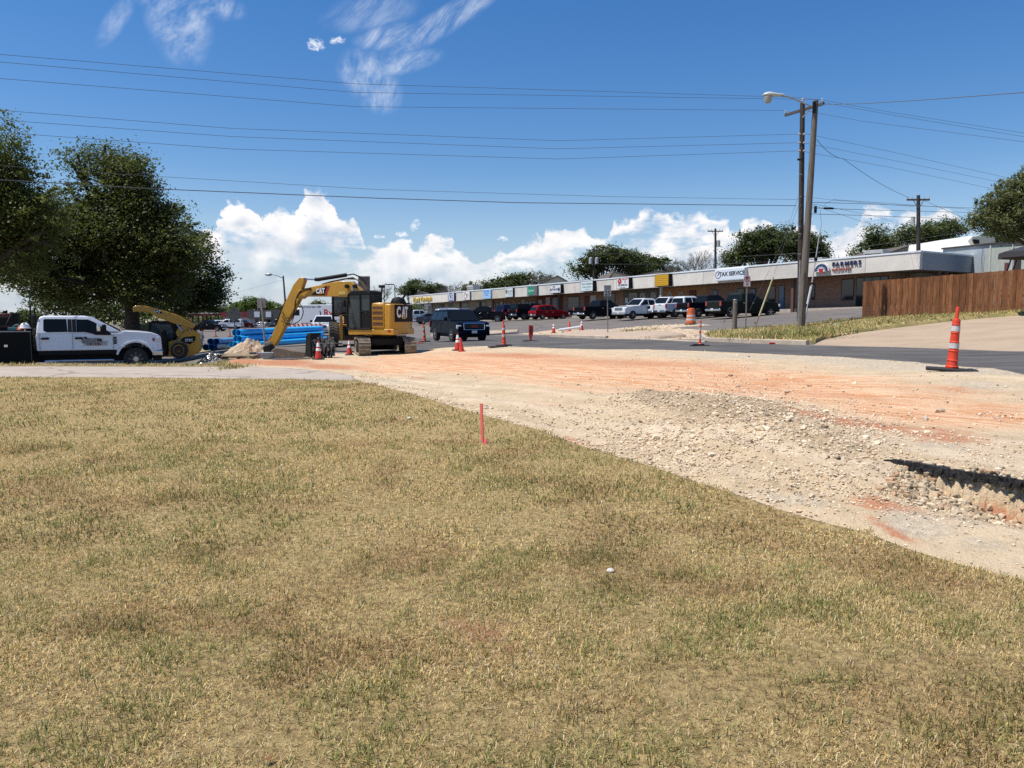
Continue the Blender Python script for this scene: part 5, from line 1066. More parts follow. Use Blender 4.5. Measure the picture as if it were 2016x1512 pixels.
# cab
cabp_ = [(.10, 1.12), (.10, 2.68), (.30, 2.74), (.98, 2.71), (1.16, 2.58), (1.24, 1.8), (1.22, 1.12)]
def frameprism(par):
    m = MB(); w0_, w1_ = .06, 1.06
    pr = .055
    for y in (w0_, w1_):
        for i in range(len(cabp_)):
            a, b = cabp_[i], cabp_[(i+1) % len(cabp_)]; m.tube([(a[0], y, a[1]), (b[0], y, b[1])], pr, 6)
    for p in cabp_: m.tube([(p[0], w0_, p[1]), (p[0], w1_, p[1])], pr, 6)
    m.tube([(.58, w1_, 1.12), (.58, w1_, 2.7)], .05, 6); m.tube([(.62, w1_, 1.9), (.14, w1_, 1.9)], .03, 6); return m.build('cab_frame', DKM, par)
frameprism(EX)
MB().prism([(.06, 2.66), (.28, 2.79), (.98, 2.77), (1.20, 2.62), (1.12, 2.56), (.14, 2.60)], .0, 1.12).build('cab_roof', DKM, EX, bevel=.03)
TG = mat('tinted_cab_glass', (.05, .07, .075), rough=.05, alpha=.8, spec=.4)
MB().prism([(.60, 1.16), (.60, 2.62), (1.1, 2.56), (1.2, 1.8), (1.18, 1.16)], 1.055, 1.065).build('window', TG, EX, smooth=0); MB().prism([(.14, 1.85), (.14, 2.62), (.55, 2.65), (.55, 1.85)], 1.055, 1.065).build('window', TG, EX, smooth=0)
MB().bb(.08, .11, .12, 1.0, 2.22, 2.62).build('rear_window', TG, EX, smooth=0); MB().bb(.10, .58, 1.05, 1.075, 1.14, 1.82).build('door_panel', DKM, EX, smooth=0)
MB().bb(.14, .5, .08, .12, 1.14, 2.6).build('cab_wall', DKM, EX, smooth=0)
m = MB(); m.bb(.3, .75, .4, .85, 1.2, 1.6); m.bb(.28, .42, .4, .85, 1.6, 2.25); m.build('seat', mat('seat_grey', (.05, .05, .055), rough=.9), EX, bevel=.05)
MB().tube([(1.1, .6, 1.2), (1.0, .6, 1.8)], .03, 6).build('control_lever', DKM, EX); MB().tube([(1.16, 1.1, 2.5), (1.24, 1.28, 2.42), (1.24, 1.28, 2.3)], .02, 6).build('mirror_arm', DKM, EX); MB().box((1.24, 1.28, 2.2), (.08, .16, .28)).build('mirror', DKM, EX, bevel=.02)
MB().tube([(.10, .06, 2.5), (.06, .0, 2.95), (.0, .0, 3.0)], .04, 6).build('lamp_bracket', DKM, EX); MB().box((.08, .0, 2.98), (.26, .16, .12)).build('work_lamp', DKM, EX, bevel=.02)
# undercarriage: travels along its own heading
ua = math.atan2(-math.cos(RAD(13)), .28)-EX.rotation_euler.z
uc = empty('undercarriage', (0, 0, 0), ua); uc.parent = EX
MB().bb(-.7, .7, -.75, .75, .40, .72).build('car_body', DKM, uc, bevel=.05); MB().cyl((0, 0, .7), (0, 0, .90), .55, n=24).build('slew_ring', DKM, uc)
for s in (-1, 1):
    tr = MB(); L_, r_ = 1.02, .33; loop = [(L_+r_*math.sin(a), r_+.02+r_*math.cos(a)) for a in np.linspace(0, math.pi, 9)]+[(-L_-r_*math.sin(a), r_+.02-r_*math.cos(a)) for a in np.linspace(0, math.pi, 9)]
    dense = []
    for i in range(len(loop)):
        a, b = loop[i], loop[(i+1) % len(loop)]; n_ = max(1, int(math.dist(a, b)/.17)); dense += [((a[0]+(b[0]-a[0])*j/n_), (a[1]+(b[1]-a[1])*j/n_)) for j in range(n_)]
    k = len(dense)
    for i in range(k):
        a, b = Vector(dense[i]), Vector(dense[(i+1) % k]); c_ = (a+b)/2; d = b-a; an = math.atan2(d.y, d.x)
        tr.box((c_.x, s*.98, c_.y), (d.length*.94, .50, .045), M=Matrix.Rotation(-an, 3, 'Y')); nrm = Vector((d.y, -d.x)).normalized()*-.035
        tr.box((c_.x-nrm.x*-1, s*.98, c_.y+nrm.y), (.03, .50, .035), M=Matrix.Rotation(-an, 3, 'Y'))
    tr.build('track', MUDT, uc, smooth=0)
    MB().bb(-.95, .95, s*.98-.12, s*.98+.12, .2, .5).build('track_frame', DKM, uc, bevel=.04)
    for x in (-L_, L_): MB().cyl((x, s*.98-.2, .35), (x, s*.98+.2, .35), .26, n=16).build('sprocket', STL, uc)
    for x in (-.6, -.2, .2, .6): MB().cyl((x, s*.98-.16, .12), (x, s*.98+.16, .12), .09, n=10).build('roller', DKM, uc)
MB().prism([(-1.5, .15), (-1.62, .75), (-1.52, .78), (-1.42, .1)], -1.2, 1.2).build('dozer_blade', DKM, uc, bevel=.02) ; MB().bb(-1.5, -.6, -.5, .5, .3, .42).build('blade_arm', DKM, uc)
# boom, stick, cylinders
bm_ = [(4.28, 2.56), (4.22, 2.84), (3.6, 2.98), (2.9, 3.10), (2.1, 3.24), (1.45, 3.22), (.98, 2.88), (.45, 2.3), (.15, 1.6), (.25, 1.3), (.55, 1.35), (.85, 1.95), (1.25, 2.42), (1.75, 2.54), (3.2, 2.56)]
bm_ = [(x+.12, z) for x, z in bm_]
BO = MB().prism(bm_, -.30, .04).build('boom', CY, EX, bevel=.02)
MB().prism([(4.30, 2.72), (4.2, 2.45), (4.0, 2.58)], -.36, .10).build('boom_pin', CY, EX, bevel=.02)
text('CAT', .30, CW_, (3.13, .062, 2.80), (-1, 0, .06), (.06, 0, 1), BO, bold=.016, sx=.75); MB().prism([(3.62, 2.62), (3.42, 2.80), (2.86, 3.02), (2.78, 3.02), (2.93, 2.62)], .04, .052).build('boom_decal', BLACK, BO, smooth=0); MB().prism([(2.93, 2.62), (2.74, 3.03), (2.66, 3.05), (2.84, 2.62)], .04, .053).build('red_stripe', INKR, BO, smooth=0)
MB().prism([(3.22, 2.67), (3.12, 2.78), (3.02, 2.67)], .053, .072).build('triangle_mark', CY, BO, smooth=0); MB().prism([(2.2, 2.64), (1.85, 2.64), (1.85, 2.78), (2.2, 2.78)], .04, .055).build('warning_label', mat('label_yellow', (.6, .42, .10)), BO, smooth=0)
stk = [(4.14, 3.42), (4.42, 3.10), (4.72, 2.46), (4.80, 2.30), (5.25, 1.02), (5.42, .62), (5.62, .46), (5.52, .22), (5.22, .30), (5.02, .62), (4.86, .95), (4.35, 1.92), (4.02, 2.50), (3.98, 2.92), (3.86, 3.30), (3.9, 3.42)]
stx = lambda x, z: x+.12+max(0, 3.4-z)*.10
stk = [(stx(x, z), z) for x, z in stk]
ST = MB().prism(stk, -.27, .01).build('stick', CY, EX, bevel=.02)
MB().tube([(4.0, -.13, 3.36), (3.35, -.13, 3.32)], .035, 8).build('cylinder_rod', CHROME, BO); MB().tube([(3.5, -.13, 3.34), (3.4, -.13, 3.34), (3.38, -.13, 3.33), (1.9, -.13, 3.52)], .085, 10).build('hydraulic_cylinder', DKM, BO)
MB().tube([(5.02, -.13, 2.42), (5.60, -.13, 1.25)], .075, 10).build('hydraulic_cylinder', DKM, ST); MB().tube([(5.60, -.13, 1.25), (5.86, -.13, .75)], .035, 8).build('cylinder_rod', CHROME, ST); MB().tube([(5.86, -.13, .75), (6.12, -.13, .5), (6.08, -.13, .3)], .05, 6).build('bucket_link', STL, ST)
for s in (-.36, .1): MB().tube([(1.15, s, 1.25), (1.35, s, 2.2)], .07, 10).build('hydraulic_cylinder', DKM, EX); MB().tube([(1.35, s, 2.2), (1.5, s, 3.0)], .035, 8).build('cylinder_rod', CHROME, EX)
hs2 = MB()
for i in range(5):
    y = -.28+.07*i; hs2.tube([(.85, y, 2.85), (1.15, y, 3.18+.03*math.sin(i*2)), (1.5, y, 3.32+.02*i), (2.0, y, 3.34), (2.6, y, 3.24), (3.1, y, 3.12)], .018, 5)
hs2.build('hose', mat('dusty_hose', (.14, .10, .06), rough=.8), BO)
def smooth(pts_, k=6):
    p = [Vector(q) for q in pts_]; p = [p[0]*2-p[1]]+p+[p[-1]*2-p[-2]]; out = []
    for i in range(1, len(p)-2):
        for j in range(k):
            t_ = j/k; out.append(.5*((2*p[i])+(p[i+1]-p[i-1])*t_+(2*p[i-1]-5*p[i]+4*p[i+1]-p[i+2])*t_*t_+(3*p[i]-p[i-1]-3*p[i+1]+p[i+2])*t_**3))
    return out+[p[-2]]
for i in range(3):
    MB().tube(smooth([(3.6, .07, 2.95-.04*i), (4.05, .12, 2.86-.05*i), (4.32+.02*i, .16, 2.5-.05*i), (4.40+.02*i, .18, 2.0-.12*i), (4.62, .17, 1.62-.13*i), (4.95, .12, 1.60-.12*i), (5.15+.04*i, .05, 1.85-.2*i)]), .02, 6).build('hose', DKM, ST)
MB().tube(smooth([(4.3, .0, 2.35), (4.05, .05, 1.9), (4.2, .08, 1.5), (4.6, .06, 1.3), (5.0, .05, 1.3)]), .02, 6).build('hose', DKM, ST)
MB().tube([(1.9, -.1, 3.5), (1.5, -.05, 3.55), (1.15, -.1, 3.4), (.9, -.1, 3.1)], .03, 6).build('hose', DKM, BO)
bk = MB(); o_ = .0
bp = [(x+.36, z) for x, z in [(5.45, .5), (5.75, .42), (5.9, .1), (5.7, -.02), (5.2, .0), (5.15, .1), (5.55, .14), (5.6, .3), (5.35, .36)]]; bk.prism(bp, -.45, .2); bk.build('coupler', STL, ST, bevel=.02)
for xx in (1.35, 1.75): MB().cyl((xx, .05, 3.0), (xx, .18, 3.0), .09, n=12).build('work_lamp', DKM, BO)
# ---------------------------------------------------------------- backhoe loader behind
g = G(695, 39.5); BH = empty('backhoe_loader', tuple(g), math.atan2(1, -.25), 'yellow wheeled backhoe parked behind the excavator with big rear tyres', 'backhoe')
TRD = RUBBER
def bigwheel(x, y, r, wd, s):
    m = MB().lathe([(r*.62, -wd/2), (r*.9, -wd/2), (r*.98, -wd*.42), (r*.98, wd*.42), (r*.9, wd/2), (r*.62, wd/2)], 28, axis='y')
    for i in range(26):
        a = 2*math.pi*i/26
        for q in (-1, 1):
            M_ = Matrix.Rotation(a+(.06 if q > 0 else 0), 3, 'Y')@Matrix.Translation((0, 0, 0)).to_3x3(); c_ = Matrix.Rotation(a+(.08 if q > 0 else 0), 3, 'Y')@Vector((0, q*wd*.24, r)); m.box(c_, (.07, wd*.46, .05), M=Matrix.Rotation(a+(.08 if q > 0 else 0), 3, 'Y')@Matrix.Rotation(q*.45, 3, 'Z'))
    m.xf(Matrix.Translation((x, y, r))); o = m.build('wheel', mat('dusty_tread', (.09, .078, .062), rough=.9, var=.4, scale=5), BH, smooth=30)
    n = MB().lathe([(r*.62, 0), (r*.6, .02*s), (r*.45, -.08*s), (r*.2, -.06*s), (.08, .02*s)], 20, axis='y', o=(x, y+s*wd*.48, r)); n.build('rim', mat('rim_tan', (.50, .32, .12), rough=.5), o)
for s in (-1, 1): bigwheel(-1.0, s*.98, .58, .46, s); bigwheel(1.35, s*.92, .50, .36, s)
MB().bb(-1.2, 2.0, -.45, .45, .5, 1.0).build('chassis', DKM, BH, bevel=.04); MB().prism([(.6, .9), (.6, 1.75), (2.3, 1.5), (2.35, .9)], -.42, .42).build('hood', CY, BH, bevel=.06)
m = MB(); cz = [(-1.0, 1.05), (-1.05, 1.6), (-.95, 2.55), (.35, 2.55), (.6, 1.5), (.6, 1.05)]
for y in (-.98, .98):
    for i in range(6): a, b = cz[i], cz[(i+1) % 6]; m.tube([(a[0], y, a[1]), (b[0], y, b[1])], .05, 6)
for a in cz: m.tube([(a[0], -.98, a[1]), (a[0], .98, a[1])], .05, 6)
m.build('cab_frame', DKM, BH); MB().bb(-1.15, .5, -1.03, 1.03, 2.55, 2.70).build('cab_roof', CY, BH, bevel=.04)
MB().bb(-1.02, -.99, -.94, .94, 1.6, 2.5).build('rear_window', TG, BH, smooth=0)
for y in (-.99, .99): MB().prism([(-.95, 1.1), (-.92, 2.5), (.32, 2.5), (.55, 1.5), (.55, 1.1)], y-.006, y+.006).build('window', TG, BH, smooth=0)
MB().bb(-.6, -.1, -.25, .25, 1.1, 1.9).build('seat', DKM, BH, bevel=.06); MB().bb(-1.25, .6, -.8, .8, .95, 1.06).build('deck', CY, BH, bevel=.02)
for s in (-1, 1): MB().prism([(-1.55, .3), (-1.6, 1.5), (-1.45, 1.5), (-1.35, .3)], s*.62-.07, s*.62+.07).build('stabiliser', CY, BH, bevel=.02); MB().box((-1.55, s*.75, .12), (.35, .35, .06)).build('stabiliser_foot', STL, BH)
MB().prism([(-1.3, .8), (-1.75, 1.2), (-1.5, 2.2), (-1.15, 3.05), (-.95, 3.0), (-1.2, 2.1), (-1.4, 1.2), (-1.1, .9)], -.15, .15).build('boom', CY, BH, bevel=.02)
MB().prism([(-1.2, 3.1), (-1.75, 2.3), (-1.85, 1.5), (-1.7, 1.5), (-1.55, 2.2), (-1.0, 2.95)], -.11, .11).build('stick', CY, BH, bevel=.02)
MB().prism([(-1.5, 2.5), (-1.62, 3.0), (-1.7, 3.42), (-1.55, 3.46), (-1.3, 3.3), (-1.1, 2.9), (-1.06, 2.4)], -.82, -.25).build('bucket', mat('bucket_grey', (.16, .14, .13), rough=.6, var=.2), BH, bevel=.02)
MB().prism([(2.5, .15), (3.2, .1), (3.1, .3), (2.75, .4), (2.6, .9), (2.5, .9)], -1.1, 1.1).build('loader_bucket', STL, BH, bevel=.02)
for s in (-1, 1): MB().prism([(.5, 1.3), (1.6, 1.2), (2.6, .5), (2.5, .35), (1.5, 1.0), (.5, 1.1)], s*.55-.06, s*.55+.06).build('loader_arm', CY, BH, bevel=.02)
# ---------------------------------------------------------------- skid steer loader
g = G(353, 36.0); SK = empty('skid_steer', (g.x, g.y, P(353, 705.5, 36.0).z), 0, 'yellow skid steer loader with raised arms behind the white truck', 'skid steer'); sz = SK.location.z; SK.rotation_euler[2] = RAD(18); SK.scale[0] = .94
def sk(l): 
    r = []
    for px, py in l: q = P(px, py, 36.0); r.append((q.x-g.x, q.z-sz))
    return r
YS = CY
MB().prism(sk([(332, 702), (332, 672), (352, 668), (356, 660), (362, 653), (377.5, 649), (385, 652), (393, 657), (394.5, 685), (391, 693), (382, 700), (366, 703)]), -.0, 1.5).build('body', YS, SK, bevel=.03)
b__ = MB().prism(sk([(265, 604), (276, 601.5), (289, 602.5), (307, 608.5), (330, 614), (351, 621.5), (384.5, 640.5), (379, 647), (364, 642.5), (340, 636), (325, 630), (309, 624.5), (300, 618), (294, 614.5), (278, 613), (265, 614)]), -.02, .20).build('lift_arm', YS, SK, bevel=.015)
MB().prism(sk([(303, 607.5), (313, 610), (321, 614.5), (318, 617.5), (309, 616)]), -.03, -.019).build('arm_decal', BLACK, b__, smooth=0); text('CAT', .16, CW_, (sk([(311, 613)])[0][0], -.034, sk([(311, 613)])[0][1]), Vector((1, 0, -.25)).normalized(), Vector((.25, 0, 1)).normalized(), b__, bold=.006)
MB().prism(sk([(265, 604), (276, 601.5), (289, 602.5), (307, 608.5), (330, 614), (351, 621.5), (384.5, 640.5), (379, 647), (340, 636), (309, 624.5), (294, 614.5), (265, 614)]), 1.3, 1.5).build('lift_arm', YS, SK, bevel=.015)
MB().prism(sk([(290, 672), (292, 634), (300, 631), (338, 631.5), (346, 640), (349, 660), (340, 672)]), .25, 1.25).build('cab', DKM, SK, bevel=.05); MB().prism(sk([(298, 668), (298, 637), (334, 637), (341, 655), (338, 668)]), .235, .25).build('window', TG, SK, smooth=0)
MB().prism(sk([(345, 655), (352, 643), (362, 640), (374, 646), (362, 660), (350, 665)]), .1, .5).build('arm_link', YS, SK, bevel=.02); MB().tube([(sk([(344, 633)])[0][0], .05, sk([(344, 633)])[0][1]), (sk([(358, 652)])[0][0], .05, sk([(358, 652)])[0][1])], .045, 8).build('hydraulic_cylinder', CHROME, SK)
MB().prism(sk([(354.5, 669), (362, 664), (384, 661.5), (384.5, 669), (381, 674), (373, 678), (362, 674)]), -.012, .0).build('side_decal', BLACK, SK, smooth=0); q = sk([(371.5, 670)])[0]; text('272C', .17, CW_, (q[0], -.016, q[1]), (1, 0, 0), (0, 0, 1), SK, bold=.006)
MB().prism(sk([(386, 641), (395, 633.5), (397, 634), (393, 643), (386, 650), (379, 650)]), .1, 1.3).build('engine_cover', DKM, SK, bevel=.02)
def swheel(px, y):
    q = sk([(px, 689)])[0]; r = .40; m = MB().lathe([(r*.6, -.15), (r*.93, -.15), (r, -.1), (r, .1), (r*.93, .15), (r*.6, .15)], 24, axis='y')
    for i in range(22): a = 2*math.pi*i/22; c_ = Matrix.Rotation(a, 3, 'Y')@Vector((0, 0, r)); m.box(c_, (.05, .26, .04), M=Matrix.Rotation(a, 3, 'Y'))
    m.xf(Matrix.Translation((q[0], y, r))); o = m.build('wheel', RUBBER, SK, smooth=30); MB().lathe([(r*.62, .0), (r*.6, -.03), (r*.35, .03), (.1, -.02)], 20, axis='y', o=(q[0], y-.13, r)).build('rim', YS, o)
for px_ in (353, 309):
    for y in (-.12, 1.62): swheel(px_, y)
MB().prism(sk([(318, 700), (328, 700), (331, 678), (325, 650), (318, 650)]), -.1, 1.6).build('bucket', DKM, SK, bevel=.02)
# ---------------------------------------------------------------- traffic control
ORG = mat('safety_orange', (.68, .055, .018), rough=.45, var=.18, scale=6); ORR = mat('cone_red', (.60, .045, .025), rough=.5, var=.15, scale=6); REFL = mat('reflective_band', (.52, .52, .50), rough=.4, var=.25, scale=20); RUBB = mat('rubber_base', (.020, .020, .021), rough=.8)
def base_at(px, py, pyt, nom):
    q = hit(px, py); h = (py-pyt)*q.y/F; return q, h/nom
def cone(px, py, pyt, label, striped=True, lean=(0, 0)):
    q, sc_ = base_at(px, py, pyt, .71); e = empty('traffic_cone', tuple(q), random.uniform(0, 1.5), label, 'traffic cone', 'traffic cones around the works'); e.scale = (sc_,)*3; e.rotation_euler[0], e.rotation_euler[1] = lean
    R = lambda h: .135-(h-.04)*.155
    MB().lathe([(R(.04), .035), (R(.06), .06), (R(.69), .69), (R(.70)*.8, .71)], 20).build('cone_body', ORR if striped else ORG, e); MB().bb(-.18, .18, -.18, .18, 0, .045).build('base', RUBB if striped else ORG, e, bevel=.015)
    if striped:
        for a, b in ((.34, .44), (.50, .65)): MB().lathe([(R(a)+.002, a), (R(a)+.005, a+.004), (R(b)+.005, b-.004), (R(b)+.002, b)], 20).build('reflective_collar', mat('collar_white', (.74, .74, .72), rough=.4), e)
    return e
def channelizer(px, py, pyt, label, rz=0.0, lean=(0, 0), q=None, basesz=(.62, .42)):
    q0, sc_ = base_at(px, py, pyt, 1.10); q0 = q or q0; e = empty('channelizer_post', tuple(q0), rz, label, 'traffic channelizer', 'tall orange channelizer posts'); e.scale = (sc_,)*3; e.rotation_euler[0], e.rotation_euler[1] = lean
    MB().bb(-basesz[0]/2, basesz[0]/2, -basesz[1]/2, basesz[1]/2, 0, .055).build('base', RUBB, e, bevel=.02)
    R = lambda h: .088-(h-.05)*.032; pr = [(.10, .05), (.104, .085), (R(.1), .10)]
    for h in (.19, .35, .50, .66, .80): pr += [(R(h)-.003, h-.012), (R(h)+.008, h), (R(h)-.004, h+.012)]
    pr += [(R(.82), .86), (.05, .895), (.028, .90), (.028, 1.06), (.022, 1.09), (.005, 1.10)]
    MB().lathe(pr, 20).build('post', ORG, e)
    for a, b in ((.39, .485), (.68, .775)): MB().lathe([(R(a)-.003, a), (R(a)+.003, a+.003), (R(b)+.003, b-.003), (R(b)-.003, b)], 20).build('reflective_band', REFL, e)
    return e
channelizer(1873, 731, 604, 'large orange channelizer post on black rubber slab at the near road edge', RAD(-28), (RAD(-.5), RAD(2.5)), basesz=(.78, .40))
channelizer(992, 681, 630, 'orange channelizer right of the moving dark SUV', .3, (0, RAD(-1)))
channelizer(836, 673, 635, 'orange channelizer between the excavator and the moving SUV', .3, (0, RAD(-3)))
for px, py, pt, lb_ in ((399, 664, 648, 'leftmost channelizer behind the short blue pipe stack'), (425, 663, 646, 'second channelizer behind the short blue pipe stack'), (453, 663, 646, 'channelizer behind the short pipe stack near the diamond sign post'), (485, 668, 644, 'channelizer in the gap between the two blue pipe stacks')): channelizer(px, py, pt, lb_, .2, (0, RAD(-3)))
cone(627, 708, 672, 'white striped cone in front of the toothed trencher wheel'); cone(688, 699, 669, 'white striped cone beside the near excavator track'); cone(901, 690, 657, 'white striped cone in front of the moving dark SUV'); cone(909, 692, 665, 'plain orange cone leaning beside the striped one before the SUV', False, (0, RAD(-5)))
cone(1090, 656, 636, 'white striped cone left of the fallen white pipe'); cone(1121, 653, 633, 'plain orange cone beside the fallen white pipe', False); cone(1145, 650, 631, 'white striped cone right of the fallen white pipe')
q = hit(1378, 681); sc_ = 50*q.y/F/1.15; e = empty('delineator_post', tuple(q), .2, 'slim orange and white tube post on crossed black bases', 'delineator'); e.scale = (sc_,)*3
MB().bb(-.45, .45, -.12, .12, 0, .05).build('base', RUBB, e, bevel=.015); MB().box((-.05, .05, .07), (.5, .18, .05)).build('base', RUBB, e, bevel=.015)
MB().lathe([(.09, .09), (.05, .13), (.045, 1.1), (.03, 1.15)], 14).build('tube', ORG, e)
for a, b in ((.3, .55), (.68, .82), (.92, 1.02)): MB().lathe([(.046, a), (.049, a+.003), (.049, b-.003), (.046, b)], 14).build('reflective_band', REFL, e)
q = hit(1045, 671.5); sc_ = 31.5*q.y/F/.95; e = empty('vertical_panel', tuple(q), .1, 'tapered orange panel marker on a flat black base in the street', 'traffic panel'); e.scale = (sc_,)*3
MB().bb(-.46, .46, -.2, .2, 0, .045).build('base', RUBB, e, bevel=.015); MB().prism([(-.07, .05), (.07, .05), (.05, .15), (.14, .4), (.15, .93), (-.13, .95), (-.13, .4), (-.08, .15)], -.02, .02).build('panel', ORR, e, bevel=.008)
MB().prism([(-.06, .45), (.02, .45), (.02, .85), (-.06, .85)], -.026, -.02).build('arrow_mark', mat('dark_red_mark', (.12, .01, .01)), e, smooth=0); MB().prism([(.05, .45), (.09, .45), (.09, .85), (.05, .85)], -.026, -.02).build('arrow_mark', mat('dark_red_mark', (.12, .01, .01)), e, smooth=0)
q = hit(1360, 639); sc_ = 32.5*q.y/F/.98; e = empty('traffic_drum', tuple(q), 0, 'orange and white striped barrel on a rubber ring beside the parking lot', 'traffic barrel'); e.scale = (sc_,)*3
MB().lathe([(.36, 0), (.37, .03), (.34, .06), (.25, .07)], 24).build('base', RUBB, e)
MB().lathe([(.29, .05), (.285, .20), (.265, .21), (.26, .42), (.245, .43), (.24, .62), (.23, .63), (.225, .82), (.215, .83), (.21, .93), (.12, .96), (.12, .98), (.02, .98)], 28).build('barrel', mat('barrel_orange', (.62, .13, .03), rough=.5, var=.2), e)
for r, a, b in ((.266, .24, .36), (.247, .46, .57)): MB().lathe([(r-.004, a), (r+.003, a+.004), (r, b-.004), (r-.008, b)], 28).build('reflective_band', REFL, e)
q = hit(980, 684); m = MB().bb(-.42, .42, -.16, .16, 0, .06); o = m.build('rubber_slab', RUBB, None, bevel=.015, loc=tuple(q)); o.rotation_euler[2] = .35; tag(o, 'loose black rubber slab left of the channelizer near the moving SUV', 'rubber base')
q = hit(824, 675); o = cone(823, 676, 664, 'knocked over orange cone lying at the excavator track', False); o.rotation_euler = (0, RAD(85), .4)
# striped barricade
a, b = hit(568, 661), hit(628, 656); D_ = min(62, a.y); a = G(566, 62); b = G(636, 60.5); e = empty('barricade', tuple((a+b)/2), math.atan2(b.y-a.y, b.x-a.x), 'long red and white striped barricade in front of the white pickup', 'barricade'); L = (b-a).length; zt = P(600, 637, 61).z-e.location.z
MB().bb(-L/2, L/2, -.03, .03, zt-.32, zt).build('rail', mat('barricade_white', (.55, .55, .53), rough=.6), e, smooth=0)
for i in range(8): x = -L/2+L*(i+.3)/8; MB().prism([(x, zt-.315), (x+.18, zt-.315), (x+.02, zt-.005), (x-.16, zt-.005)] if False else [(x, zt-.005), (x+.18, zt-.005), (x+.34, zt-.315), (x+.16, zt-.315)], -.036, -.0301).build('stripe', INKR, e, smooth=0)
for x in (-.45*L, -.25*L, .42*L): MB().bb(x-.04, x+.04, -.03, .03, 0, zt+.1).build('leg', STEEL, e, smooth=0); MB().bb(x-.05, x+.05, -.5, .5, 0, .06).build('foot', STEEL, e, smooth=0)
MB().bb(-.22*L, .3*L, -.02, .02, .25, zt-.36).build('panel', mat('panel_grey', (.22, .23, .22), rough=.6), e, smooth=0)
# ---------------------------------------------------------------- signs and posts
GALV = mat('galvanised', (.36, .37, .37))
q = G(1197, 41); e = empty('speed_sign', tuple(q), RAD(8), 'white speed limit 25 sign on a thin steel post by the far kerb', 'road sign'); zt = P(1195, 561.5, 41).z-q.z; zb = P(1195, 583, 41).z-q.z; mp = mat('post_brown_grey', (.20, .175, .155), rough=.7, var=.2)
MB().tube([(.0, .02, -.3), (-.06, .02, zt-.05)], .028, 8).build('post', mp, e); xs = -.055
MB().bb(xs-.20, xs+.20, -.02, -.008, zb, zt).build('panel', mat('sign_face_grey', (.50, .50, .49), rough=.5), e, bevel=.004)
m = MB(); 
for x0, x1, z0, z1 in ((xs-.185, xs+.185, zt-.022, zt-.015), (xs-.185, xs+.185, zb+.015, zb+.022), (xs-.187, xs-.180, zb+.02, zt-.02), (xs+.18, xs+.187, zb+.02, zt-.02)): m.bb(x0, x1, -.024, -.0205, z0, z1)
m.build('border', INK, e, smooth=0); yq = -.025
text('SPEED', .115, INK, (xs, yq, zt-.09), (1, 0, 0), (0, 0, 1), e); text('LIMIT', .115, INK, (xs, yq, zt-.205), (1, 0, 0), (0, 0, 1), e); text('25', .34, INK, (xs, yq, zt-.43), (1, 0, 0), (0, 0, 1), e, bold=.008, sx=.9)
q = G(1468, 36.5); e = empty('parking_sign', tuple(q), RAD(-6), 'no parking sign on a rusty steel post beside the short wooden post', 'road sign'); zt = P(1467, 542.5, 36.5).z-q.z; zb = P(1467, 564, 36.5).z-q.z
MB().bb(-.028, .028, 0, .04, -.3, zt-.1).build('post', mat('post_brown_grey', (.20, .175, .155)), e, smooth=0); MB().bb(-.155, .155, -.018, -.004, zb, zt).build('panel', mat('sign_face_grey', (.50, .50, .49)), e, bevel=.004)
text('P', .24, INK, (0, -.022, zt-.16), (1, 0, 0), (0, 0, 1), e, bold=.008); text('ANY', .06, INKR, (0, -.022, zb+.15), (1, 0, 0), (0, 0, 1), e); text('TIME', .06, INKR, (0, -.022, zb+.08), (1, 0, 0), (0, 0, 1), e)
m = MB(); n = 28
for r0, r1 in ((.112, .135),):
    vs = [(math.cos(2*math.pi*i/n)*r, y, zt-.16+math.sin(2*math.pi*i/n)*r) for y in (-.0275, -.0185) for r in (r0, r1) for i in range(n)]
    m.add(vs, [[i, (i+1) % n, n+(i+1) % n, n+i] for i in range(n)]+[[n+i, n+(i+1) % n, 3*n+(i+1) % n, 3*n+i] for i in range(n)]+[[i, (i+1) % n, 2*n+(i+1) % n, 2*n+i] for i in range(n)])
m.box((0, -.0235, zt-.16), (.24, .006, .022), M=Matrix.Rotation(RAD(45), 3, 'Y')); m.build('ring', INKR, e, smooth=0)
q = G(524, 33.0); e = empty('road_sign', tuple(q), RAD(5), 'plain back of a rectangular sign on a leaning post left of the excavator arm', 'road sign'); zt = P(518, 587, 33).z-q.z; zb = P(518, 607, 33).z-q.z
MB().tube([(0, 0, -.2), (-.14, 0, zt-.1)], .035, 8).build('post', mat('post_tan', (.30, .25, .18), rough=.7), e); MB().bb(-.32, .03, .03, .045, zb, zt).build('panel', mat('sign_back_grey', (.26, .25, .24), rough=.55), e, bevel=.004)
q = G(464, 49.0); e = empty('diamond_sign', tuple(q), RAD(4), 'grey back of a diamond warning sign above the short pipe stack', 'road sign'); zc_ = P(462, 619.5, 49).z-q.z
MB().tube([(.05, 0, -.2), (-.05, 0, zc_-.2)], .03, 6).build('post', mp, e); MB().prism([(-.62, zc_), (-.05, zc_-.58), (.52, zc_), (-.05, zc_+.58)], .02, .04).build('panel', mat('sign_back_dark', (.13, .115, .10), rough=.6), e, smooth=0)
WOODP = bpy.data.materials.new('weathered_pole'); WOODP.use_nodes = True; t = NT(WOODP.node_tree); b_ = WOODP.node_tree.nodes['Principled BSDF']; pos = t.n('ShaderNodeTexCoord').outputs['Object']; x, y, z = t.sep(pos)
gr = t.noise(t.xyz(t.m('MULTIPLY', x, 18), t.m('MULTIPLY', y, 18), t.m('MULTIPLY', z, .9)), 1.6, 5, .7); t.put(b_.inputs['Base Color'], t.mix(t.ramp(gr, .35, .7), (.19, .16, .13), (.085, .068, .052))); b_.inputs['Roughness'].default_value = .9
DPOLE = mat('creosote_pole', (.055, .042, .034), rough=.9, var=.4, scale=5)
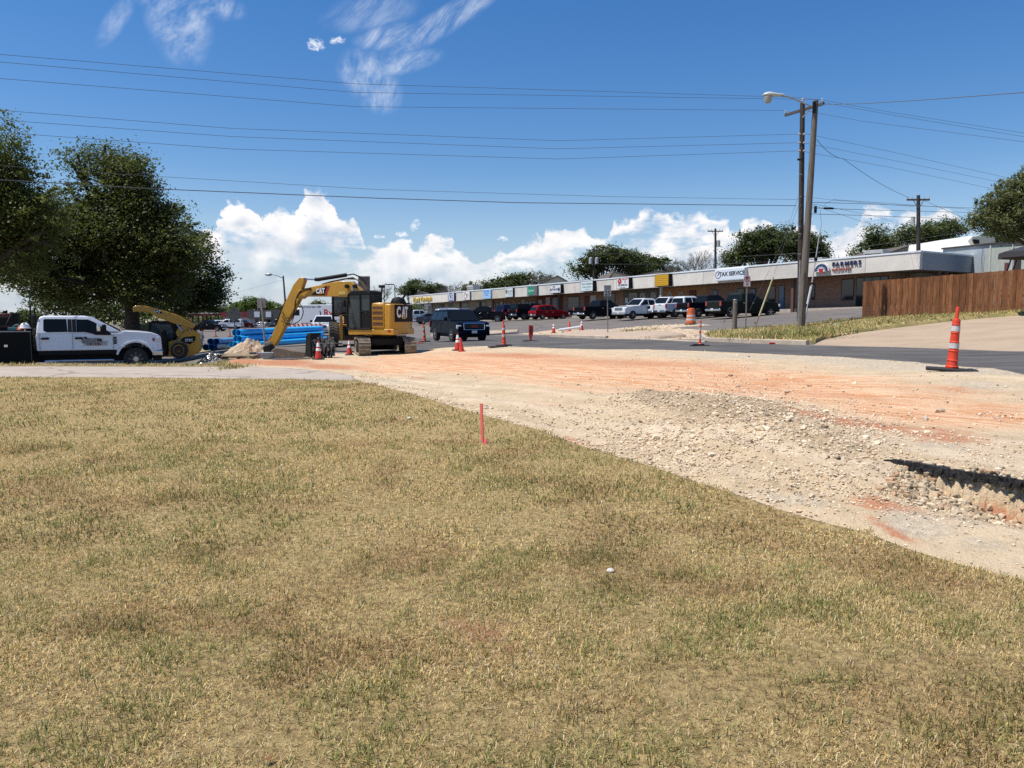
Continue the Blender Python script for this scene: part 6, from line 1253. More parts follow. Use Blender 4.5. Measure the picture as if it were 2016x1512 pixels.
q = G(1446, 36.8); e = empty('wooden_post', tuple(q), 0, 'short weathered wooden post standing left of the parking sign', 'post'); h = P(1446, 590, 36.8).z-q.z; MB().cyl((0, 0, -.3), (.0, 0, h), .115, .105, 14).build('shaft', WOODP, e); MB().cyl((.0, 0, h), (0, 0, h+.02), .11, .1, 14).build('cap', STEEL, e); MB().box((0, -.11, h-.12), (.07, .03, .1)).build('bracket', STEEL, e)
def stake(px, py, pyt, label, w_=.03, m_=None):
    q = hit(px, py); h = (py-pyt)*q.y/F; o = MB().box((0, 0, h/2-.03), (w_, .014, h+.06)).build('survey_stake', m_ or mat('stake_pink', (.75, .13, .10), rough=.8, var=.2, scale=10), None, smooth=0, loc=tuple(q)); return tag(o, label, 'stake', 'painted survey stakes')
st = None
q = hit(950, 877); e = empty('survey_stake', tuple(q), RAD(-40), 'pink painted lath stake with ribbon at the lawn edge', 'stake', 'painted survey stakes'); h = 84*q.y/F; e.rotation_euler = (0, RAD(-2.0), RAD(-40))
MB().bb(-.019, .019, -.007, .007, .06, h).build('lath', mat('stake_pink', (.80, .15, .12), rough=.7), e, smooth=0); MB().bb(-.019, .019, -.007, .007, -.05, .06).build('bare_wood', mat('lath_wood', (.45, .25, .12), rough=.9), e, smooth=0)
m = MB(); m.add([(.02, -.01, .01), (.08, -.03, .0), (.065, .0, .055), (.03, .01, .10), (.025, .03, .02), (.075, .03, .01)], [[0, 1, 2], [0, 2, 3], [4, 3, 2], [4, 2, 5], [0, 3, 4]]); m.build('ribbon', mat('ribbon_pink', (.85, .08, .16), rough=.6), e, smooth=0)
stake(1443.5, 653, 631, 'thin pink stake at the foot of the short wooden post', .04); stake(508, 706, 686, 'thin pink stake beside the stacked grey blocks', .02); stake(496, 703, 686, 'thin pink stake behind the wooden pallets', .02)
for px, py, lb_ in ((1425, 641, 'yellow utility flag on the lot left of the wooden post'), (1485, 645, 'yellow utility flag at the foot of the guy guard'), (1633, 637, 'yellow utility flag right of the street light pole')):
    q = hit(px, py); e = empty('marker_flag', tuple(q), random.random(), lb_, 'marker flag', 'yellow utility flags'); MB().cyl((0, 0, 0), (0, 0, .3), .006, n=5).build('wire', STEEL, e); MB().add([(0, 0, .3), (.14, .02, .28), (.13, .0, .18), (0, 0, .18), (0, .008, .3), (.14, .028, .28), (.13, .008, .18), (0, .008, .18)], [[0, 1, 2, 3], [4, 7, 6, 5], [0, 4, 5, 1], [1, 5, 6, 2], [2, 6, 7, 3], [3, 7, 4, 0]]).build('flag', mat('flag_yellow', (.70, .58, .03), rough=.6), e, smooth=0)
# ---------------------------------------------------------------- poles, lamp, wires
def pole(px0, py0, px1, py1, D0, D1, r0, r1, m_, label, name='utility_pole'):
    b0 = P(px0, py0, D0); t0_ = P(px1, py1, D1); b0 = G(px0, D0) if py0 is None else b0; e = empty(name, tuple(b0), 0, label, 'utility pole'); v = t0_-b0; MB().cyl(-v*.03, v, r0, r1, 14).build('pole_shaft', m_, e); return e, b0, v
pa_, Ab, Av = pole(1574.5, 641, 1580, 203, 38.2, 38.2, .15, .115, DPOLE, 'slender dark pole with crossarm behind the grey leaning pole')
pb_, Bb, Bv = pole(1576.5, 648.5, 1606, 198, 36, 36, .185, .12, WOODP, 'thick weathered grey pole leaning right on the grass island')
INS = mat('insulator', (.45, .42, .42), rough=.3)
c0, c1 = P(1546, 227, 39.3)-Ab, P(1622, 203.5, 37.1)-Ab
m = MB(); d = (c1-c0); M_ = d.to_track_quat('X', 'Z').to_matrix(); m.box((c0+c1)/2, (d.length, .10, .12), M=M_); m.build('crossarm', mat('arm_wood', (.085, .07, .058), rough=.9, var=.3), pa_, smooth=0)
for p in (P(1546, 227, 39.3), P(1618.5, 204, 37.1)): MB().lathe([(.02, .0), (.02, .12), (.06, .13), (.045, .17), (.06, .19), (.02, .24)], 10, o=tuple(p-Ab)).build('insulator', INS, pa_)
MB().lathe([(.02, .0), (.02, .1), (.07, .11), (.05, .16), (.065, .18), (.02, .25)], 10, o=tuple(Av)).build('insulator', INS, pa_)
MB().tube([P(1594, 214, 37.9)-Ab, P(1580, 232, 38.0)-Ab], .03, 6).build('brace', STEEL, pa_)
for py in (264, 281, 297): 
    for dx in (-3.5, 6): MB().cyl(P(1577+dx-2, py, 38.0)-Ab, P(1577+dx+2, py, 38.0)-Ab, .05, n=8).build('insulator', INS, pa_)
MB().cyl(P(1575.5, 314, 37.98)-Ab, P(1570, 314, 37.98)-Ab, .05, n=8).build('bracket', DKM, pa_)
for py in (343, 387, 446, 460, 500): MB().box(P(1577.5-(py-203)*.0126, py, 38.05)-Ab, (.16, .02, .02)).build('staple', PLATE, pa_, smooth=0)
MB().box(P(1603, 211, 35.85)-Bb, (.14, .08, .5)).build('lamp_bracket', DKM, pb_); MB().tube([P(1575, 512, 35.75)-Bb, P(1573.5, 575, 35.75)-Bb, P(1571, 640, 35.75)-Bb], .03, 6).build('conduit', STEEL, pb_)
sl_ = empty('street_light', tuple(P(1600, 209, 35.9)), 0, 'pale cobra head street light on a curved arm off the leaning pole', 'street light'); o0 = Vector(sl_.location)
MB().tube([P(1600, 210, 35.9)-o0, P(1585, 204, 35.9)-o0, P(1562, 194, 35.9)-o0, P(1549, 189.5, 35.9)-o0, P(1538, 188.5, 35.9)-o0], .035, 8).build('arm', STEEL, sl_)
hd = P(1520, 190, 35.9)-o0; m = MB(); pr = [(.0, .02), (.12, .16), (.30, .19), (.55, .14), (.75, .09), (.93, .07)]
m.lathe([(max(r, .01), -x) for x, r in [(0, .03), (.08, .13), (.25, .20), (.5, .16), (.75, .09), (.95, .075)]], 16); m.xf(Matrix.Rotation(RAD(90), 4, 'Y').inverted()@Matrix.Identity(4)); 
for i, v in enumerate(m.v): m.v[i] = (v[0], v[1], v[2]*(.72 if v[2] > 0 else .45))
o = m.build('head', mat('lamp_housing', (.50, .52, .50), rough=.4), sl_); o.location = P(1501.5, 187, 35.9)-o0
m = MB(); m.lathe([(.02, -.30), (.13, -.26), (.18, -.12), (.19, .0)], 16); o = m.build('lens', mat('lamp_lens', (.36, .36, .33), rough=.15), sl_); o.location = P(1512, 190.5, 35.9)-o0; MB().cyl(P(1522.5, 185, 35.9)-o0, P(1522.5, 181, 35.9)-o0, .045, n=10).build('photocell', DKM, sl_)
WIRE = mat('wire_dark', (.11, .115, .125), rough=.6)
def wire(pts_, label, r=.011, sag=0.0, m_=None, n=None):
    W_ = [P(*p) for p in pts_]; out = []
    for i in range(len(W_)-1):
        k = 14
        for j in range(k+(i == len(W_)-2)):
            t = j/k; v = W_[i].lerp(W_[i+1], t); v.z -= sag*4*t*(1-t); out.append(v)
    o0 = out[0].copy(); o = MB().tube([v-o0 for v in out], r*.78, 5).build('power_line', m_ or WIRE, None, loc=tuple(o0)); return tag(o, label, 'wire', 'overhead wires')
wire([(-500, 72, 21), (0, 107, 26), (700, 165, 31), (1575, 192, 38.2)], 'topmost thin wire running left from the pole tops', .010)
wire([(-500, 85, 21), (0, 122, 26), (700, 182, 31), (1618, 196, 37.1)], 'second wire from the top running left across the sky', .010)
wire([(-500, 125, 21), (0, 154.5, 26), (700, 210, 31), (1546, 217.5, 39.3)], 'third wire from the top ending at the left crossarm insulator', .010)
wire([(-500, 190, 22), (0, 217, 27), (460, 253, 30), (1100, 277, 34), (1571, 264, 38)], 'upper wire of the middle three crossing above the left trees', .010)
wire([(-500, 208, 22), (0, 236, 27), (460, 269, 30), (1100, 293, 34), (1571, 281, 38)], 'centre wire of the middle three crossing above the left trees', .010)
wire([(-500, 230, 22), (0, 260.5, 27), (460, 293.5, 30), (1100, 313, 34), (1571, 297, 38)], 'lower wire of the middle three crossing above the left trees', .010)
wire([(-500, 300, 22), (0, 326, 27), (240, 343, 28), (740, 373, 31), (1200, 387, 34), (1571, 393, 38)], 'thin wire just above the thick cable', .009)
wire([(-500, 330, 22), (0, 354, 27), (300, 371.5, 28.5), (740, 390, 31), (1020, 399, 33), (1568, 405, 38)], 'thick dark cable running left just below a thin wire', .020)
wire([(1611, 206, 36), (1700, 204, 30), (1830, 196, 26), (2016, 182, 22), (2300, 160, 18)], 'heavy twisted service cable rising to the right frame edge', .016)
wire([(1576, 192, 38.2), (1619, 197, 37.1), (1760, 222, 38), (2016, 262, 40), (2400, 322, 44)], 'uppermost of three wires descending right from the pole tops', .010)
wire([(1622, 202, 37.1), (1760, 227, 38), (2016, 269, 40), (2400, 330, 44)], 'middle wire of three descending right from the pole tops', .010)
wire([(1580, 217, 38), (1700, 239, 38), (2016, 279, 40), (2400, 330, 44)], 'lowest wire of three descending right from the crossarm', .010)
for i, (y0, y1, y2, lb_) in enumerate(((262, 300, 346, 'upper'), (281, 316, 358, 'centre'), (298, 331, 374, 'lower'))): wire([(1581, y0, 38), (1760, y1, 45), (1965, y2, 52), (2200, y2+46, 60)], lb_+' wire of the three falling right behind the shaggy tree', .011)
wire([(1608, 275, 36), (1660, 312, 45), (1790, 389, 60)], 'heavy drop cable sagging to the pole above the row', .018, .2)
wire([(1815, 393, 60), (1900, 430, 52), (1960, 447, 48), (2030, 456, 44), (2200, 470, 40)], 'heavy drop cable from the rooftop pole down to the right', .020)
wire([(1578, 386, 38), (1640, 394, 45), (1800, 407, 60)], 'thin wire from mid pole to the rooftop pole', .010)
wire([(1592, 398, 37), (1700, 401, 45), (1900, 409, 60), (2100, 414, 60)], 'upper dark cable passing right behind the shaggy tree', .018)
wire([(1592, 409, 37), (1700, 413, 45), (1900, 418, 60), (2100, 421, 60)], 'middle dark cable passing right below the upper one', .018)
wire([(1592, 421, 37), (1700, 424, 45), (1900, 432, 60), (2100, 437, 60)], 'lowest dark cable passing right below the middle one', .018)
wire([(1640, 393, 40), (1760, 401, 50), (1910, 412, 60)], 'looping splice cable right of the pole', .014)
wire([(1594, 402, 37), (1700, 437, 50), (1800, 463, 60)], 'steep thin wire falling right to the rooftop', .010); wire([(1594, 400, 37), (1720, 425, 50), (1806, 452, 60)], 'less steep thin wire falling right to the rooftop', .010)
wire([(1460, 505, 85), (1600, 497, 80), (1760, 478, 72), (1900, 456, 62), (2016, 443, 55)], 'low thin line above the roof of the row', .012); wire([(1180, 520, 110), (1408, 520, 100), (1640, 510, 90), (1800, 482, 82)], 'faint line over the shopping row roof', .012)
wire([(1168, 500, 120), (1290, 500, 112), (1408, 478, 105)], 'faint wire between the two small rooftop poles', .013)
wire([(362, 600, 120), (440, 583, 100), (557, 551, 78)], 'faint wire rising to the far street light', .012)
wire([(1572.5, 385, 38), (1540, 480, 38.5), (1475, 612, 39)], 'thin guy wire falling left from the dark pole', .008); wire([(1572, 405, 38), (1555, 450, 38), (1524, 540, 37.6)], 'upper part of the guarded guy wire', .008)
wire([(1617, 440, 39), (1615, 415, 39), (1624, 402, 39), (1640, 393.5, 39.5)], 'thin curved cable rising from the white conduit', .010)
sp = MB().cyl(P(1622, 410, 38.5)-P(1628, 411, 38.5), P(1641, 410.5, 38.5)-P(1628, 411, 38.5), .05, n=10); o = sp.build('splice_case', DKM, None, loc=tuple(P(1628, 411, 38.5))); tag(o, 'black cable splice case hanging right of the pole', 'splice case')
o = MB().box((0, 0, 0), (.12, .12, .34)).build('terminal_box', DKM, None, bevel=.03, loc=tuple(P(1605.5, 412.5, 37.5))); tag(o, 'small black terminal box on the cables at the pole', 'terminal box')
q = hit(1487, 643); e = empty('guy_guard', tuple(q), 0, 'leaning yellow guy wire guard rising from the island grass', 'guy guard'); t1 = P(1522.5, 545, q.y-.5)-q; MB().cyl(t1*.22, t1, .045, .04, 10).build('sleeve', mat('guard_cream', (.62, .56, .30), rough=.5, var=.2), e); MB().cyl((0, 0, -.1), t1*.22, .015, n=6).build('anchor_rod', mat('rust', (.12, .06, .03), rough=.9), e)
q = P(1583, 637, 39); e = empty('riser_conduit', tuple(q), 0, 'white riser pipe leaning right of the thick grey pole', 'conduit'); pp = [P(1583, 637, 39)-q, P(1589, 602, 39)-q, P(1598, 560, 39)-q, P(1606, 510, 39)-q, P(1612, 470, 39)-q, P(1617, 440, 39)-q]
MB().tube(pp[:3], .062, 8).build('pipe', mat('conduit_white', (.62, .63, .64), rough=.4), e); MB().tube(pp[2:], .035, 8, r1=.02).build('upper_pipe', mat('conduit_grey', (.42, .43, .44), rough=.4), e)
for i in (1, 2, 3): MB().box(pp[i], (.14, .1, .2)).build('clamp', DKM, e, bevel=.02)
def tpole(px, pyb, pyt, D, label, armw=22, tr=(1,), lean=0, armD=0):
    e, b0, v = pole(px-lean, pyb, px, pyt, D, D, .17, .13, DPOLE, label); s = D/F
    MB().box((0+v.x, 0, v.z-.35), (armw*2*s, .12, .13)).build('crossarm', mat('arm_wood', (.085, .07, .058)), e, smooth=0)
    for x in (-.95, -.55, .55, .95): MB().lathe([(.03, 0), (.05, .1), (.02, .2)], 8, o=(v.x+x*armw*s, 0, v.z-.28)).build('insulator', INS, e)
    MB().tube([(v.x-.45*armw*s, -.08, v.z-.4), (v.x, -.12, v.z-1.1), (v.x+.45*armw*s, -.08, v.z-.4)], .03, 5).build('brace', DPOLE, e)
    for sd in tr: MB().lathe([(.03, -.4*D/100-.1), (.2*D/100+.04, -.36*D/100-.1), (.2*D/100+.04, .3*D/100), (.05, .42*D/100)], 14, o=(v.x+sd*(.2+.22*D/100), 0, v.z-1.9)).build('transformer', mat('transformer_grey', (.40, .40, .38), rough=.5), e)
    return e
tpole(1808, 520, 384.5, 62, 'tall rooftop utility pole with grey transformer near the right end of the row', 22, (-1,)); tpole(1408.5, 545, 450, 103, 'utility pole with transformer rising behind the row left of the dark trees', 15, (1,)); tpole(1169, 565, 488, 118, 'utility pole with twin transformers left of the big tree behind the row', 15, (-1, 1))
e, b0, v = pole(566, 650, 557.5, 543, 78, 78, .12, .08, mat('lamp_pole', (.10, .10, .11), rough=.6), 'far street light pole with curved arm above the excavator boom', 'street_light_pole'); e['category'] = 'street light'
MB().tube([P(557.5, 548, 78)-b0, P(545, 542, 78)-b0, P(534, 540.5, 78)-b0], .05, 6).build('arm', GALV, e); MB().lathe([(.03, -.4), (.14, -.2), (.14, .2), (.03, .4)], 10, axis='z').xf(Matrix.Rotation(RAD(90), 4, 'Y')).xf(Matrix.Translation(P(529, 540.5, 78)-b0)).build('head', GALV, e)
e, b0, v = pole(360, 640, 359, 604, 165, 165, .2, .16, DPOLE, 'dark T shaped pole near the station canopy'); MB().box(v, (3.0, .15, .15)).build('crossarm', DPOLE, e, smooth=0)
# ---------------------------------------------------------------- pipes and site clutter
PIPE = mat('pipe_blue', (.04, .48, .88), rough=.35, var=.10, scale=1.2); PIPED = mat('pipe_blue_dusty', (.09, .30, .55), rough=.45, var=.15, scale=2)
def pipe(p0, d, L, r, m_, label, grp, bell=True):
    m = MB(); p1 = d*L; n = 20; a = d.orthogonal().normalized(); b = d.cross(a); prof = [(0, r*1.13 if bell else r), (.35, r*1.13 if bell else r), (.42, r), (L, r), (L, r*.86), (.0, r*.92 if not bell else r*1.02)]
    vs = [d*h+(a*math.cos(2*math.pi*i/n)+b*math.sin(2*math.pi*i/n))*q for h, q in prof for i in range(n)]; k = len(prof)
    fs = [[j*n+i, j*n+(i+1) % n, ((j+1) % k)*n+(i+1) % n, ((j+1) % k)*n+i] for j in range(k) for i in range(n)]
    m.add(vs, fs); o = m.build('water_pipe', m_, None, loc=tuple(p0), smooth=50); return tag(o, label, 'pipe', grp)
d1_ = Vector((.06, 1, -.002)).normalized(); r_ = .17; s0 = G(417, 45.5); lat = Vector((d1_.y, -d1_.x, 0))
for i, (row_, k) in enumerate(((0, -2), (0, -1), (0, 0), (1, -1.5), (1, -.5))):
    p = s0+lat*(k*2.15*r_+.35)+Vector((0, 0, r_*1.15+row_*r_*1.95)); pipe(p+d1_*(.25 if row_ else .0), d1_, 5.4, r_, PIPED, ('pale blue water pipe in the bottom layer of the short left stack', 'pale blue water pipe in the upper layer of the short left stack')[row_]+', '+('leftmost', 'middle', 'rightmost', 'left one', 'right one')[i], 'pale blue pipes in the short left stack')
a0, a1 = G(497, 43), G(650, 50.5); a0.z = gz(a0.x, a0.y); d2 = (a1-a0).normalized(); d2.z = .0; d2 = (d2+Vector((0, 0, .012))).normalized(); lat = Vector((d2.y, -d2.x, 0)); L2 = 8.3; k = 0
nm_ = ('farthest', 'second', 'third', 'nearest')
for row_, ks in ((0, (-3, -2, -1, 0)), (1, (-2.5, -1.5)), (2, (-3, -2))):
    for j, kk in enumerate(ks):
        p = a0+lat*(kk*2.2*r_)+Vector((0, 0, r_*1.1+row_*r_*2.0))-d2*(.35-.15*row_+.2*(j % 2)); pipe(p, d2, L2, r_, PIPE, 'bright blue water pipe in the '+('bottom', 'middle', 'top')[row_]+' layer of the long stack, '+(nm_[j] if row_ == 0 else ('rear one', 'front one')[j]), 'bright blue pipes in the long stack')
def lumps(name, px, py, rx, ry, h, m_, label, cat, n=1500, seed=3, D=None):
    q = hit(px, py) if D is None else G(px, D); rg = np.random.default_rng(seed); g1 = 46; u = np.linspace(-1, 1, g1); U, V = np.meshgrid(u, u, indexing='ij'); R2 = np.sqrt(U**2+V**2)
    Zh = h*np.clip(1-R2, 0, 1)**.9*(.75+.5*fbm(U*2+seed, V*2, 3, seed))+(fbm(U*8, V*8, 3, seed+1)-.5)*h*.35*(R2 < 1); X_ = U*rx; Y_ = V*ry; Zg = tz((X_+q.x).ravel(), (Y_+q.y).ravel()).reshape(U.shape)-q.z
    VV = np.stack([X_.ravel(), Y_.ravel(), (Zh+Zg-.04).ravel()], 1); idx = np.arange(g1*g1).reshape(g1, g1); Fq_ = np.stack([idx[:-1, :-1], idx[1:, :-1], idx[1:, 1:], idx[:-1, 1:]], -1).reshape(-1, 4); inside = (R2[:-1, :-1].ravel() < .98)
    o = npmesh(name, VV, [Fq_[inside]], m_, smooth=False); o.location = q; return tag(o, label, cat)
PILE = gmat('pile_limestone', (.56, .46, .32), (.38, .24, .14), 3.0, bump=.8, bsc=20, speck=7, spk=(.40, .36, .30))
lumps('rubble_pile', 492, 696, 1.25, 1.0, .85, PILE, 'heap of pale broken limestone in front of the blue pipes', 'rubble pile', D=33)
lumps('rubble_pile', 463, 694, .9, .6, .38, PILE, 'low dark spill of rubble left of the limestone heap', 'rubble pile', seed=8, D=33.5)
lumps('black_tarp', 421, 702, .85, .5, .42, mat('black_poly', (.012, .012, .013), rough=.25, coat=.5), 'crumpled sheet of black plastic lying beside the skid steer', 'plastic sheet', seed=5, D=31)
PAL = mat('pallet_wood', (.42, .32, .19), rough=.9, var=.3, scale=5)
def pallet(px, D, rz, dz, label):
    q = G(px, D); e = empty('wooden_pallet', (q.x, q.y, q.z+dz), rz, label, 'pallet', 'wooden pallets')
    for i in range(7): y = -.5+i/6.; MB().bb(-.6, .6, y-.055, y+.055, .115, .14).build('deck_board', PAL, e, smooth=0)
    for y in (-.5, 0, .5): MB().bb(-.6, .6, y-.02-.02, y+.04, .022, .115).build('stringer', mat('pallet_dark', (.18, .12, .07), rough=.9), e, smooth=0) if False else None
    for x in (-.57, 0, .57): MB().bb(x-.03, x+.03, -.55, .55, .022, .1145).build('stringer', mat('pallet_dark', (.18, .12, .07), rough=.9), e, smooth=0)
    for y in (-.45, .45): MB().bb(-.6, .6, y-.05, y+.05, 0, .0215).build('bottom_board', PAL, e, smooth=0)
pallet(473, 29.5, .15, .0, 'wooden pallet lying nearest on the red dirt'); pallet(467, 31.2, -.1, .03, 'second wooden pallet behind the nearest one')
BLK_ = mat('grey_block_stone', (.28, .28, .27), rough=.9, var=.2); BLKD = mat('dark_block', (.05, .052, .056), rough=.8)
for i, (px, D, dz, m_, lb_) in enumerate(((504, 30.6, 0, BLKD, 'dark concrete block left of the grey blocks'), (518, 30.2, 0, BLK_, 'grey concrete block left of the sign post foot'), (528, 30.2, 0, BLK_, 'grey concrete block right of the sign post foot'))):
    q = G(px, D); o = MB().bb(-.22, .22, -.15, .15, 0, .24).build('concrete_block', m_, None, bevel=.02, loc=tuple(q)); o.rotation_euler[2] = .1*i; tag(o, lb_, 'block', 'concrete blocks by the works')
q = G(451, 43.5); m = MB(); m.tube([(-.65, 0, .12), (-.4, .05, .17), (0, 0, .13), (.35, .04, .16), (.62, 0, .1)], .13, 10); o = m.build('sand_tube', mat('white_fabric', (.66, .65, .60), rough=.9), None, loc=tuple(q)); tag(o, 'white fabric sediment tube lying before the short pipe stack', 'sediment tube')
# toothed trencher wheel
q = G(632, 31.2); e = empty('trencher_wheel', tuple(q), RAD(38), 'toothed steel trenching drum attachment standing behind a striped cone', 'trencher drum')
MT = mat('drum_steel', (.20, .19, .18), rough=.5, metal=.5, var=.3, scale=8); m = MB()
m.cyl((-.45, 0, .42), (.50, 0, .42), .22, n=18); m.build('drum', MT, e)
for k in range(6):
    x = -.34+k*.16; mm = MB().lathe([(.05, -.015), (.36, -.015), (.36, .015), (.05, .015)], 18, axis='y'); mm.xf(Matrix.Translation((x, 0, .42))@Matrix.Rotation(RAD(90), 4, 'Z'))
    for j in range(9): a = 2*math.pi*j/9+k*.35; c_ = Vector((x, math.sin(a)*.38, .42+math.cos(a)*.38)); mm.box(c_, (.07, .05, .13), M=Matrix.Rotation(-a+.5, 3, 'X'))
    mm.build('toothed_disc', MT, e, smooth=30)
for s in (-.55,): MB().prism([(-.35, .0), (-.28, .95), (.0, 1.0), (.12, .8), (.25, .1)], s-.03, s+.03, ax='yz').build('side_plate', DKM, e, bevel=.01)
MB().bb(-.58, -.1, -.1, .15, .78, .9).build('bracket', DKM, e, bevel=.02); MB().bb(-.5, .0, -.06, .06, .9, 1.02).build('hitch', DKM, e, bevel=.02)
q = G(575, 31.5); e = empty('hydraulic_breaker', tuple(q), RAD(-4), 'long dusty grey breaker attachment lying on the ground below the arm', 'breaker attachment')
MB().prism([(-.85, .0), (-.85, .28), (-.6, .42), (-.3, .40), (.1, .30), (.95, .20), (1.0, .05), (.2, .0)], -.2, .2).build('housing', mat('dusty_steel', (.15, .115, .085), rough=.8, var=.3, scale=4), e, bevel=.04); MB().cyl((1.0, 0, .14), (1.4, 0, .12), .07, n=10).build('chisel', STL, e); MB().prism([(-1.1, .0), (-1.15, .45), (-.85, .55), (-.8, .0)], -.22, .22).build('mount', DKM, e, bevel=.03)
for i, (px, D, lb_, rz) in enumerate(((556, 29.2, 'long loose steel strip lying flat left of the striped cone', .5), (575, 28.6, 'dark scrap sheet on the ground near the breaker', .2), (560, 30.0, 'short black offcut plank on the ground under the arm', -.3))):
    q = G(px, D); o = MB().bb(-.7, .7, -.12, .12, 0.01, .05).build('scrap_plank', (mat('scrap_black', (.03, .03, .03), rough=.7), STL, mat('scrap_black', (.03, .03, .03)))[i], None, loc=tuple(q)); o.rotation_euler = (.04, -.03, rz); tag(o, lb_, 'scrap')
q = hit(1122, 653.5); m = MB(); m.cyl((-.75, 0, .12), (.75, .1, .34), .10, n=12); o = m.build('fallen_pipe', mat('conduit_white', (.62, .63, .64)), None, loc=tuple(q)); tag(o, 'fallen white pipe lying behind the orange cones', 'pipe')
q = hit(1520, 677.5); o = MB().bb(-.09, .09, -.05, .05, 0, .06).build('lens_fragment', INKR, None, bevel=.01, loc=tuple(q)); tag(o, 'small red fragment lying at the kerb of the grass island', 'debris')
q = hit(1648, 646); o = MB().bb(-.1, .1, -.06, .06, 0, .07).build('litter', PLATE, None, bevel=.01, loc=(q.x, q.y, q.z+.12)); tag(o, 'small white and dark litter on the island grass', 'litter')
for px, py, sz_, lb_ in ((1201, 1137, .024, 'pale stone lying in the lawn below centre right'), (806, 829, .04, 'small white stone in the lawn left of the pink stake')):
    q = hit(px, py); bm = bmesh.new(); bmesh.ops.create_icosphere(bm, subdivisions=2, radius=sz_)
    for v in bm.verts: v.co *= random.uniform(.75, 1.1); v.co.z *= .6
    me = bpy.data.meshes.new('stone'); bm.to_mesh(me); bm.free(); me.materials.append(mat('stone_pale', (.60, .56, .48), rough=.9)); o = bpy.data.objects.new('stone', me); COL.objects.link(o); o.location = (q.x, q.y, q.z+.045); tag(o, lb_, 'stone')
# ---------------------------------------------------------------- kerbs
def kerb(pxs, w_=.16, h=.15, label=None, m_=None, nm='kerb', off=0.0):
    pts_ = [hit(*p) for p in pxs]; d = []
    for a, b in zip(pts_[:-1], pts_[1:]):
        k = max(1, int((b-a).length/.5)); d += [a.lerp(b, i/k) for i in range(k)]
    d.append(pts_[-1]); vs = []; n = len(d)
    for i, p in enumerate(d):
        t_ = (d[min(i+1, n-1)]-d[max(i-1, 0)]).normalized(); s_ = Vector((t_.y, -t_.x, 0)).normalized(); z = gz(p.x, p.y)
        for o, hh in ((-w_/2, -.1), (-w_/2, h-.02), (-w_/2+.03, h), (w_/2-.03, h), (w_/2, h-.02), (w_/2, -.1)): vs.append((p.x+s_.x*o, p.y+s_.y*o, z+hh))
    fs = [[i*6+j, i*6+j+1, (i+1)*6+j+1, (i+1)*6+j] for i in range(n-1) for j in range(5)]+[[0, 1, 2, 3, 4, 5], [(n-1)*6+j for j in range(5, -1, -1)]]
    o = MB().add(vs, fs).build(nm, m_ or mat('kerb_conc', (.47, .39, .30), rough=.9, var=.2, scale=2), None, smooth=50); o['kind'] = 'structure'; return o
kerb([(1384, 664), (1387, 669), (1396, 672), (1440, 673.5), (1480, 675.5), (1540, 677.5), (1590, 679)]); kerb([(1195, 667.5), (1120, 665), (1085, 663)]); kerb([(1390, 673.5), (1290, 669), (1195, 667.6)], h=.05)
kerb([(850, 662), (905, 664), (960, 661), (1018, 656.5)]); kerb([(860, 660), (985, 653.5), (1020, 652)], w_=.2)
# ---------------------------------------------------------------- broken asphalt lip over the trench
V = []; Fq = []; nseg = 90; L = (Vector(LIPB)-Vector(LIPA)).length*1.5
for i in range(nseg+1):
    t_ = L*i/nseg-.05; x, y = LIP0[0]+LIPU[0]*t_, LIP0[1]+LIPU[1]*t_; nx, ny = LIPU[1], -LIPU[0]; th = .075*min(1, i/8)
    jo = .09*(float(vn(np.array([t_*3.5]), np.array([0.]), 3)[0])-.5)+.0
    for lay in range(3):
        zz = gz(x-nx*.10, y-ny*.10)+.012-th*lay/2; j = .05-jo-.05*(float(vn(np.array([t_*11.]), np.array([0.]), 4)[0])-.5)+random.uniform(-.014, .014)*(1 if lay else .6)
        V.append((x+nx*j, y+ny*j, zz+random.uniform(-.006, .006)))
    zz = gz(x-nx*.1, y-ny*.1); V.append((x-nx*.06, y-ny*.06, zz+.004)); V.append((x-nx*.06, y-ny*.06, zz-th))
for i in range(nseg):
    a, b = i*5, (i+1)*5; Fq += [[a, b, b+1, a+1], [a+1, b+1, b+2, a+2], [a+2, b+2, b+4, a+4], [a+3, b+3, b, a], [a+4, b+4, b+3, a+3]]
o = MB().add(V, Fq).build('asphalt_edge', mat('broken_asphalt', (.022, .021, .021), rough=.8, var=.5, scale=30, bump=1.0, bscale=60), None, smooth=0); tag(o, 'broken black asphalt edge overhanging the trench at the right', 'asphalt edge')
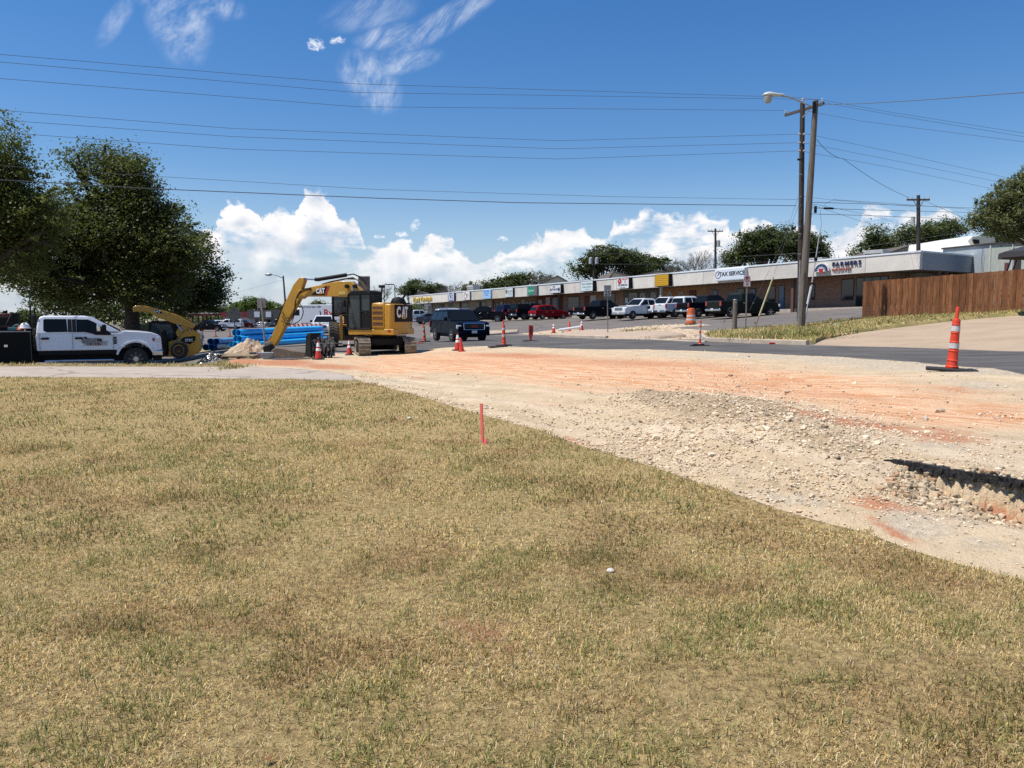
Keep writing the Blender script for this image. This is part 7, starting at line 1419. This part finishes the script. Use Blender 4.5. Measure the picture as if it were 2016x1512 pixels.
# ---------------------------------------------------------------- loose stones
_ico = bmesh.new(); bmesh.ops.create_icosphere(_ico, subdivisions=1, radius=1.0); IV = np.array([v.co[:] for v in _ico.verts]); IF = np.array([[v.index for v in f.verts] for f in _ico.faces]); _ico.free()
def inz(k, X, Y): return pip(np.stack([X/Y, np.log(Y)], 1), Z_[k])
def stones(name, n, cand, smin, smax, cols, label, cat, wfun, seed=1, flat=.7, power=3.0):
    rg = np.random.default_rng(seed); X, Y = cand(rg, n*4); wgt = wfun(X, Y); kp = rg.random(len(X)) < wgt; X, Y = X[kp][:n], Y[kp][:n]; n = len(X)
    Zs = tz(X, Y)+0.0; s = smin+(smax-smin)*rg.random(n)**power; s = s*np.clip(Y/7, .8, 1.3)
    Vj = IV[None]*(1+.75*(rg.random((n, len(IV), 1))-.5)); an = rg.random(n)*6.28; c_, s_ = np.cos(an)[:, None], np.sin(an)[:, None]; sx_ = rg.uniform(.7, 1.4, (n, 1)); 
    x = Vj[:, :, 0]*sx_; y = Vj[:, :, 1]; z = Vj[:, :, 2]*flat*rg.uniform(.7, 1.2, (n, 1)); xr = x*c_-y*s_; yr = x*s_+y*c_
    VV = np.stack([xr*s[:, None]+X[:, None], yr*s[:, None]+Y[:, None], z*s[:, None]+Zs[:, None]+s[:, None]*.3+dzf(X, Y)[:, None]], -1).reshape(-1, 3)
    FF = (IF[None]+(np.arange(n)*len(IV))[:, None, None]).reshape(-1, 3); cc = np.array(cols)[rg.integers(0, len(cols), n)]*rg.uniform(.75, 1.15, (n, 1)); T_ = np.repeat(cc, len(IV), 0)
    o = npmesh(name, VV, [FF], STM, T_); tag(o, label, cat, kind='stuff'); return o
STM = attrmat('stone_mix', .95, spec=.15)
def dzf(X, Y):
    px, py = proj(X, Y, tz(X, Y)); r_ = np.zeros(len(X)); b_ = np.zeros(len(X))
    for x, y, rx, ry, h in RIDGE: g_ = np.exp(-((px-x)/rx)**2-((py-y)/ry)**2); r_ = np.maximum(r_, g_); b_ += h*g_*1.3
    nr_ = 1-sst(Y, 10, 22); rw = np.clip(r_*1.2+.25*(1-sst(np.abs(py-(830+(px-930)*.33)), 0, 140)), 0, 1)
    return b_*nr_+(fbm(X*5, Y*5, 4, 5)-.5)*(.03+.12*rw)*nr_+(fbm(X*18, Y*18, 3, 9)-.5)*(.008+.045*rw)*nr_+(fbm(X*.8, Y*.8, 3, 2)-.5)*.07*(1-sst(Y, 22, 34))
def cand_d(rg, n):
    b = np.log(4.2)+(np.log(24)-np.log(4.2))*rg.random(n)**1.35; a = rg.uniform(-.2, .80, n); Y = np.exp(b); X = a*Y; k = inz('dirt', X, Y); return X[k], Y[k]
LIM = [(.66, .54, .38), (.62, .49, .33), (.74, .63, .47), (.66, .53, .37), (.54, .42, .28), (.70, .57, .40), (.42, .32, .22), (.60, .42, .27)]
def wrub(X, Y):
    px, py = proj(X, Y, tz(X, Y)); r_ = np.zeros(len(X))
    for x, y, rx, ry, h in RIDGE: r_ = np.maximum(r_, np.exp(-((px-x)/rx/1.25)**2-((py-y)/ry/1.5)**2))
    band = np.exp(-((py-(862+(px-1100)*.335+14))/16)**2)*(px > 680); edge2 = np.exp(-((py-(745+(px-690)*.28))/10)**2)*(px < 1100)
    n_ = fbm(X*1.1, Y*1.1, 3, 21); tr = np.exp(-((px-1920)/150)**2-((py-985)/40)**2)
    return np.clip(r_*.95+.75*band+.5*edge2+.02+.22*(n_ > .60)*(py > 800)+tr*.8, 0, 1)*np.clip(Y/8, .5, 1)
stones('gravel', 60000, cand_d, .003, .017, LIM, 'loose pale limestone gravel over the dug up ground', 'gravel', wrub, 2, power=3.2)
stones('rock_litter', 380, cand_d, .012, .045, LIM, 'larger limestone lumps scattered over the rubble', 'rubble', wrub, 5, power=3)
def cand_t(rg, n):
    t_ = rg.uniform(0.1, 2.2, n); m_ = rg.uniform(-.05, .75, n)**1.0; return LIP0[0]+LIPU[0]*t_+LIPU[1]*m_, LIP0[1]+LIPU[1]*t_-LIPU[0]*m_
stones('trench_rubble', 1900, cand_t, .007, .040, [(.52, .41, .27), (.43, .34, .22), (.36, .28, .18), (.46, .30, .18), (.56, .45, .31)], 'broken limestone lumps packed along the trench side', 'rubble', lambda X, Y: np.ones(len(X)), 15, flat=1.0, power=2.2)
def cand_i(rg, n):
    b = np.log(30)+(np.log(60)-np.log(30))*rg.random(n); a = rg.uniform(-.05, .30, n); Y = np.exp(b); X = a*Y; k = inz('dirt_patch', X, Y); return X[k], Y[k]
stones('crushed_stone', 1600, cand_i, .015, .05, LIM[:3], 'crushed pale stone over the cut through the far kerb', 'gravel', lambda X, Y: np.ones(len(X)), 7)
# ---------------------------------------------------------------- grass
GRM = attrmat('grass_blades', .75, .35, .25)
def blades(name, X, Y, n_, lmin, lmax, wid, green, label, cat='grass', seed=1, lean=1.0, dz=0.0):
    rg = np.random.default_rng(seed); n = len(X); Zs = tz(X, Y)+dz; pt = fbm(X*.9, Y*.9, 4, 31); pt2 = fbm(X*3.5, Y*3.5, 3, 41); pt3 = fbm(X*9, Y*9, 2, 51)
    g = np.clip((pt-.5)*2.6+(pt2-.5)*2.4+(pt3-.5)*1.0+green, 0, 1); isg = rg.random(n) < .12+g*.38
    L_ = (lmin+(lmax-lmin)*rg.random(n)**1.6)*(1+.45*isg)*(.75+.8*pt3*pt2*1.6); wd = wid*(.7+.6*rg.random(n)); az = rg.random(n)*6.283; le = lean*np.where(isg, .25+rg.random(n)*1.0, .45+rg.random(n)*1.5)
    dx, dy = np.cos(az), np.sin(az); sx, sy = -dy, dx; th1 = np.minimum(le*.75, 1.45); th2 = np.minimum(le*1.15, 1.7)
    h1, r1 = np.cos(th1)*L_*.5, np.sin(th1)*L_*.5; h2, r2 = h1+np.cos(th2)*L_*.5, r1+np.sin(th2)*L_*.5
    pv = []
    for (r, h, ww) in ((0, -.004, 1), (r1, h1, .8)):
        for s_ in (-1, 1): pv.append(np.stack([X+dx*r+sx*wd*ww*s_*.5, Y+dy*r+sy*wd*ww*s_*.5, Zs+h], 1))
    pv.append(np.stack([X+dx*r2, Y+dy*r2, Zs+np.maximum(h2, .003)], 1))
    VV = np.stack(pv, 1).reshape(-1, 3); b0 = np.arange(n)*5; F4 = np.stack([b0, b0+1, b0+3, b0+2], 1); F3 = np.stack([b0+2, b0+3, b0+4], 1)
    straw = np.array([(.84, .63, .28), (.92, .76, .42), (.70, .49, .21), (.80, .67, .43), (.46, .30, .14), (.88, .65, .27)]); grn = np.array([(.26, .27, .08), (.36, .36, .12), (.18, .21, .06), (.46, .43, .16)])
    c_ = np.where(isg[:, None], grn[rg.integers(0, 4, n)], straw[rg.integers(0, 6, n)])*rg.uniform(.50, 1.22, (n, 1))
    br = fbm(X*1.6+9, Y*1.6, 3, 61); c_ = c_*(1-.28*sst(br, .55, .70)[:, None]*np.array([.75, 1.0, 1.0]))
    o = npmesh(name, VV, [F4, F3], GRM, np.repeat(c_, 5, 0)); tag(o, label, cat, kind='stuff'); return o
def cand_z(k, Y0, Y1, dens, amin, amax, seed):
    rg = np.random.default_rng(seed); area = (amax-amin)*(Y1**2-Y0**2)/2; n = int(area*dens); Y = np.sqrt(rg.random(n)*(Y1**2-Y0**2)+Y0**2); X = rg.uniform(amin, amax, n)*Y
    # clump the tufts a little
    X = X+(vn(X*40, Y*40, 3)-.5)*.03; Y = Y+(vn(X*40, Y*40, 4)-.5)*.03; jx = .16*(fbm(X*2.5, Y*2.5, 3, 91)-.5)*2*np.clip(Y/6, .7, 1.5); m_ = inz(k, X+(jx if k == 'lawn' else 0), Y+(jx*.5 if k == 'lawn' else 0)); bare = fbm(X*1.3, Y*1.3, 4, 77); m_ &= rg.random(n) < np.where(bare > .68, .6, 1.0)
    px, py = proj(X, Y, tz(X, Y)); bb_ = np.zeros(len(X))
    for x, y, rx, ry, s_, an in BARE: bb_ = np.maximum(bb_, s_*np.exp(-((px-x)/rx)**2-((py-y)/ry)**2))
    m_ &= rg.random(len(X)) > bb_*.9
    return X[m_], Y[m_]
X, Y = cand_z('lawn', 1.9, 5.0, 14000, -.74, .76, 1); blades('lawn_grass', X, Y, 0, .012, .042, .0036, .30, 'short half dry lawn grass at the very front', seed=1, dz=.03)
X, Y = cand_z('lawn', 5.0, 9.5, 4200, -.74, .76, 2); blades('lawn_grass', X, Y, 0, .014, .042, .0062, .30, 'short half dry lawn grass in the middle of the lawn', seed=2, dz=.03)
X, Y = cand_z('lawn', 9.5, 19.6, 1100, -.74, .2, 3); blades('lawn_grass', X, Y, 0, .016, .045, .011, .28, 'short half dry lawn grass toward the pavement', seed=3, dz=.03)
X, Y = cand_z('verge', 23.2, 31, 420, -.75, -.18, 4); blades('verge_grass', X, Y, 0, .03, .10, .016, .32, 'dry grass on the narrow verge beyond the pavement', seed=4, dz=.04)
X, Y = cand_z('grass_island', 24, 48, 240, .2, .75, 5); blades('island_grass', X, Y, 0, .04, .13, .022, .45, 'longer patchy green grass on the island by the poles', seed=5, dz=.12)
q = hit(1590, 672); rg = np.random.default_rng(9); X = q.x+rg.normal(0, .8, 2600); Y = q.y+1.3+rg.normal(0, .5, 2600); blades('weed_grass', X, Y, 0, .10, .28, .026, 1.4, 'tall green weeds at the corner of the grass island', seed=6, dz=.12)
q = hit(1250, 655); X = q.x+rg.normal(0, .5, 500); Y = q.y+rg.normal(0, .3, 500); blades('weed_grass', X, Y, 0, .05, .14, .03, .9, 'dark weeds growing from the concrete by the speed sign', seed=7, dz=.1)
q = hit(455, 726); X = q.x+rg.normal(0, .18, 500); Y = q.y+.3+rg.normal(0, .6, 500); blades('weed_grass', X, Y, 0, .05, .14, .014, 1.0, 'small green weeds growing across the pavement joint', seed=8, dz=.02)
# ---------------------------------------------------------------- trees
LEAF = attrmat('leaf_mix', .55, .30, .35)
BARK = mat('bark', (.085, .065, .05), rough=.95, var=.4, scale=6, bump=.6); BARKG = mat('bark_grey', (.20, .175, .155), rough=.95, var=.3, scale=6)
def tree(name, label, blobs, D, base, nleaf, lsz, c0, c1, seed=1, clump=.45, trunk=.22, group=None, barkm=None, droop=0.0, fill=.5, el=1.0, dd=None, split=9):
    """blobs: crown masses as (px, py, rx_px, ry_px[, D]); base: (px, D)"""
    rg = np.random.default_rng(seed); b0 = G(*base); e = empty(name, tuple(b0), 0, label, 'tree', group); B_ = []
    for bl_ in blobs:
        Db = bl_[4] if len(bl_) > 4 else D; c_ = P(bl_[0], bl_[1], Db)-b0; s_ = Db/F; rx, ry = bl_[2]*s_, bl_[3]*s_; 
        big = np.array((rx, dd or max(rx*.75, ry*.8), ry))
        if min(rx, ry) > 1.3 and split:
            for _k in range(split):
                dv = rg.normal(0, 1, 3); dv /= np.linalg.norm(dv); f_ = rg.uniform(.34, .52); B_.append((np.array(c_)+dv*big*(1-f_*.9)*rg.uniform(.75, 1.08), big*f_*np.array((1, 1, .85))))
            B_.append((np.array(c_), big*.55))
        else: B_.append((np.array(c_), big))
    wv = np.array([(r[0]*r[2]+r[1]*r[2])*1.0 for _, r in B_]); wv = wv/wv.sum(); VV = []; TT = []
    m = MB(); tp = Vector((B_[0][0][0]*.25, B_[0][0][1]*.2, max(.8, B_[0][0][2]*.45))); m.tube([(0, 0, -.3), tp*.5+Vector((.05, 0, 0)), tp], trunk, 9, r1=trunk*.72)
    for c_, r in B_:
        cc = Vector(c_); mid = tp.lerp(cc, .5)+Vector((random.uniform(-.3, .3), random.uniform(-.3, .3), .15)); m.tube([tp*.96, mid, cc], trunk*.55, 6, r1=trunk*.12)
        for _ in range(5):
            d_ = Vector(rg.normal(0, 1, 3)).normalized(); en = cc+Vector((d_.x*r[0], d_.y*r[1], d_.z*r[2]))*.8; m.tube([mid.lerp(cc, .6), cc.lerp(en, .5)+Vector((0, 0, .1)), en], trunk*.22, 5, r1=trunk*.05)
    m.build('trunk', barkm or BARK, e)
    for (c_, r), w_ in zip(B_, wv):
        n = int(nleaf*w_); ncl = max(6, int(n/42)); d_ = rg.normal(0, 1, (ncl, 3)); d_ /= np.linalg.norm(d_, axis=1)[:, None]; rad = fill+(1-fill)*rg.random(ncl)**.6; rad *= 1+.14*np.sin(d_[:, 0]*5+seed)*np.cos(d_[:, 2]*6+seed*2); cl = c_+d_*rad[:, None]*r; csz = clump*(.5+.8*rg.random(ncl)); out = rg.random(ncl) < .22; cl[out] = c_+d_[out]*(rg.uniform(1.0, 1.30, out.sum())[:, None])*r; csz[out] *= .55; hole = (np.sin(cl[:, 0]*1.7/clump*.5+seed)+np.sin(cl[:, 2]*2.1/clump*.5+seed*3)+np.sin(cl[:, 1]*1.3/clump*.5)) < -1.35; csz[hole] *= .3; cb = rg.uniform(.62, 1.3, ncl); mixc = rg.random(ncl)
        ci = rg.integers(0, ncl, n); p = cl[ci]+rg.normal(0, 1, (n, 3))*csz[ci][:, None]*np.array((.66, .66, .40)); 
        if droop: p[:, 2] -= droop*rg.random(n)**2
        nrm = rg.normal(0, 1, (n, 3)); nrm[:, 2] = np.abs(nrm[:, 2])+.45; nrm /= np.linalg.norm(nrm, axis=1)[:, None]; u = np.cross(nrm, rg.normal(0, 1, (n, 3))); u /= np.linalg.norm(u, axis=1)[:, None]; v = np.cross(nrm, u); s_ = lsz*(.6+.8*rg.random(n))[:, None]
        q4 = np.stack([p-u*s_*.5*el, p+v*s_*.30, p+u*s_*.5*el, p-v*s_*.30], 1).reshape(-1, 3); VV.append(q4); mc = (mixc[ci]*.7+.3*rg.random(n))[:, None]; TT.append(np.repeat((np.array(c0)*(1-mc)+np.array(c1)*mc)*cb[ci][:, None], 4, 0))
    VV = np.concatenate(VV); TT = np.concatenate(TT); nn = len(VV)//4; npmesh('crown', VV, [np.arange(nn*4).reshape(nn, 4)], LEAF, TT, e); return e
DG, YG = (.030, .044, .012), (.125, .135, .034)
tree('oak_tree', 'large dark live oak spreading above the white work truck', [(215, 430, 140, 95), (245, 350, 75, 52), (120, 470, 130, 110), (330, 490, 90, 90), (160, 560, 120, 60), (290, 560, 110, 60), (205, 302, 52, 20), (255, 315, 26, 20), (150, 320, 40, 25), (300, 420, 60, 55), (60, 520, 110, 60), (200, 480, 130, 100)], 38, (262, 38), 160000, .125, DG, YG, 1, .60, .42)
tree('oak_tree', 'nearer dense oak at the left frame edge with bright green tips', [(-60, 400, 150, 140), (20, 440, 95, 90), (-10, 300, 55, 75), (80, 400, 60, 50), (-40, 520, 120, 40), (-120, 300, 110, 120), (60, 470, 80, 60)], 31, (-120, 31), 75000, .11, (.045, .062, .014), (.13, .14, .03), 2, .45, .4)
tree('oak_tree', 'darker round oak at the right of the left tree group above the skid steer', [(362, 485, 46, 42), (398, 545, 46, 44), (350, 560, 60, 50), (420, 575, 26, 30), (330, 600, 50, 22), (392, 595, 30, 16)], 44, (330, 44), 34000, .15, (.028, .042, .018), (.070, .088, .036), 3, .48, .3)
tree('shrub_tree', 'lighter green low tree seen under the big oak behind the truck', [(95, 595, 42, 30), (150, 600, 60, 26), (200, 610, 60, 20), (262, 622, 40, 26)], 50, (140, 50), 13000, .17, (.06, .085, .03), (.14, .16, .06), 4, .5, .2)
TB = 'trees along the skyline'
def bt(name, label, bl_, D, n, ls, seed, c0=(.038, .056, .022), c1=(.095, .11, .045), tr=.3, cl=.9): 
    x = sum(b[0] for b in bl_)/len(bl_); return tree(name, label, bl_, D, (x, D), n, ls, c0, c1, seed, cl, tr, TB)
bt('oak_tree', 'round dark oak behind the left end of the row', [(806, 572, 22, 15), (815, 560, 16, 12)], 175, 4500, .42, 11); bt('oak_tree', 'wide dark oak right of the round one behind the row', [(850, 572, 28, 13), (835, 566, 16, 10), (866, 574, 18, 10)], 172, 5500, .42, 12)
bt('oak_tree', 'long low oak behind the blue sign', [(985, 560, 48, 16), (960, 566, 30, 13), (1015, 550, 32, 14), (1045, 552, 34, 13)], 150, 12000, .38, 13); bt('small_tree', 'small thin tree left of the long low oak', [(920, 572, 14, 10)], 160, 900, .35, 14)
bt('oak_tree', 'broad spreading oak behind the pale teal sign', [(1205, 512, 56, 28), (1160, 525, 42, 20), (1240, 520, 50, 24), (1190, 498, 30, 13), (1140, 530, 24, 14)], 128, 21000, .34, 15); bt('oak_tree', 'lower oak joined to the right of the broad spreading one', [(1275, 522, 34, 20), (1252, 530, 30, 18), (1310, 522, 18, 14), (1325, 534, 15, 9)], 132, 11000, .34, 16)
bt('oak_tree', 'dense dark oak behind the tax sign', [(1485, 490, 50, 36), (1450, 505, 28, 24), (1510, 470, 36, 22), (1545, 480, 40, 30), (1490, 465, 22, 12)], 105, 23000, .30, 17); bt('oak_tree', 'dark oak directly behind the two tall poles', [(1580, 490, 44, 30), (1560, 465, 26, 16), (1612, 500, 20, 20), (1600, 478, 20, 16)], 100, 14000, .30, 18)
bt('mesquite_tree', 'airy tree left of the rooftop pole', [(1735, 478, 30, 26), (1700, 495, 26, 14), (1725, 458, 18, 12), (1755, 488, 24, 18)], 96, 9500, .24, 19, (.05, .07, .025), (.12, .14, .055)); bt('mesquite_tree', 'airy rounded tree right of the rooftop pole', [(1850, 455, 48, 17), (1825, 465, 36, 20), (1795, 462, 28, 16), (1880, 450, 18, 10)], 92, 13000, .24, 20, (.05, .07, .025), (.12, .14, .055))
bt('low_tree', 'low dark foliage right of the white monitor roof', [(1985, 470, 40, 9), (1955, 466, 20, 6)], 80, 3000, .2, 21)
bt('green_tree', 'bright green tree behind the grey shop block, left one', [(475, 605, 28, 13), (460, 608, 16, 9)], 215, 4500, .5, 22, (.06, .11, .02), (.12, .19, .04)); bt('green_tree', 'tall bright green tree right of the left one behind the shops', [(497, 598, 22, 15), (515, 596, 20, 14), (483, 602, 14, 11), (530, 602, 16, 10)], 208, 7000, .5, 23, (.05, .10, .02), (.11, .17, .04))
bt('green_tree', 'low green tree between the shop block and excavator arm', [(545, 607, 20, 8), (570, 608, 20, 7)], 215, 3000, .5, 24, (.06, .10, .03), (.12, .16, .05))
bt('far_tree', 'dark tree rising above the box truck', [(628, 602, 16, 11), (618, 606, 12, 8), (640, 606, 14, 8)], 225, 3000, .5, 25); bt('far_tree', 'low dark trees left of the box truck roof', [(595, 609, 14, 6), (580, 610, 12, 5)], 235, 1500, .5, 26); bt('far_tree', 'low trees seen between the box truck and the cab', [(655, 608, 16, 6), (672, 606, 14, 7), (700, 608, 20, 7), (735, 608, 24, 7)], 240, 3500, .5, 27)
for i, (px, rx, ry) in enumerate(((330, 30, 10), (356, 22, 9), (385, 26, 9), (415, 24, 10), (440, 22, 8))): bt('far_tree', ('far tree at the left of the station canopy', 'far tree behind the T shaped pole', 'far tree above the middle of the station canopy', 'far tree right of the canopy middle', 'far tree at the right end of the canopy')[i], [(px, 612-ry*.5, rx, ry), (px+8, 622, rx, 12)], 240, 2600, .55, 30+i)
for i, (px, pt_) in enumerate(((400, 627), (350, 628), (425, 629))): bt('garden_tree', ('light green tree seen under the canopy middle', 'light green tree seen under the left of the canopy', 'light green tree under the right of the canopy')[i], [(px, pt_, 16, 9)], 215, 1500, .4, 40+i, (.10, .13, .04), (.19, .20, .08))
for i, (px, py_, rx, ry) in enumerate(((20, 632, 40, 14), (-60, 628, 60, 20), (55, 628, 20, 18))): bt('far_tree', ('distant trees left of the service body rack', 'distant trees beyond the left frame edge', 'distant tree behind the hard hat')[i], [(px, py_, rx, ry)], 130, 3000, .4, 50+i, (.05, .08, .025), (.11, .14, .05))
tree('mesquite_tree', 'large shaggy mesquite with drooping feathery foliage at the right edge', [(2020, 395, 55, 42), (1985, 425, 58, 26), (1945, 432, 34, 12), (2060, 370, 70, 50), (2100, 430, 90, 60), (2035, 440, 70, 22), (1970, 395, 34, 26), (2010, 355, 26, 22)], 44, (2090, 46), 60000, .11, (.070, .080, .028), (.20, .20, .085), 61, .42, .3, None, None, .5, .45, 2.2)
for i, (px, py_) in enumerate(((836, 612),)):
    bt('shrub', 'green shrub at the far left corner of the row', [(822, 610, 10, 7), (816, 614, 8, 6)], 122, 900, .3, 70, (.05, .09, .02), (.10, .15, .04), .05)
# leafless trees
def baretree(px, D, py_top, spread, label, seed, pyb=None):
    rg = random.Random(seed); b0 = G(px, D); H_ = P(px, py_top, D).z-b0.z; e = empty('bare_tree', tuple(b0), 0, label, 'tree', 'leafless trees behind the row'); m = MB(); s = D/F*spread
    def br(p, d, L, r, lv):
        q = p+d*L; m.tube([p, p+d*L*.5+Vector((rg.uniform(-.1, .1)*L, 0, rg.uniform(0, .08)*L)), q], r, 4, r1=r*.6)
        if lv == 0: return
        for _ in range(3 if lv > 1 else 4): br(q if rg.random() < .6 else p+d*L*.7, (d+Vector((rg.uniform(-.9, .9), rg.uniform(-.9, .9), rg.uniform(-.15, .55)))).normalized(), L*rg.uniform(.55, .8), r*.6, lv-1)
    for k in range(5): br(Vector((rg.uniform(-s*.3, s*.3), 0, H_*.35)), Vector((rg.uniform(-.8, .8)*min(1, s/H_*2), rg.uniform(-.4, .4), 1)).normalized(), H_*.27, .10, 4)
    m.cyl((0, 0, -.3), (0, 0, H_*.4), .22, .15, 8); m.build('branches', BARKG, e)
baretree(1370, 112, 497, 40, 'grey leafless tree left of the dark oak behind the tax sign', 3); baretree(1345, 118, 505, 30, 'smaller leafless tree behind the yellow sign', 4); baretree(895, 165, 556, 22, 'thin leafless tree behind the left signs of the row', 5); baretree(935, 168, 556, 26, 'twiggy leafless tree left of the long low oak', 6); baretree(1078, 140, 535, 26, 'faint leafless tree left of the broad oak', 7); baretree(745, 175, 560, 30, 'bare twiggy tree behind the excavator cab', 8)
# fallen leaves and twigs in the lawn
rg = np.random.default_rng(77); n = 160; Y = np.sqrt(rg.uniform(4, 120, n)); X = rg.uniform(-.7, .7, n)*Y; k = inz('lawn', X, Y); X, Y = X[k], Y[k]; n = len(X); Zs = tz(X, Y)+.055; an = rg.random(n)*6.28; s_ = rg.uniform(.008, .018, n)
VV = np.stack([np.stack([X+np.cos(an+a)*s_*r, Y+np.sin(an+a)*s_*r, Zs+zz*s_], 1) for a, r, zz in ((0, 1.4, .3), (1.57, .6, 0), (3.14, 1.2, .4), (4.71, .6, .1))], 1).reshape(-1, 3)
o = npmesh('fallen_leaves', VV, [np.arange(n*4).reshape(n, 4)], STM, np.repeat(np.array([(.24, .11, .05), (.40, .27, .14), (.12, .07, .035)])[rg.integers(0, 3, n)], 4, 0)); tag(o, 'scattered brown dead leaves lying in the lawn', 'leaves', kind='stuff')
